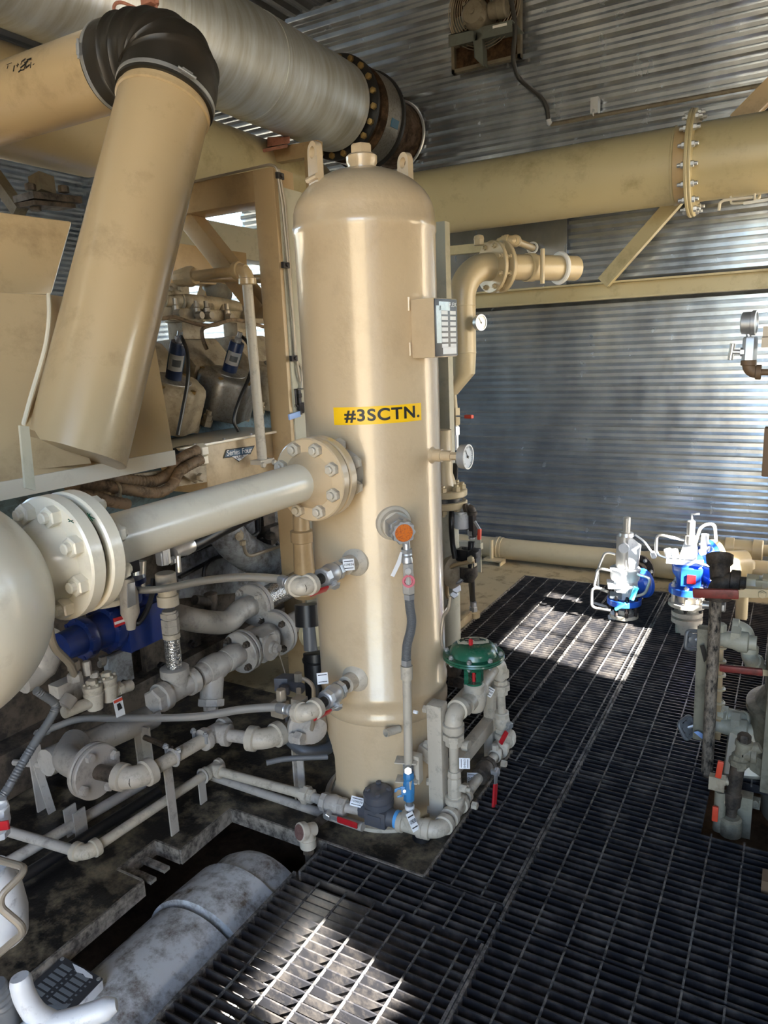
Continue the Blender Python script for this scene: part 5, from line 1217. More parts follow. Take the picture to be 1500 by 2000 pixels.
# dark accessories right of the elbow
ac = thing('engine_accessory', 'dark cluster of engine accessories in the shade beside the frame post', 'engine part', PX(525, 1040, -2.5))
b = B(); box(b, PX(528, 1042, -2.45), .10, .12, .10); hexn(b, PX(522, 1046, -2.39), EX, .025, .04); box(b, PX(512, 1010, -2.5), .1, .1, .16); part(ac, 'housing', b, 'grime', .01)
b = B(); tube(b, spline([PX(x, y, -2.4) for x, y in ((505, 1010), (503, 1040), (480, 1052), (470, 1048))], 6), .012, 8); torus(b, PX(520, 1075, -2.45), Vv((.6, -.7, 0)), .07, .012, 28, 8); part(ac, 'hoses', b, 'hoseblk')
b = B(); box(b, PX(470, 1025, -2.5), .08, .14, .14); part(ac, 'panel', b, 'engine', .01)
hose('oil_hose', 'thick black oil hose with silver end fitting under the cream process pipe', [(357, 1072), (385, 1060), (430, 1035), (480, 1010), (510, 995)], .030, 'hoseblk', 'hose', -2.0)
nv_ = thing('needle_valve', 'stainless needle valve with T-handle on top of the fuel gas line', 'valve', PX(320, 1085, GX))
b = B(); hexn(b, PX(320, 1102, GX), UP, .024, .05); box(b, PX(318, 1083, GX), .04, .035, .07); cyl(b, PX(328, 1095, GX), PX(338, 1096, GX), .012, 10); hexn(b, PX(333, 1096, GX), EY, .016, .02); part(nv_, 'body', b, 'steel')
b = B(); cyl(b, PX(348, 1085, GX + .03), PX(350, 1117, GX + .03), .009, 10); part(nv_, 'handle', b, 'ss')
b = B(); lathe(b, PX(340, 1080, GX), PX(362, 1068, GX) - PX(340, 1080, GX), [(0, .022), (.03, .026), (.05, .034), (.085, .034)], 16); part(nv_, 'hose_end', b, 'ss')
hose('engine_wire', 'thin black cable looping on the pale engine side panel', [(398, 1140), (400, 1110), (415, 1092), (440, 1085)], .010, 'hoseblk', 'cable', -2.5)
t = thing('capped_nipple', 'short capped pipe nipple behind the braided hose left of the swept elbow', 'pipe', PX(412, 1180, -2.2))
b = B(); cyl(b, PX(412, 1195, -2.2), PX(412, 1172, -2.2), .028, 16); lathe(b, PX(412, 1172, -2.2), UP, [(0, .03), (.03, .03), (.035, .02)], 16); cyl(b, PX(380, 1172, -2.2), PX(408, 1176, -2.2), .022, 12); part(t, 'nipple', b, 'grime')

# regulator manifold lower left
rx_ = -2.02
rg = thing('pilot_regulators', 'cluster of small beige regulators and tubing low at the left beside the bottle', 'regulator', PX(185, 1385, rx_))
for x, y in ((182, 1352), (210, 1336)):
    q = PX(x, y, rx_); b = B(); lathe(b, q - UP * .06, UP, [(0, .026), (.03, .030), (.055, .034), (.06, .03), (.075, .034), (.085, .034), (.09, .024)], 18); hexn(b, q + UP * .03, UP, .018, .016); rb = part(rg, 'regulator_body', b, 'beige')
    b = B()
    for k in range(6): a = k * pi / 3; hexn(b, q + Vv((.026 * cos(a), .026 * sin(a), .028)), UP, .006, .008)
    part(rb, 'bonnet_screws', b, 'beige')
b = B(); cyl(b, PX(125, 1392, rx_), PX(176, 1372, rx_), .02, 14); part(rg, 'nipple', b, 'beige'); b = B(); cyl(b, PX(215, 1352, rx_), PX(255, 1338, rx_), .021, 14); hexn(b, PX(228, 1347, rx_), EY, .026, .02); part(rg, 'nipple', b, 'beige')
b = B(); box(b, PX(165, 1345, rx_ - .05), .05, .12, .05); box(b, PX(130, 1340, rx_ - .05), .05, .10, .045); hexn(b, PX(147, 1330, rx_), UP, .024, .03); hexn(b, PX(172, 1318, rx_), UP, .015, .05); hexn(b, PX(185, 1322, rx_), UP, .016, .02); cyl(b, PX(125, 1380, rx_), PX(140, 1360, rx_), .024, 12); part(rg, 'manifold', b, 'greyb', .004)
b = B(); tube(b, fillet([PX(96, 1215, rx_ + .05), PX(102, 1262, rx_ + .05), PX(140, 1298, rx_ + .03), PX(146, 1325, rx_)], .05), .0125, 10); hexn(b, PX(145, 1308, rx_), UP, .02, .03); part(rg, 'supply_tube', b, 'tube')
b = B(); prism(b, [PX(x, y, rx_ + .05) for x, y in ((221, 1368), (238, 1360), (245, 1395), (228, 1402))], (-.002, 0, 0)); wl = part(rg, 'warning_label', b, 'tagw', label='white warning label with orange header')
b = B(); prism(b, [PX(x, y, rx_ + .0512) for x, y in ((221.5, 1369.5), (238, 1361.5), (239.5, 1367), (223, 1374.5))], (.0005, 0, 0)); part(wl, 'label_header', b, 'orange')
b = B(); prism(b, [PX(x, y, rx_ + .0512) for x, y in ((228, 1376), (234, 1372), (239, 1383), (231, 1388))], (.0005, 0, 0)); part(wl, 'label_pictogram', b, 'black')
hose('braided_lead', 'grey braided lead dropping from the small regulators to the bottom left', [(70, 1348), (85, 1358), (105, 1372), (108, 1385), (95, 1410), (75, 1440), (50, 1480), (15, 1540), (0, 1560)], .013, 'hosegrey', 'hose', -1.95, rib=.008)

# =================================================================== PIT AND FOREGROUND PIPING
cyx, cyr, cyz = -1.545, .238, -.285
pc = thing('pit_cylinder', 'weathered grey-white cylinder lying in the floor pit', 'cylinder', (cyx, 1.0, -.46))
b = B(); lathe(b, (cyx, -.6, cyz), EY, [(0, cyr), (1.98, cyr)], 64); part(pc, 'barrel', b, 'pitcyl')
b = B(); lathe(b, (cyx, 1.40, cyz), EY, [(0, cyr), (.001, cyr + .012), (.012, cyr + .012), (.20, cyr + .006), (.205, cyr - .004)], 64); part(pc, 'wrap_band', b, 'pitcyl')
b = B(); lathe(b, (cyx, 1.57, cyz), EY, [(0, cyr - .012), (.12, cyr - .012), (.16, cyr - .03), (.185, cyr - .09), (.19, 0)], 64); part(pc, 'end_section', b, 'pitcyl')
# data plate bracket on the barrel
za = -.015
P = [PZ(x, y, za) for x, y in ((123, 1868), (201, 1911), (108, 2008), (30, 1950))]
t = thing('data_plate_bracket', 'dark data plate on a white bracket riding on the pit cylinder', 'plate', sum(P, Vv()) / 4)
b = B(); prism(b, [p - UP * .004 for p in P], (0, 0, -.075)); part(t, 'bracket', b, 'white', .006)
b = B(); prism(b, [p - UP * .003 for p in P], (0, 0, .003)); pl = part(t, 'data_plate', b, 'platedk')
ux, uy = (P[1] - P[0]), (P[3] - P[0])
def on(u, v): return P[0] + ux * u + uy * v + UP * .0006
b = B()
for c0, c1 in ((.12, .38), (.52, .80)):
    for k in range(6):
        v0 = .12 + k * .115; prism(b, [on(c0, v0), on(c1, v0), on(c1, v0 + .075), on(c0, v0 + .075)], (0, 0, .0005))
for k in range(7): v0 = .10 + k * .1; prism(b, [on(.43, v0), on(.47, v0), on(.47, v0 + .03), on(.43, v0 + .03)], (0, 0, .0005)); prism(b, [on(.84, v0 + .05), on(.88, v0 + .05), on(.88, v0 + .08), on(.84, v0 + .08)], (0, 0, .0005))
prism(b, [on(.6, .82), on(.92, .62), on(.92, .72), on(.68, .92)], (0, 0, .0005)); part(pl, 'stamped_fields', b, 'platelt', smooth=False)
b = B(); prism(b, [on(u, v) for u, v in ((.28, .03), (.55, .02), (.80, .05), (.85, .09), (.72, .13), (.62, .10), (.5, .13), (.38, .08))], (0, 0, .0006)); part(pl, 'worn_patch', b, 'tagw')
for u, v in ((.04, .05), (.95, .05)): b = B(); lathe(b, on(u, v), UP, [(0, .006), (.002, .006)], 12); part(pl, 'rivet', b, 'steel')
# white forked lever at the bottom left corner
t = thing('forked_handle', 'chipped white forked cast handle in the bottom left corner', 'handle', PD(90, 1985, 1.42))
b = B(); S = spline([PD(x, y, d) for x, y, d in ((38, 1908, 1.40), (48, 1945, 1.405), (70, 1980, 1.41), (105, 2000, 1.42))], 5); tube(b, S, [.017] + [.021] * (len(S) - 2) + [.022], 14); part(t, 'upper_arm', b, 'white')
b = B(); S = spline([PD(x, y, d) for x, y, d in ((85, 2005, 1.41), (130, 1995, 1.42), (180, 1980, 1.43), (228, 1962, 1.44))], 5); tube(b, S, [.022] * (len(S) - 2) + [.017, .012], 14); part(t, 'side_arm', b, 'white')
b = B(); tube(b, [PD(40, 2060, 1.38), PD(90, 2000, 1.42)], [.05, .03], 16); part(t, 'hub', b, 'white')
hose('coiled_hose', 'pale ribbed hose curling in the very bottom left corner', [(-10, 1925), (8, 1965), (22, 2010), (25, 2050)], .02, 'hosegrey', 'hose', -1.25, rib=.008)
# white filter body with looped tubing at the left edge
q = PD(-12, 1765, 1.75)
t = thing('white_filter', 'white filter body with looped steel tubing cut off by the lower left edge', 'filter', q - UP * .1)
b = B(); lathe(b, q - UP * .10, UP, [(0, .04), (.01, .065), (.07, .072), (.15, .066), (.17, .05), (.20, .045)], 24); part(t, 'body', b, 'white')
b = B(); tube(b, fillet([PD(x, y, d) for x, y, d in ((-15, 1676, 1.72), (56, 1696, 1.66), (2, 1748, 1.62), (0, 1772, 1.62), (52, 1816, 1.62), (-6, 1866, 1.66))], .03), .0085, 10); part(t, 'loop_tube', b, 'tube')
# dark conduits lying on the deck
hose('deck_conduit', 'upper dark conduit lying along the oily deck', [PZ(-20, 1705, .04), PZ(140, 1612, .04), PZ(280, 1530, .04)], .020, 'greyb', 'conduit', group=None)
hose('deck_conduit', 'lower black conduit lying along the oily deck beneath the elbowed drain line', [PZ(-20, 1752, .03), PZ(100, 1678, .03), PZ(310, 1545, .03)], .020, 'hoseblk', 'conduit')
t = thing('conduit_clip', 'dark U-shaped strut clip over the deck conduits', 'clip', PZ(155, 1620, 0))
q = PZ(152, 1632, 0); b = B()
for s in (-1, 1): box(b, q + EX * s * .025 + UP * .055, .006, .05, .11)
box(b, q + UP * .03, .06, .03, .02); part(t, 'bracket', b, 'greyb')
# run A : drain header on the deck
zA = .10; rA = .0172
a0 = PZ(-40, 1607, zA); a1 = PZ(167, 1668, zA); a2 = PZ(415, 1503, zA); a3 = PZ(600, 1553, zA); a6 = PZ(803, 1612, zA); a7 = PZ(858, 1624, zA)
dl = thing('drain_line', 'beige threaded drain line with elbows crossing the oily deck', 'pipe', Vv((a1.x, a1.y, 0)))
pipe(dl, a0, a1, rA, 'greyb'); elbow(dl, a1, a0 - a1, a2 - a1, rA * 1.15, 'beige'); pipe(dl, a1, a2, rA, 'beige'); tee(dl, a2, a2 - a1, a3 - a2, rA * 1.05, 'beige')
pipe(dl, a2, a3, rA, 'beige'); union(dl, a3, a3 - a2, rA * 1.05, 'beige')
xr = (a6 - a3).normalized(); v1 = PZ(652, 1571, zA)
pipe(dl, a3, v1 - xr * .03, rA, 'greyb')
b = B(); q = Vv((PZ(395, 1540, .06).x, PZ(395, 1540, .06).y, 0)); beam(b, q, q + UP * .10, .034, .006, EX); torus(b, a2 - (a2 - a1).normalized() * .05, a2 - a1, .026, .005, 20, 6); part(dl, 'stand', b, 'greyb')
ball_valve('drain_valve', 'small steel valve with red lever in the drain line before the charcoal check valve', v1, xr, .0205, Vv((.1, -1, -.25)), Vv((1, .12, -.12)), m='greyb', glen=.10)
cvp = PZ(741, 1590, zA)
pipe(dl, v1 + xr * .03, cvp, rA, 'greyb', 'nipple')
ck = thing('check_valve', 'charcoal cast check valve with bolted round cap at the foot of the vessel', 'valve', cvp)
b = B(); lathe(b, cvp - xr * .075, xr, [(0, .026), (.03, .028), (.05, .036), (.10, .036), (.12, .030), (.15, .030)], 20); hull(b, [cvp + xr * x + Vv((0, y, z)) for x in (-.04, .04) for y in (-.036, .03) for z in (-.03, .03)]); part(ck, 'body', b, 'checkv', .004)
b = B(); lathe(b, cvp + UP * .02, UP, [(0, .036), (.022, .040), (.024, .052), (.040, .052), (.042, .049), (.046, .049), (.048, .052), (.066, .052), (.072, .046), (.076, .03), (.074, .012), (.068, 0)], 36); part(ck, 'bonnet', b, 'checkv')
for k in range(4): a = .5 + k * pi / 2; b = B(); hexn(b, cvp + Vv((.036 * cos(a), .036 * sin(a), .088)), UP, .010, .014); part(ck, 'cap_bolt', b, 'checkv')
b = B(); box(b, cvp - EY * .037 + UP * .0, .05, .004, .03, xr); part(ck, 'cast_boss', b, 'checkv', .003)
b = B(); lathe(b, cvp + xr * .064, xr, [(0, .0305), (.012, .031)], 20); part(ck, 'thread_tape', b, mat('tape_blue', (.35, .65, .90), .5), label='bright blue thread tape')
sleeve_tag('white tag 109839 on the drain line beside the charcoal check valve', PZ(697, 1566, zA + .035), (CAMP - v1).normalized(), UP + EX * .3, .045, .032, '109839')
tee(dl, a6, xr, UP, .021, 'beige', .042); pipe(dl, cvp + xr * .06, a6, rA, 'greyb', 'nipple')
yr = Vv((0, 1, 0)); a7 = Vv((a7.x, a7.y, zA)); pipe(dl, a6, a7, rA * 1.1, 'beige', 'nipple')
elbow(dl, a7, a6 - a7, yr, .0225, 'beige', R=.048)
# parallel lower pipe with capped tee
lp = thing('lower_drain_pipe', 'dirty lower pipe with a maroon-capped tee beneath the drain line', 'pipe', PZ(600, 1660, 0))
l0, l1 = PZ(415, 1517, .035), PZ(640, 1592, .045)
pipe(lp, l0, l1 + (l1 - l0).normalized() * .15, .016, 'greyb')
tq = PZ(600, 1622, .085); pipe(lp, l1, tq, .016, 'grime', 'branch')
b = B(); ad = Vv((-.35, -.9, .25)).normalized(); lathe(b, tq - ad * .03, ad, [(0, .022), (.035, .024), (.04, .031), (.06, .031), (.062, .027)], 24); cyl(b, tq, tq - UP * .04, .024, 18); lathe(b, tq - UP * .03, UP, [(-.03, .028), (0, .028)], 18); part(lp, 'tee', b, 'beige')
b = B(); lathe(b, tq + ad * .0325, ad, [(0, .026), (.002, .025), (.0025, 0)], 24); part(lp, 'plug', b, 'dirtcap', label='maroon dirty plug')
b = B(); cyl(b, tq - UP * .05, Vv((tq.x, tq.y, -.09)), .014, 14); hexn(b, tq - UP * .085, UP, .02, .02); part(lp, 'dropper', b, 'grime')
# run B : blind flange, elbows
zB = .30
B1 = PZ(190, 1507, zB); B2 = PZ(263, 1523, zB); B3 = PZ(420, 1432, zB); B4 = PZ(520, 1446, zB); B5 = PZ(600, 1402, zB)
fx_ = EX
bl = thing('flanged_drain_line', 'grey flanged drain line with two threaded elbows left of the vessel foot', 'pipe', Vv((B1.x, B1.y, 0)))
fb = flange(bl, B1 - fx_ * .012, fx_, .094, .018, m='greyb'); flange(bl, B1 - fx_ * .036, fx_, .094, .018, m='greyb')
bolts(fb, B1 + fx_ * .006, fx_, .074, 4, .017, .016, .010, .004, 'greyb', ph=.25, hint=UP)
pipe(bl, B1, B2, .026, 'grime', 'nipple')
elbow(bl, B2, B1 - B2, B3 - B2, .030, 'beige', R=.06)
pipe(bl, B2, B3, .024, 'beige'); tee(bl, B3, B3 - B2, B4 - B3, .027, 'greyb', .055); pipe(bl, B3, B4, .023, 'greyb'); elbow(bl, B4, B3 - B4, B5 - B4, .030, 'beige', R=.06); pipe(bl, B4, B5, .024, 'greyb')
b = B(); q = PZ(325, 1480, zB); beam(b, Vv((q.x, q.y, 0)), q, .036, .006, EX); q2 = (B2 * .55 + B3 * .45); torus(b, q2, B3 - B2, .03, .005, 20, 6); q3 = B4 * .35 + B5 * .65
part(bl, 'stand', b, 'greyb')
b = B(); beam(b, Vv((q3.x, q3.y, 0)), q3, .04, .006, EX); beam(b, Vv((q3.x + .02, q3.y, 0)), Vv((q3.x + .02, q3.y, q3.z)), .006, .03, EX); part(bl, 'stand', b, 'greyb')
b = B()
for qq in (q2, B3 - (B3 - B2).normalized() * .07, q3):
    for s in (-1, 1): cyl(b, qq + EX * .03 * s, qq + EX * .03 * s + UP * .045, .006, 8); hexn(b, qq + EX * .03 * s + UP * .03, UP, .011, .010)
part(bl, 'u_bolts', b, 'steel')
# feed behind the flange
b = B(); tube(b, spline([B1 - fx_ * .03, B1 - fx_ * .12, B1 - fx_ * .18 + EY * .02, B1 - fx_ * .24 + EY * .10], 5), .05, 20); part(bl, 'feed_elbow', b, 'greyb')
hose('engine_side_pipe', 'long dark grey pipe along the engine base behind the blind flange', [PX(90, 1490, -2.25), PX(180, 1450, -2.25), PX(300, 1398, -2.25)], .05, 'greyb', 'pipe')
t = thing('pipe_bracket', 'angled steel bracket on the deck left of the blind flange', 'bracket', PZ(230, 1575, 0))
b = B(); q = PZ(85, 1580, 0); beam(b, q, q + UP * .26, .05, .008, EX); beam(b, q + EX * .05 + UP * .0, q + UP * .2, .03, .006, EX); cyl(b, q + UP * .16 - EX * .14, q + UP * .2 + EX * .06, .012, 10); part(t, 'plate', b, 'greyb')
t = thing('channel_bracket', 'upright grey channel bracket behind the drain line', 'bracket', PZ(282, 1500, 0))
q = PZ(284, 1512, 0); b = B(); beam(b, q, q + UP * .22, .06, .008, EX); beam(b, q + EX * .03, q + EX * .03 + UP * .22, .008, .05, EX); part(t, 'channel', b, 'greyb')
b = B(); cyl(b, PZ(282, 1440, .18), PZ(335, 1462, .16), .011, 10); part(t, 'rod', b, 'grime')
# grey valve body beyond run B
t = thing('diaphragm_valve', 'grey cast diaphragm valve behind the lower braided hose fitting', 'valve', PZ(600, 1430, .26))
q = PD(603, 1415, 2.62); b = B(); ad = Vv((.8, -.5, -.1)).normalized(); lathe(b, q - ad * .05, ad, [(0, .05), (.03, .075), (.045, .08), (.055, .08), (.06, .07), (.10, .05), (.11, .02)], 24); part(t, 'casing', b, 'greyb')
b = B(); cyl(b, q - UP * .05, PD(570, 1442, 2.55), .018, 12); hexn(b, PD(578, 1440, 2.55), EX, .024, .03); part(t, 'fitting', b, 'greyb')
b = B(); q = PD(565, 1350, 2.5); box(b, PD(557, 1333, 2.55), .05, .05, .05, (EX + EY * .4).normalized()); cyl(b, PD(570, 1338, 2.52), PD(588, 1345, 2.48), .02, 14); hexn(b, PD(556, 1355, 2.5), UP, .022, .03); part(t, 'pressure_switch', b, 'checkv', .004)
b = B(); tube(b, fillet([PD(580, 1322, 2.5), PD(600, 1328, 2.5), PD(612, 1340, 2.5), PD(613, 1405, 2.52), PD(605, 1440, 2.6)], .05), .0075, 10); hexn(b, PD(583, 1330, 2.5), UP, .015, .03); cyl(b, PD(583, 1345, 2.45), PD(584, 1370, 2.42), .009, 10); part(t, 'tube', b, 'tube')
hose('floor_hose', 'grey rubber hose lying behind the vessel skirt on the dark deck', [PD(560, 1440, 2.75), PD(595, 1467, 2.7), PD(640, 1462, 2.75), PD(650, 1440, 2.85)], .022, 'hosegrey', 'hose')
hose('floor_hose', 'thinner grey hose lying in front of the rubber hose on the dark deck', [PD(520, 1490, 2.6), PD(560, 1482, 2.62), PD(640, 1478, 2.65)], .010, 'hosegrey', 'hose')
# black gear behind vessel left
t = thing('black_actuator', 'black cylinder and tan filter between the frame post and the vessel', 'actuator', PD(620, 1420, 3.1))
b = B(); cyl(b, PD(617, 1275, 3.1), PD(625, 1400, 3.1), .055, 18); lathe(b, PD(617, 1290, 3.1), UP, [(0, .058), (.01, .058)], 18); part(t, 'cylinder', b, 'hoseblk')
b = B(); cyl(b, PD(604, 1215, 3.1), PD(607, 1270, 3.1), .03, 14); part(t, 'rod', b, 'hosegrey'); b = B(); cyl(b, PD(600, 1180, 3.1), PD(602, 1222, 3.1), .055, 16); part(t, 'neck', b, 'hoseblk')
b = B(); lathe(b, PD(598, 1165, 3.1), UP, [(0, .05), (.02, .065), (.10, .065), (.11, .045), (.24, .04), (.245, .05), (.29, .05), (.295, .036), (.36, .034)], 20); part(t, 'strainer', b, 'frame')
b = B(); lathe(b, PD(618, 1235, 3.15), Vv((.4, -1, .1)), [(0, .06), (.04, .07), (.06, .05)], 20); part(t, 'bowl', b, 'header')

# ------------------------------------------------------------------ vessel trim: side nozzles, valves, braided hoses
def nozzle_set(z, az, pxE, pxV, hosepts, labV, labH, tagtxt, labT, tagp_, tail=False):
    n0 = vp(az, z); d = -EY
    b = B(); lathe(b, n0 + d * -.02, d, [(0, .052), (.015, .050), (.03, .036), (.034, .030), (.07, .029)], 28); part(ves, 'side_coupling', b, 'beige')
    # the outlet line points at the viewer's left, parallel to the process pipe
    L = n0
    E = None; best = 1e9
    for i in range(60):
        p = n0 + d * (.1 + i * .005); w_ = (p - CAMP).dot(_f); xx = 750 + FOC * (p - CAMP).dot(_r) / w_
        if abs(xx - pxE) < best: best = abs(xx - pxE); E = p
    Vp = n0.lerp(E, .48)
    rl_ = .0165
    ln = thing('sample_line', labH, 'hose', E)
    pipe(ln, n0 + d * .05, E, rl_, 'grime', 'nipple')
    hp_ = [PY(x, y, yy) for x, y, yy in hosepts]
    elbow(ln, E, -d, (hp_[0] - E), .0215, 'beige', R=.043)
    hd0 = (hp_[0] - E).normalized()
    b = B(); hexn(b, E + hd0 * .04, hd0, .019, .03); lathe(b, E + hd0 * .07, hd0, [(0, .014), (.01, .014), (.012, .018), (.022, .018), (.024, .014), (.034, .014)], 14); part(ln, 'swivel', b, 'steel')
    st = E + hd0 * .10
    b = B(); lathe(b, st, hd0, [(0, .016), (.002, .0175), (.04, .0175)], 18); part(ln, 'ferrule', b, 'steel')
    S = spline([st + hd0 * .035] + hp_, 8); b = B(); tube(b, S, .0135, 14); part(ln, 'braided_hose', b, 'ss')
    if tail:
        e1 = hp_[-1]; dd = (hp_[-1] - hp_[-2]).normalized()
        b = B(); cyl(b, e1 - dd * .03, e1 + dd * .03, .0165, 16); hexn(b, e1 + dd * .03, dd, .02, .025); cyl(b, e1 + dd * .055, e1 + dd * .075, .014, 12); hexn(b, e1 + dd * .075, dd, .02, .012); part(ln, 'swivel', b, 'steel')
        b = B(); cyl(b, e1 + dd * .085, e1 + dd * .15, .0215, 18); cyl(b, e1 + dd * .15, e1 + dd * .185, .015, 14); lathe(b, e1 + dd * .18, dd, [(0, .03), (.05, .032), (.10, .032)], 18); part(ln, 'tail_fitting', b, 'cream')
    vv = ball_valve('sample_valve', labV, Vp, d, .0195, Vv((.66, -.42, -.62)), Vv((-.25, -1.0, .0)), m='steel', glen=.085, stem=.024)
    sleeve_tag(labT, tagp_, (CAMP - Vp).normalized() + EX * .1, UP, .036, .036, tagtxt)
    return E
nozzle_set(.985, 171, 590, 640, [(545, 1131, 1.71), (480, 1127, 1.72), (400, 1134, 1.73), (300, 1152, 1.75), (195, 1150, 1.78)], 'upper zinc sample valve with red lever on the vessel side', 'upper braided steel hose with white elbow leading from the vessel to the big left flange', '109834', 'white tag 109834 hanging on the upper sample valve', near(Vv((-1.19, 1.83, .98)), 681, 1103))
nozzle_set(.572, 176, 601, 645, [(540, 1381, 1.68), (470, 1386, 1.67), (380, 1400, 1.66), (250, 1403, 1.65), (160, 1404, 1.64), (110, 1419, 1.62), (85, 1430, 1.62)], 'lower zinc sample valve with red lever on the vessel side', 'lower braided steel hose with white elbow trailing to the bottom left past the drain pipes', None, 'small blank tag on edge at the lower sample valve', near(Vv((-1.2, 1.86, .62)), 630, 1325), tail=True)
# brass-coloured block at the hose end
t = thing('hose_manifold', 'small steel manifold block joining the lower braided hose to its white elbow', 'fitting', PD(552, 1385, 2.15))
b = B(); box(b, PY(547, 1384, 1.70), .05, .04, .05); hexn(b, PY(550, 1368, 1.70), UP, .018, .04); part(t, 'block', b, 'tube', .004); b = B(); box(b, PY(585, 1372, 1.69), .04, .04, .035); part(t, 'end_block', b, 'tube', .004)

# sight glass / level switch with hanging line
az = 136; sgz = 1.112; s0 = vp(az, sgz); sn = (vn(az) - UP * .05).normalized()
sg = thing('level_sight', 'hexagonal chrome sight fitting with orange glass on the vessel front', 'sight glass', s0 + sn * .08)
b = B(); lathe(b, s0 - sn * .02, sn, [(0, .062), (.025, .056), (.032, .048), (.05, .045), (.052, .036)], 32); part(ves, 'sight_coupling', b, 'beige')
b = B(); hexn(b, s0 + sn * .030, sn, .043, .045, 6, .2); lathe(b, s0 + sn * .075, sn, [(0, .03), (.02, .03)], 24); part(sg, 'hex_body', b, 'steel')
b = B(); lobed(b, s0 + sn * .088, sn, .037, [(0, .95), (.003, 1), (.022, 1), (.026, .93)], 72, 10, .07); part(sg, 'scalloped_cap', b, 'steel')
b = B(); lathe(b, s0 + sn * .1135, sn, [(0, .0285), (.003, .028), (.0035, 0)], 28); part(sg, 'glass', b, 'sight', label='orange glass')
hx0 = s0 + sn * .085
def VL(x, y): return PY(x, y, hx0.y)
ll = thing('level_line', 'vertical level line with grey flexible conduit and long beige pipe down the vessel front', 'pipe', VL(797, 1590))
pt = lambda x, y: PY(x, y, hx0.y + (1885 * 0 + (a6.y - hx0.y)) * max(0, min(1, (y - 1060) / 550)))
b = B(); cyl(b, pt(793, 1055), pt(795, 1085), .012, 14); hexn(b, pt(794, 1072), -UP, .019, .014); lathe(b, pt(794, 1080), pt(795, 1098) - pt(794, 1080), [(0, .016), (.006, .018), (.012, .016), (.018, .018), (.03, .018)], 16); part(ll, 'top_fitting', b, 'steel')
b = B(); tube(b, [pt(785, 1070), pt(790, 1074), pt(800, 1070)], .004, 6); part(ll, 'cable_tie', b, 'hoseblk')
nv2 = thing('level_needle_valve', 'steel needle valve with round red port in the level line', 'valve', pt(798, 1130))
b = B(); c_ = pt(797, 1100); e_ = pt(798, 1160); lathe(b, c_, e_ - c_, [(0, .016), (.005, .018), (.05, .018), (.055, .021), (.095, .021), (.10, .015)], 6); cyl(b, pt(797, 1116), pt(797, 1116) + (CAMP - c_).normalized() * .026, .011, 14); part(nv2, 'body', b, 'greyb', .002)
fc = (CAMP - c_).normalized(); q = pt(798, 1135)
b = B(); lathe(b, q + fc * .012, fc, [(0, .020), (.010, .020), (.010, .013), (.003, .012), (.003, 0)], 24); part(nv2, 'red_port', b, 'red')
b = B(); hexn(b, pt(799, 1160), pt(799, 1170) - pt(799, 1160), .0185, .018); lathe(b, pt(798, 1155), UP, [(-.006, .013), (0, .013)], 12); part(ll, 'conduit_nut', b, 'steel')
b = B(); S = spline([pt(x, y) for x, y in ((799, 1168), (801, 1190), (804, 1210), (802, 1232), (795, 1260), (793, 1292))], 6); tube(b, S, .0142, 14)
part(ll, 'flexible_conduit', b, 'hosegrey')
b = B()
for i in range(0, len(S) - 1):
    for k in (0, .5): p_ = S[i].lerp(S[i + 1], k); torus(b, p_, S[i + 1] - S[i], .0142, .0011, 14, 4)
part(ll, 'conduit_ribs', b, 'hosegrey')
b = B(); hexn(b, pt(793.5, 1288), pt(793.5, 1300) - pt(793.5, 1288), .018, .02); lathe(b, pt(793.5, 1290), UP, [(-.03, .013), (0, .013)], 12); part(ll, 'conduit_nut', b, 'steel')
b = B(); cyl(b, pt(794, 1300), pt(794.5, 1326), .0195, 18); part(ll, 'coupling', b, 'beige')
pipe(ll, pt(794.5, 1320), pt(798, 1500), .0145, 'beige', 'pipe')
b = B(); hexn(b, pt(808, 1390), EX, .006, .014); part(ll, 'clip_screw', b, 'tagw')
b = B(); hexn(b, pt(797, 1492), -UP, .02, .02); hexn(b, pt(797, 1500), fc, .015, .035, 6); part(ll, 'tee_fitting', b, 'steel')
bv = thing('blue_valve', 'bright blue plug valve with ear lever under the level line', 'valve', pt(798, 1560))
b = B(); c_ = pt(798, 1508); e_ = pt(799, 1562); L_ = (e_ - c_).length; lathe(b, c_, e_ - c_, [(0, .018), (L_ * .2, .02), (L_ * .24, .016), (L_ * .4, .02), (L_ * .75, .02), (L_ * .8, .019), (L_, .019)], 8); part(bv, 'body', b, 'blue', .002)
q = pt(790, 1540) + fc * .018
b = B(); prism(b, [q - _r * .012 + _u * .014, q + _r * .012 + _u * .012, q + _r * .012 - _u * .014, q - _r * .01 - _u * .016], fc * .006); prism(b, [q - _r * .010 + _u * .013, q - _r * .032 + _u * .006, q - _r * .034 - _u * .006, q - _r * .028 - _u * .006, q - _r * .022 + _u * .002, q - _r * .01 + _u * .004], fc * .006); prism(b, [q - _r * .008 - _u * .012, q - _r * .024 - _u * .018, q - _r * .024 - _u * .024, q - _r * .004 - _u * .020], fc * .006); part(bv, 'ear_lever', b, 'blue', .0015)
b = B(); lathe(b, q, fc, [(0, .006), (.012, .006)], 6); part(bv, 'stem_nut', b, 'steel')
b = B(); cyl(b, pt(799, 1560), a6 + UP * .03, .0125, 14); part(ll, 'lower_nipple', b, 'hosegrey'); b = B(); q = pt(800, 1574); lathe(b, q - UP * .012, UP, [(0, .013), (.002, .016), (.014, .0165), (.016, .013)], 14); lathe(b, q - UP * .045, UP, [(0, .02), (.015, .017), (.02, .013)], 14); part(ll, 'white_tape', b, 'tagw')
t = thing('strip_tag', 'narrow white paper strip tied under the orange sight glass', 'tag', pt(775, 1110))
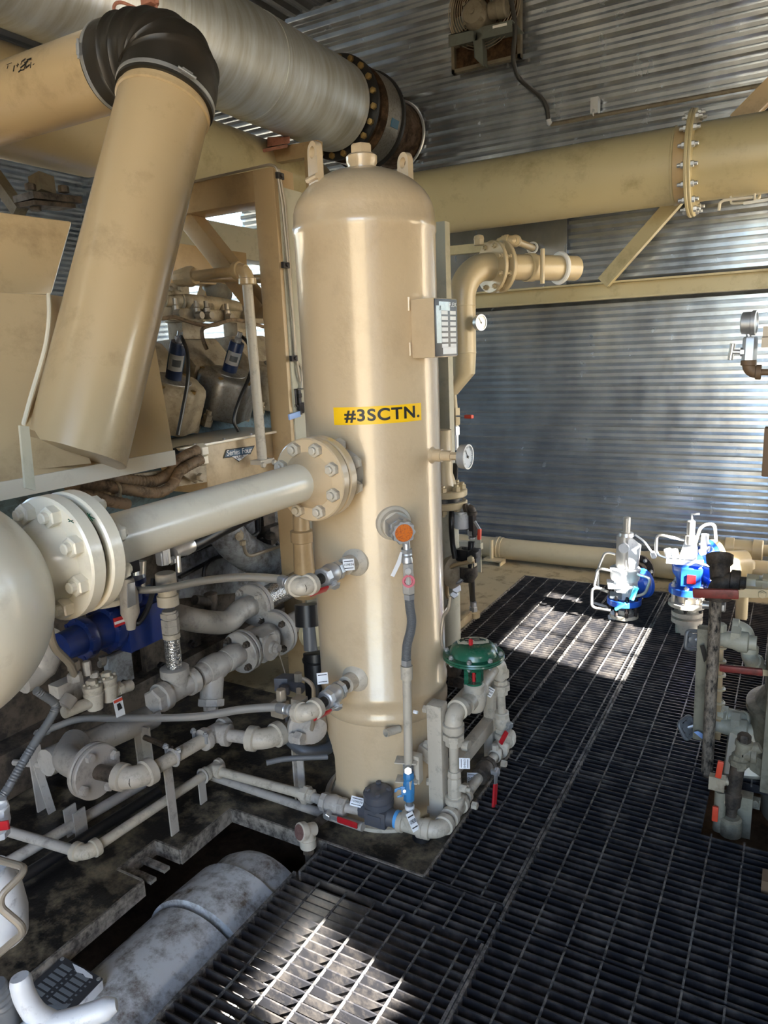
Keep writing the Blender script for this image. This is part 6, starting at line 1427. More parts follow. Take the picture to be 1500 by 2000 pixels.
b = B(); q = pt(778, 1090) + fc * .02; prism(b, [pt(782, 1078) + fc * .022, pt(786, 1079) + fc * .022, pt(783, 1100) + fc * .022, pt(770, 1127) + fc * .022, pt(763, 1124) + fc * .022, pt(775, 1098) + fc * .022], fc * .001); part(t, 'strip', b, 'tagw')
sleeve_tag('narrow white tag tied at the foot of the level line on the drain tee', PZ(806, 1605, zA + .02) + (CAMP - a6).normalized() * .035, (CAMP - a6).normalized() + EX * .6, UP + EX * -.35, .026, .062, '109839'[::-1] if False else '109838')
# thermometer and data plate on the vessel
gq = vp(93, 1.313); b = B(); lathe(b, gq - vn(93) * .02, vn(93), [(0, .030), (.02, .028), (.028, .021), (.055, .021)], 22); part(ves, 'gauge_coupling', b, 'tan')
gauge('round dial thermometer sticking out of the vessel on the right', gq + vn(93) * .03, vn(93), .040, .075, sr=.014, sm='tan', name='dial_thermometer')
pn = vn(99); p0 = vp(99, 1.715); tx = UP.cross(pn)
b = B(); q = p0 + pn * .035; box(b, q, .128, .085, .176, tx, pn, UP); part(ves, 'plate_bracket', b, 'tan', .004, label='box shaped name plate bracket')
q = p0 + pn * .079; b = B(); box(b, q, .122, .003, .170, tx, pn, UP); npl = part(ves, 'name_plate', b, 'platedk', .0008, label='etched metal name plate')
b = B(); q2 = q + pn * .0018
for r_ in range(7):
    for c0, w_ in ((-.010, .034), (.036, .032)): box(b, q2 + tx * c0 + UP * (.045 - r_ * .0165), w_, .0008, .011, tx, pn, UP)
box(b, q2 + tx * .015 - UP * .068, .075, .0008, .022, tx, pn, UP); part(npl, 'stamped_fields', b, 'tagw', smooth=False)
b = B(); box(b, q2 - tx * .042 + UP * .01, .026, .0006, .11, tx, pn, UP); box(b, q2 - tx * .01 + UP * .064, .06, .0006, .026, tx, pn, UP); part(npl, 'glare_film', b, 'plate', smooth=False, label='painted hazy glare patches')  # glare on the plate painted as paler patches
text(npl, 'plate_lettering', 'FLEX', q2 + tx * .034 + UP * .068 + pn * .0008, tx, UP, .018, 'tagw', .040)
# weld tick marks beside the bracket
b = B()
for zz in (1.79, 1.655): tube(b, [vp(117, zz - .02, VR + .003), vp(117, zz + .02, VR + .003)], .004, 8)
part(ves, 'tack_welds', b, 'tan')

# ------------------------------------------------------------------ control valve station on the right of the vessel
SX = a7.x
p_ = lambda x, y, X=None: PX(x, y, SX if X is None else X)
y1 = p_(889, 1590).y; y2 = p_(983, 1470).y
R1b = Vv((SX, y1, zA)); R2b = Vv((SX, y2, zA))
cl_ = thing('dump_line', 'dirty beige dump line with risers looping around the green control valve', 'pipe', Vv((SX, y1, 0)))
pipe(cl_, a7, R2b, .0185, 'beige'); tee(cl_, R1b, EY, UP, .0225, 'beige', .048)
r1t = p_(892, 1388); r1t = Vv((SX, y1, r1t.z)); 
bz = p_(926, 1362); bz.x = SX
pipe(cl_, R1b, r1t, .0165, 'beige', 'riser')
elbow(cl_, r1t, -UP, EY, .0245, 'beige', R=.05)
zu = PX(885, 1440, SX).z; union(cl_, Vv((SX, y1, zu)), -UP, .0205, 'beige')
v1p = Vv((SX, y1, PX(888, 1535, SX).z))
vb = thing('riser_valve', 'beige ball valve body in the front riser below its union', 'valve', v1p)
b = B(); lathe(b, v1p - UP * .055, UP, [(0, .022), (.02, .026), (.022, .023), (.03, .025), (.08, .025), (.09, .021), (.095, .025), (.115, .023)], 8); hexn(b, v1p + EX * .02, EX, .014, .025); lathe(b, v1p + EX * .04, EX, [(0, .008), (.02, .008)], 10); part(vb, 'body', b, 'beige', .002)
cv = thing('control_valve', 'green dome-topped pneumatic control valve on beige piping at the vessel foot', 'valve', bz - UP * .05)
b = B(); lathe(b, bz - UP * .055, UP, [(0, .012), (.01, .034), (.03, .042), (.06, .044), (.075, .040), (.08, .036), (.105, .036), (.11, .030)], 28); cyl(b, bz - EY * .07, bz + EY * .07, .03, 22); part(cv, 'body', b, 'beige')
pipe(cl_, r1t, bz, .02, 'beige', 'nipple')
tq_ = bz + UP * .05
b = B(); lathe(b, tq_, UP, [(0, .030), (.012, .030)], 24)
for s in (-1, 1): box(b, tq_ + UP * .035 + (EX * .8 + EY * .6) * s * .022, .016, .026, .055, (EX * .8 + EY * .6))
lathe(b, tq_ + UP * .058, UP, [(0, .03), (.012, .034)], 24); part(cv, 'yoke', b, 'green')
b = B(); cyl(b, tq_, tq_ + UP * .07, .006, 8); part(cv, 'stem', b, 'red')
dz = tq_ + UP * .070; RD = .106
b = B(); lathe(b, dz, UP, [(0, .036), (.008, .05), (.024, .082), (.032, RD), (.036, RD + .002), (.040, RD)], 48); part(cv, 'lower_casing', b, 'green')
b = B(); lathe(b, dz + UP * .041, UP, [(0, RD), (.003, RD + .002), (.008, RD), (.010, .085), (.022, .082), (.036, .074), (.045, .060), (.048, .045), (.049, 0)], 48); uc = part(cv, 'upper_casing', b, 'green', ang=50)
me_ = boltmesh(.009, .008, .0055, .006, 'steel')
for k in range(8):
    a = (k + .3) * pi / 4; q = Vv((.095 * cos(a), .095 * sin(a), 0)); inst(uc, 'casing_bolt', me_, dz + q + UP * .049, UP); inst(uc, 'casing_bolt', me_, dz + q + UP * .034, -UP)
b = B(); tc_ = dz + UP * .0895; rg_ = (EX * .87 + EY * .5).normalized(); rv = UP.cross(rg_)
def dome(u, v): r_ = sqrt(u * u + v * v); return dz + UP * (.041 + (.0492 if r_ < .045 else .0492 - (r_ - .045) * .30)) + rg_ * u + rv * v
n = 36; lab_ = [dome(max(-.055, min(.055, .062 * cos(2 * pi * k / n))) , .034 * max(-1, min(1, 1.15 * sin(2 * pi * k / n))) + .012) + UP * .0012 for k in range(n)]
cv_ = b.verts.new(dome(0, .012) + UP * .0016); lv = [b.verts.new(p) for p in lab_]
for k in range(n): b.faces.new((cv_, lv[k], lv[(k + 1) % n]))
ll_ = part(cv, 'instruction_label', b, mat('cream_label', (.88, .87, .78), .45), label='cream round-ended instruction label')
b = B()
for k, (u, v, w_, h_) in enumerate(((-.02, .028, .02, .012), (-.018, .010, .022, .010), (.012, .03, .03, .003), (.014, .023, .034, .003), (.016, .016, .036, .003), (.018, .009, .03, .003), (.02, .002, .03, .003), (-.040, .02, .01, .012), (-.012, -.004, .022, .004))):
    box(b, dome(u, v) + UP * .0024, w_, h_, .0006, rg_, rv, UP)
part(ll_, 'label_print', b, 'black', smooth=False)
b = B(); q = dome(-.012, -.024); hexn(b, q, UP, .008, .012); lathe(b, q + UP * .01, UP, [(0, .006), (.006, .0085), (.012, .006)], 6); part(cv, 'air_plug', b, 'red')
# riser 2
zt2 = PX(960, 1312, SX).z; r2t = Vv((SX, y2 - .0, zt2)); r2t = Vv((SX, PX(962, 1330, SX).y * .35 + y2 * .65, bz.z + .03))
pipe(cl_, R2b, r2t, .0165, 'beige', 'riser')
elbow(cl_, r2t, -UP, bz + UP * .02 - r2t, .0245, 'beige', R=.05); pipe(cl_, r2t, bz + UP * .0, .02, 'beige', 'nipple')
rd2 = (r2t - R2b).normalized(); rp2 = lambda y: R2b + rd2 * ((1470 - y) / (1470 - 1312) * (r2t - R2b).length)
union(cl_, rp2(1358), -UP, .0205, 'beige')
tee(cl_, R2b, EY, UP, .0235, 'beige', .045)
ball_valve('riser_valve', 'beige riser valve with short red lever behind the green control valve', rp2(1425), rd2, .0185, Vv((.9, -.4, 0)), Vv((-.2, -.6, -.55)), m='beige', glen=.07, stem=.022)
b = B(); lathe(b, R2b + EY * .045, EY, [(0, .026), (.03, .028), (.05, .018)], 20); part(cl_, 'end_cap', b, 'beige')
# bypass valve with hanging red lever
by = Vv((SX, (y1 + y2) / 2 + .03, zA))
ball_valve('bypass_valve', 'grimy bypass valve with red lever hanging down over the grating', by, EY, .0215, Vv((.95, -.1, .2)), Vv((.05, -.35, -1)), m='grime', glen=.11, stem=.03)
b = B()
for yy in (y1 + .09, y2 - .09): lathe(b, (SX, yy - .012, zA), EY, [(0, .021), (.002, .027), (.022, .027), (.024, .021)], 20, cap=False); hexn(b, (SX + .0, yy, zA + .026), UP, .014, .02); hexn(b, (SX + .03, yy - .01, zA - .02), EX, .014, .02)
part(cl_, 'pipe_clamps', b, 'beige')
# support frame with window
FXX = SX - .062
sfm = thing('valve_support', 'beige welded support frame between the vessel and the control valve', 'bracket', (FXX, y1 + .1, 0))
ya, yb = y1 + .005, y2 + .02; zt = PX(880, 1345, FXX).z
b = B(); box(b, (FXX, ya, zt / 2), .055, .055, zt); part(sfm, 'front_post', b, 'beige', .006)
b = B(); box(b, (FXX, yb, zt * .46), .04, .05, zt * .92); part(sfm, 'rear_post', b, 'beige', .006)
for zz in (zt * .80, zt * .36): b = B(); box(b, (FXX, (ya + yb) / 2, zz), .045, yb - ya, .055); part(sfm, 'rail', b, 'beige', .005)
b = B(); q0 = vp(118, .30); beam(b, q0, Vv((FXX, ya - .005, .275)), .045, .05, UP); part(sfm, 'arm', b, 'beige', .005)
b = B()
for z, h in ((.345, 0), (.275, 0)): box(b, Vv((-1.045, 1.905, z - .02)), .075, .045, .005, (EX + EY * .3).normalized(), (EY - EX * .3).normalized())
box(b, Vv((-1.02, 1.90, .255)), .006, .05, .03); box(b, Vv((-1.03, 1.93, .29)), .05, .03, .10); part(sfm, 'pipe_clip', b, 'beige', .002)
b = B()
for yy, zz in ((ya + .06, zt * .93), (ya + .05, zt * .66)): lathe(b, (FXX + .02, yy, zz), EX, [(0, .010), (.05, .010), (.052, .019), (.075, .019)], 14); hexn(b, (FXX - .035, ya - .0, zz), -EX, .014, .016)
for zz in (.07, .18): hexn(b, (FXX - .03, ya, zz), -EX + EY * -.4, .014, .016)
part(sfm, 'bolts', b, 'beige')
b = B(); lathe(b, vp(150, .40, VR + .04) , Vv((-.3, -.8, .1)), [(-.06, .014), (0, .014), (0, .011), (-.03, .011)], 16); part(ves, 'vent_stub', b, 'beige')
b = B(); lathe(b, (SX - .10, y1 - .06, 0), UP, [(0, .035), (.03, .035), (.035, .03), (.036, 0)], 20); solo('rubber_plug', b, 'hoseblk', 'black round plug on the plate between the vessel foot and the dump line', 'plug')
sleeve_tag('white tag 109840 on the rear riser under the green dome', near(rp2(1345), 955, 1350) - (rp2(1345) - CAMP).normalized() * .04, (CAMP - r2t).normalized(), UP + EX * .5, .036, .036, '109840')
sleeve_tag('white tag 109841 hanging sideways on the front riser below its union', near(Vv((SX, y1, zu - .07)), 907, 1490) - (r1t - CAMP).normalized() * .03, (CAMP - r1t).normalized(), EX + UP * .2, .034, .036, '109841')
sleeve_tag('white tag 109843 on the bypass line right of the front riser valve', near(by, 923, 1520) - (by - CAMP).normalized() * .05, (CAMP - by).normalized(), -UP, .040, .040, '109843')
b = B(); S = [near(vp(118, z, VR + .02), x, y) for x, y, z in ((880, 1165, .85), (876, 1190, .8), (866, 1205, .75), (862, 1240, .7), (864, 1262, .65))]; tube(b, spline(S, 5), .006, 8)
solo('air_tube', b, 'tube', 'thin air supply tube running down beside the vessel to the green dome', 'tubing')
t = thing('small_regulator', 'little dark gauge and regulator half hidden behind the green control valve', 'regulator', PD(895, 1330, 2.9))
b = B(); lathe(b, PD(884, 1308, 2.9), Vv((-.2, -.9, .3)), [(-.02, .03), (0, .032), (.004, .03)], 20); hexn(b, PD(886, 1330, 2.9), Vv((1, 0, -.2)), .02, .06); tube(b, fillet([PD(893, 1325, 2.9), PD(906, 1328, 2.9), PD(908, 1350, 2.9)], .03), .008, 8); hexn(b, PD(884, 1335, 2.9), UP, .02, .03); part(t, 'body', b, 'grime')

# red lever valve at the left edge feeding the drain line
vq = PD(-6, 1602, 1.95)
ball_valve('edge_valve', 'small valve at the left edge with a red lever pointing right above the drain line', vq, UP + EX * .2, .02, Vv((.3, -.9, .2)), Vv((.9, .25, .25)), m='white', glen=.075)
b = B(); cyl(b, PD(-6, 1590, 1.95), PD(2, 1560, 1.95), .014, 12); solo('edge_fitting', b, 'white', 'white hose fitting above the red lever valve at the left edge', 'fitting')

# =================================================================== BETWEEN VESSEL AND REAR WALL
# slender post
sb = PZ(884, 1246, .0); sy = sb.y
sxm = (PY(863, 450, sy).x + PY(886, 1240, sy).x) / 2
b = B(); beam(b, Vv((PY(884, 1246, sy).x, sy, 0)), PY(863, 434, sy), .062, .062, EX); solo('slender_post', b, 'framegrey', 'slender grey-beige square post rising just right of the vessel', 'post', bevel=.004)
# flanged strainer pot behind the vessel
FYY = sy - .35
fq = PY(866, 972, FYY)
fpz = thing('flanged_pot', 'beige flanged pot with nuts on top peeping out right of the vessel', 'vessel', Vv((fq.x, FYY, 0)))
ra = PY(909, 972, FYY).x - fq.x; ra = min(.14, max(.09, ra))
for z0_, nm in ((.012, 'flange'), (-.046, 'flange')):
    f_ = flange(fpz, fq + UP * z0_, UP, ra, .034, m='vent')
    if z0_ > 0: bolts(f_, fq + UP * .046, UP, ra * .78, 8, .022, .022, .013, .014, 'vent')
    else: bolts(f_, fq - UP * .046, -UP, ra * .78, 8, .022, .022, .013, .014, 'vent')
b = B(); cyl(b, fq - UP * .012, fq + UP * .012, ra * .8, 24); part(fpz, 'gasket', b, 'hoseblk')
b = B(); lathe(b, fq + UP * .046, UP, [(0, ra * .62), (.08, ra * .42), (.16, ra * .42), (.165, ra * .46), (.175, ra * .42), (.30, ra * .4)], 24); part(fpz, 'neck', b, 'vent')
pipe(fpz, Vv((fq.x, FYY, 0)), fq - UP * .046, ra * .62, 'framegrey', 'barrel', 28)
# white canister filter, elbow and hoses
FD = FYY - .02
wf = thing('canister_filter', 'white canister oil filter hanging right of the beige flanged pot', 'filter', PY(902, 1030, FD))
b = B(); lathe(b, PY(902, 1030, FD), UP, [(-.005, .03), (0, .042), (.075, .042), (.082, .036)], 28); part(wf, 'canister', b, 'white')
b = B(); lathe(b, PY(900, 1002, FD), UP, [(0, .044), (.012, .044)], 24); cyl(b, PY(880, 1000, FD), PY(918, 990, FD), .017, 12); hexn(b, PY(903, 997, FD), EX, .024, .02); part(wf, 'head', b, 'steel')
fh = thing('filter_line', 'black hose line with elbow and red-handled valve beside the white canister filter', 'hose', PZ(925, 1204, 0))
elbow(fh, PY(922, 990, FD), PY(905, 995, FD) - PY(922, 990, FD), -UP, .017, 'grime')
b = B(); hexn(b, PY(922, 1003, FD), PY(923, 1035, FD) - PY(922, 1003, FD), .022, .12); part(fh, 'valve_body', b, 'darkst')
b = B(); cyl(b, PY(922, 1032, FD), PY(921, 1052, FD), .016, 12); hexn(b, PY(921, 1046, FD), UP, .022, .03); part(fh, 'fitting', b, 'steel')
b = B(); beam(b, PY(927, 1018, FD - .02), PY(938, 1036, FD - .02), .012, .006, EY); part(fh, 'lever', b, 'steel')
b = B(); beam(b, PY(937, 1033, FD - .02), PY(936, 1054, FD - .02), .022, .016, EX); part(fh, 'grip', b, 'orange', .004)
hb = PZ(925, 1205, 0)
b = B(); tube(b, spline([PY(921, 1058, FD), PY(920, 1085, FD), PY(920, 1120, FD + .05), PY(923, 1170, hb.y), hb + UP * .08], 6), .018, 12); part(fh, 'hose', b, 'hoseblk')
b = B(); cyl(b, hb + UP * .10, hb + UP * .03, .020, 12); hexn(b, hb + UP * .04, UP, .026, .03); part(fh, 'end_fitting', b, 'steel')
b = B(); lathe(b, hb, UP, [(0, .04), (.035, .04), (.04, .025)], 20); part(fh, 'deck_coupling', b, 'vent')
hose('black_hose', 'vertical black hose between the slender post and the white canister filter', [PY(890, 905, FD + .1), PY(888, 950, FD + .1), PY(882, 1010, FD - .05), PY(884, 1060, FD - .05), PY(889, 1090, FD - .05)], .014, 'hoseblk', 'hose')
rg2 = thing('pressure_regulator', 'round tan regulator with black positioner block and bent tubing right of the vessel', 'regulator', PY(890, 1150, FD))
b = B(); lathe(b, PY(872, 1112, FD), EX * .95 + EY * -.3, [(0, .05), (.03, .085), (.06, .09), (.07, .08), (.085, .06), (.10, .03)], 28); part(rg2, 'diaphragm_case', b, 'enginetan')
b = B(); box(b, PY(915, 1083, FD), .11, .07, .06); hexn(b, PY(928, 1080, FD), -EY, .03, .05); hexn(b, PY(906, 1076, FD), UP, .012, .02); part(rg2, 'positioner', b, 'hoseblk', .006)
b = B(); box(b, PY(913, 1101, FD), .08, .06, .04); hexn(b, PY(922, 1090, FD - .04), -EY, .018, .03); part(rg2, 'connector_block', b, 'vent', .004)
b = B(); lathe(b, PY(914, 1124, FD), UP, [(-.03, .03), (0, .05), (.05, .05)], 16); part(rg2, 'bowl', b, 'grime')
b = B(); tube(b, fillet([PY(926, 1096, FD - .05), PY(885, 1104, FD - .07), PY(872, 1115, FD - .07), PY(873, 1160, FD - .07), PY(876, 1168, FD - .07)], .05), .011, 10); part(rg2, 'tube', b, 'frame')
b = B(); tube(b, fillet([PY(878, 1138, FD - .04), PY(895, 1138, FD - .04), PY(905, 1130, FD - .03), PY(908, 1120, FD - .03)], .04), .011, 10)
for x, y in ((893, 1125), (890, 1150), (885, 1160)): hexn(b, PY(x, y, FD), Vv((.4, -.6, .3)), .026, .03)
part(rg2, 'silver_fittings', b, 'steel')
b = B(); tube(b, fillet([PY(876, 1172, FD - .07), PY(878, 1180, FD - .07), PY(862, 1200, FD - .15), PY(861, 1240, FD - .2)], .05), .009, 8); solo('lower_tube', b, 'tube', 'bent steel tube dropping from the tan regulator behind the vessel edge', 'tubing')
t = thing('deck_channel', 'small tan channel end on the deck edge by the slender post', 'beam', PZ(890, 1222, 0))
b = B(); beam(b, PZ(886, 1226, .03), PZ(915, 1200, .03), .05, .05, UP); part(t, 'channel', b, 'skidtan', .004)

# =================================================================== RIGHT HAND EQUIPMENT
# pipe stand with tee on the rear right
ty_ = PZ(1448, 1206, 0).y
tp0 = PZ(1448, 1206, 0)
ts = thing('tee_stand', 'khaki pipe tee with square plug standing at the rear right edge', 'pipe', tp0)
tc2 = PY(1455, 1072, ty_)
pipe(ts, tp0 - UP * .1, tc2 - UP * .05, .034, 'vent', 'upright')
b = B(); lathe(b, tc2 - EX * .11, EX, [(0, .055), (.006, .06), (.05, .06), (.052, .052), (.15, .052), (.152, .06), (.20, .06), (.206, .055)], 24); lathe(b, tc2 - UP * .12, UP, [(0, .05), (.006, .06), (.04, .06), (.06, .05), (.1, .05)], 24); part(ts, 'tee', b, 'vent')
b = B(); hexn(b, tc2 - EX * .11, -EX, .045, .05, 4); part(ts, 'square_plug', b, 'vent'); pipe(ts, tc2 + EX * .09, tc2 + EX * .8, .034, 'vent')
fg = PY(1432, 1108, ty_ + .35)
rf = thing('rear_flanged_pipe', 'khaki flanged pipe running off the right edge behind the tee stand', 'pipe', fg)
for dx in (-.035, .025): flange(rf, fg + EX * dx, EX, .115, .03, m='vent')
bolts(rf, fg + EX * .055, EX, .09, 6, .018, .016, .010, .014, 'vent'); pipe(rf, fg + EX * .05, fg + EX * 1.2, .062, 'vent'); pipe(rf, fg - EX * .035, fg - EX * .18, .062, 'vent', 'stub')
# black-chipped standpipe with long red lever valve
by_ = PZ(1381, 1508, 0)
sp = thing('chipped_standpipe', 'paint-chipped black and cream standpipe with grimy elbow on the right', 'pipe', by_)
s_top = PY(1399, 1150, by_.y)
pipe(sp, by_ - UP * .05, s_top, .0215, 'speck', 'standpipe', 22)
ec = PY(1404, 1134, by_.y)
elbow(sp, ec, -UP, EX, .030, 'grime', R=.06)
b = B(); lathe(b, ec + UP * .03 + EY * .02, Vv((-.1, .5, .8)), [(-.03, .034), (.02, .036), (.03, .046), (.06, .048), (.065, .04), (.066, .03), (.03, .028)], 24); part(sp, 'open_elbow_mouth', b, 'grime')
lvq = PY(1470, 1140, by_.y)
pipe(sp, ec, lvq, .022, 'grime', 'nipple')
lv_ = thing('lever_valve', 'khaki ball valve with long dull red lever at the right edge', 'valve', lvq)
b = B(); hexn(b, lvq - EX * .02, EX, .036, .04, 8); hexn(b, lvq + EX * .03, EX, .042, .12, 8); box(b, lvq + EX * .06 - UP * .0, .10, .07, .05); part(lv_, 'body', b, 'vent', .004)
lz_ = by_.y - .12
b = B(); prism(b, [PY(x, y, lz_) for x, y in ((1440, 1153), (1452, 1152), (1456, 1150), (1500, 1152), (1530, 1153), (1530, 1167), (1470, 1168), (1452, 1167), (1440, 1168))], (0, .006, 0)); hexn(b, PY(1489, 1160, lz_), -EY, .014, .012); lathe(b, PY(1489, 1160, lz_ - .012), -EY, [(0, .006), (.006, .006)], 10); part(lv_, 'lever_arm', b, 'vent')
b = B(); beam(b, PY(1353, 1158, lz_), PY(1443, 1160.5, lz_), .018, PY(1400, 1150, lz_).z - PY(1400, 1168, lz_).z, UP); part(lv_, 'grip', b, 'reddull', .005, label='long dull red grip')
b = B(); cyl(b, PY(1372, 1181, by_.y + .1), PY(1412, 1184, by_.y + .1), .016, 12); hexn(b, PY(1400, 1183, by_.y + .06), EX, .022, .03); solo('stem_plug', b, 'steel', 'small steel plug fitting poking past the chipped standpipe below the red lever', 'fitting')
# level gauge with needle valves
ly = by_.y + .12
lg = thing('level_gauge', 'tall khaki armoured level gauge behind the chipped standpipe', 'gauge', PY(1372, 1440, ly))
b = B(); beam(b, PY(1377, 1225, ly), PY(1367, 1440, ly), .055, .05, EX); part(lg, 'chamber', b, 'conc', .004)
b = B(); beam(b, PY(1400, 1240, ly), PY(1394, 1440, ly), .035, .05, EX); part(lg, 'glass_strip', b, 'frame', .003)
for k in range(7):
    y = 1262 + k * 27; q = PY(1405 - k * .7, y, ly); b = B(); torus(b, q, UP + EX * .15, .022, .006, 16, 6); cyl(b, q - EX * .02, q + EX * .02, .006, 8); part(lg, 'gauge_bolt', b, 'vent')
def needle(label, y, hxp, hyp, ex, ey, wl):
    c = PY(1400, y, ly); t = thing('gauge_valve', label, 'valve', c, 'level gauge valves')
    b = B(); lathe(b, PY(1372, y + 2, ly), EX, [(0, .02), (.03, .022), (.04, .03), (.07, .03), (.11, .034), (.13, .042), (.16, .040), (.165, .028), (.19, .028)], 18); hexn(b, PY(1428, y - 1, ly), EX, .036, .035, 6); hexn(b, PY(1407, y - 8, ly), UP, .022, .03); lathe(b, PY(1407, y - 14, ly), UP, [(0, .014), (.02, .012), (.025, 0)], 10); part(t, 'body', b, 'framegrey')
    q = PY(hxp, hyp, ly - .02); a = (PY(1385, y, ly) - q).normalized()
    b = B(); cyl(b, q, PY(1380, y + 1, ly), .008, 10); part(t, 'stem', b, 'steel')
    x_, y_ = frame((Vv((.55, -.8, .12)) if wl else Vv((.75, -.55, .4))).normalized(), UP + EX * (.15 if wl else -.5)); nrm = x_.cross(y_)
    b = B(); s = .036
    sq = [(q + x_ * cx_ * s + y_ * cy_ * s) for cx_, cy_ in ((-1, -1), (1, -1), (1, 1), (-1, 1))]
    ring_ = fillet([(sq[0] + sq[1]) / 2] + [sq[1], sq[2], sq[3], sq[0]] + [(sq[0] + sq[1]) / 2], .018, 5); tube(b, ring_, .008, 10); 
    lathe(b, q - nrm * .003, nrm, [(0, .022), (.004, .026), (.008, .020)], 24); 
    for cx_, cy_ in ((-1, -1), (1, -1), (1, 1), (-1, 1)): beam(b, q, q + x_ * cx_ * s * .85 + y_ * cy_ * s * .85, .018, .006, nrm)
    part(t, 'square_handle', b, 'hosegrey', label='dark square hand wheel')
    e0 = PY(ex, ey, ly + .03); pipe(t, PY(1432, y - 2, ly), e0, .016, 'framegrey', 'nipple')
    return t, e0
t1_, e0 = needle('upper level gauge valve with dark square hand wheel facing the relief valves', 1240, 1357, 1250, 1460, 1229, True)
elbow(t1_, e0, -EX, -UP, .023, 'framegrey', R=.045); e1 = PY(1461, 1287, ly + .03); pipe(t1_, e0, e1, .018, 'framegrey', 'drop_nipple'); elbow(t1_, e1, UP, PY(1490, 1302, ly + .1) - e1, .023, 'framegrey', R=.045); pipe(t1_, e1, PY(1492, 1304, ly + .1), .017, 'framegrey', 'nipple')
t2_, e0 = needle('lower level gauge valve with tilted dark square hand wheel', 1408, 1343, 1421, 1438, 1400, False)
elbow(t2_, e0, -EX, PY(1476, 1418, ly + .1) - e0, .023, 'framegrey', R=.045); pipe(t2_, e0, PY(1476, 1418, ly + .1), .017, 'framegrey', 'nipple')
for (x0, y0, x1, y1, lab) in ((1367, 1262, 1375, 1290, 'dark blue ribbed tag hanging from the upper square hand wheel'), (1355, 1430, 1382, 1448, 'pale blue ribbed tag hanging from the lower square hand wheel')):
    b = B(); prism(b, [PY(x0, y0, ly - .05), PY(x0 + 8, y0 - 2, ly - .05), PY(x1 + 8, y1 - 4, ly - .05), PY(x1, y1 + 4, ly - .05)], (0, .004, 0)); solo('ribbed_tag', b, 'hoseblk' if y0 < 1300 else 'ltblue', lab, 'tag', 'ribbed tags')
# second lever further right
b = B(); beam(b, PY(1405, 1304, ly - .1), PY(1490, 1313, ly - .1), .02, .026, UP); t = thing('low_lever', 'second long dull red valve lever below the first, crossing the level gauge', 'lever', PY(1450, 1320, ly - .1)); part(t, 'grip', b, 'reddull', .006)
b = B(); beam(b, PY(1486, 1313, ly - .1), PY(1530, 1318, ly - .1), .006, .022, UP); part(t, 'arm', b, 'vent')
# second scrubber at the right edge
ry = 2.98
rl_ = PY(1479, 1356, ry); rr_ = .17
rv_ = thing('edge_vessel', 'khaki scrubber vessel mostly cut off by the right edge of the frame', 'pressure vessel', Vv((rl_.x + rr_ * 1.15, ry, 0)))
rc = Vv((rl_.x + rr_ * 1.13, ry, 0)); ztp = PY(1490, 1172, ry).z
b = B(); lathe(b, rc + UP * .24, UP, [(0, rr_ + .06), (.02, rr_ + .06), (.03, rr_ + .03), (.08, rr_), (.12, rr_), (1.15, rr_), (1.20, rr_ * .92), (1.25, rr_ * .6), (1.27, 0)], 48); part(rv_, 'shell', b, 'conc')
b = B(); lathe(b, rc, UP, [(-.2, rr_ - .02), (.03, rr_ - .0), (.05, rr_ + .09), (.12, rr_ + .09), (.13, rr_ + .04), (.24, rr_ + .04)], 40); part(rv_, 'base', b, 'conc')
b = B(); hexn(b, PY(1475, 1566, ry - .25), -EY, .016, .02); box(b, PY(1476, 1568, ry - .24), .03, .02, .04); part(rv_, 'lug', b, 'conc')
# tan deck block beside it and lower valve train
b = B(); hull(b, [PZ(x, y, z) for x, y, z in ((1426, 1418, .16), (1500, 1432, .16), (1412, 1512, .03), (1500, 1520, .03), (1422, 1430, 0), (1500, 1440, 0), (1412, 1520, -.03), (1500, 1528, -.03))]); solo('tan_block', b, 'cream', 'pale tan cast block on the grating in front of the right edge vessel', 'block', bevel=.012)
vy_ = PZ(1430, 1600, .0).y
dv_ = thing('drain_train', 'grimy upright drain pipe with union and coupling in the grating cut-out on the right', 'pipe', PY(1428, 1620, vy_))
q_ = lambda x, y: PY(x, y, vy_)
b = B(); lathe(b, q_(1426, 1628), q_(1428, 1590) - q_(1426, 1628), [(0, .036), (.06, .036), (.066, .028)], 22); part(dv_, 'coupling', b, 'conc')
b = B(); cyl(b, q_(1428, 1592), q_(1432, 1560), .018, 16); lathe(b, q_(1430, 1575), q_(1433, 1540) - q_(1430, 1575), [(0, .022), (.005, .026), (.05, .028), (.055, .022)], 18); part(dv_, 'elbow', b, 'grime')
pipe(dv_, q_(1432, 1550), q_(1442, 1490), .023, 'grime'); union(dv_, q_(1444, 1486), q_(1446, 1470) - q_(1444, 1486), .018, 'conc')
tq2 = q_(1450, 1470); tee(dv_, tq2, UP + EX * .1, EX, .019, 'conc', .04); b = B(); hexn(b, q_(1453, 1452), UP, .022, .035); part(dv_, 'square_plug', b, 'grime'); pipe(dv_, tq2, q_(1485, 1460), .018, 'conc', 'nipple')
b = B(); cyl(b, q_(1430, 1530), q_(1406, 1520), .014, 12); hexn(b, q_(1418, 1525), -EX, .02, .03); cyl(b, q_(1425, 1565), q_(1402, 1560), .014, 12); box(b, q_(1400, 1528), .05, .03, .05); part(dv_, 'drain_cocks', b, 'enginetan')
for x, y, x2, y2, l in ((1410, 1478, 1404, 1510, 'upper'), (1399.5, 1566, 1397.5, 1594, 'lower')):
    b = B(); beam(b, q_(x, y) - EY * .03, q_(x2, y2) - EY * .03, .012, .020, EX); part(dv_, 'orange_grip', b, 'orange', .004, label='orange-red grip')
b = B(); cyl(b, q_(1408, 1545), q_(1403, 1620), .02, 12); box(b, PZ(1453, 1590, -.03) , .05, .05, .16); part(dv_, 'leg', b, 'conc')
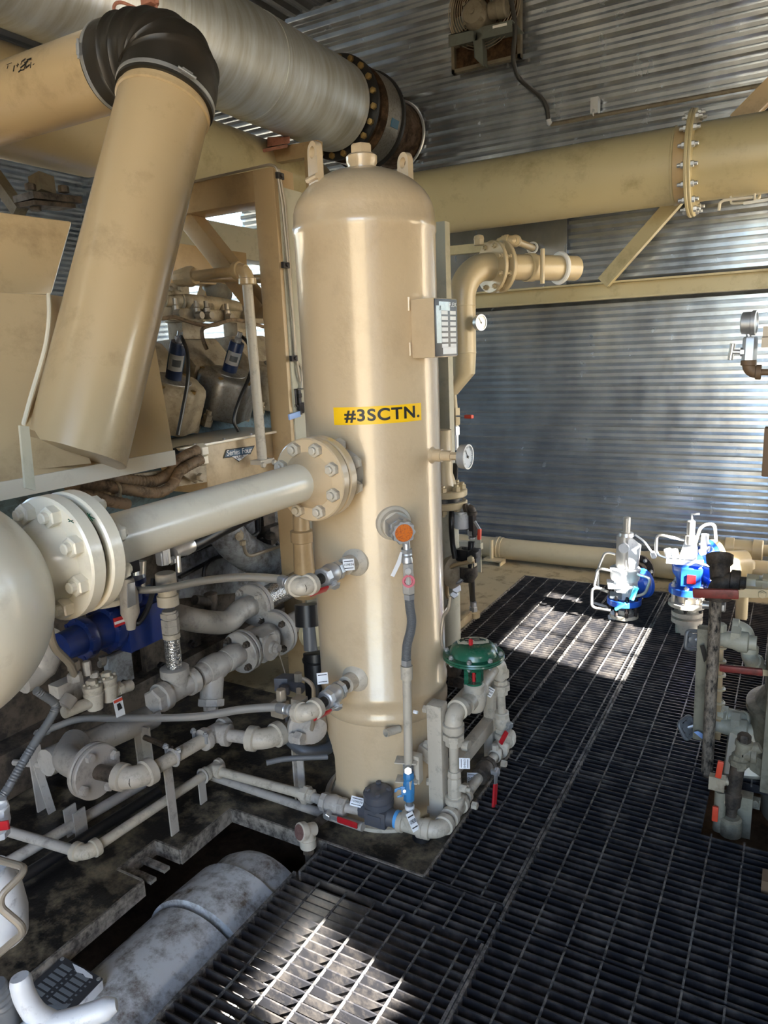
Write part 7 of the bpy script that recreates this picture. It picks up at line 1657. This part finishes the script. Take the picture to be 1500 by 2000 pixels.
b = B(); box(b, PZ(1497, 1738, -.02), .03, .06, .1); solo('wood_block', b, 'wood', 'small brown wooden block end at the right edge on the near grating', 'block')
# gauge, T-handle needle valve and elbow at the upper right
gy_ = 2.75
G = lambda x, y: PY(x, y, gy_)
gt = thing('brass_elbow_line', 'brown threaded elbow and pipe carrying the pressure gauge at the right edge', 'pipe', G(1462, 735))
elbow(gt, G(1461, 727), UP, G(1500, 727) - G(1461, 727), .016, 'wood', R=.035); pipe(gt, G(1461, 727), G(1560, 727), .0105, 'wood')
nn = thing('gauge_needle_valve', 'steel needle valve with slanted T-bar handle under the right hand pressure gauge', 'valve', G(1463, 700))
b = B(); hexn(b, G(1463, 703), UP, .023, .075, 6, .08); cyl(b, G(1462, 712), G(1463, 700), .012, 12); cyl(b, G(1463, 668), G(1463, 655), .009, 10); hexn(b, G(1463, 666), UP, .017, .014); cyl(b, G(1430, 687), G(1455, 688), .008, 10); hexn(b, G(1446, 687.5), EX, .014, .02); part(nn, 'body', b, 'steel')
b = B(); cyl(b, G(1431.5, 671), G(1426, 703), .0085, 12, ch=.001); part(nn, 'tee_bar', b, 'ss')
pg = thing('pressure_gauge', 'stainless pressure gauge seen edge-on near the right edge of the photo', 'gauge', G(1463, 655))
ga_ = Vv((.99, -.11, .0)).normalized(); gc = G(1463, 631)
b = B(); lathe(b, gc - ga_ * .022, ga_, [(0, .030), (.003, .036), (.030, .036), (.032, .040), (.044, .040), (.045, .034), (.040, .034)], 36); part(pg, 'case', b, 'steel')
b = B(); lathe(b, gc + ga_ * .0182, ga_, [(0, .034), (.001, .034)], 32); part(pg, 'dial', b, 'glass'); b = B(); cyl(b, gc - UP * .035, G(1463, 660), .008, 10); part(pg, 'stem', b, 'steel')
b = B(); box(b, G(1497, 648), .02, .02, .035); box(b, G(1496, 668), .025, .02, .035); solo('fitting_block', b, 'tube', 'small steel fitting just entering the right edge beside the pressure gauge', 'fitting')
bx_ = thing('brown_box', 'brown painted box edge cut off at the right side in front of the corrugated wall', 'box', G(1510, 930))
b = B(); prism(b, [G(1493, 836), G(1560, 840), G(1554, 936), G(1487, 931)], (0, .06, 0)); part(bx_, 'case', b, 'wood', .004)
q = G(1560, 800); b = B(); box(b, (q.x, 2.775, .86), .05, .05, 1.72); part(bx_, 'post', b, 'conc', .004)
b = B(); cyl(b, G(1498, 1090), G(1490, 1195), .012, 12)
b.free()
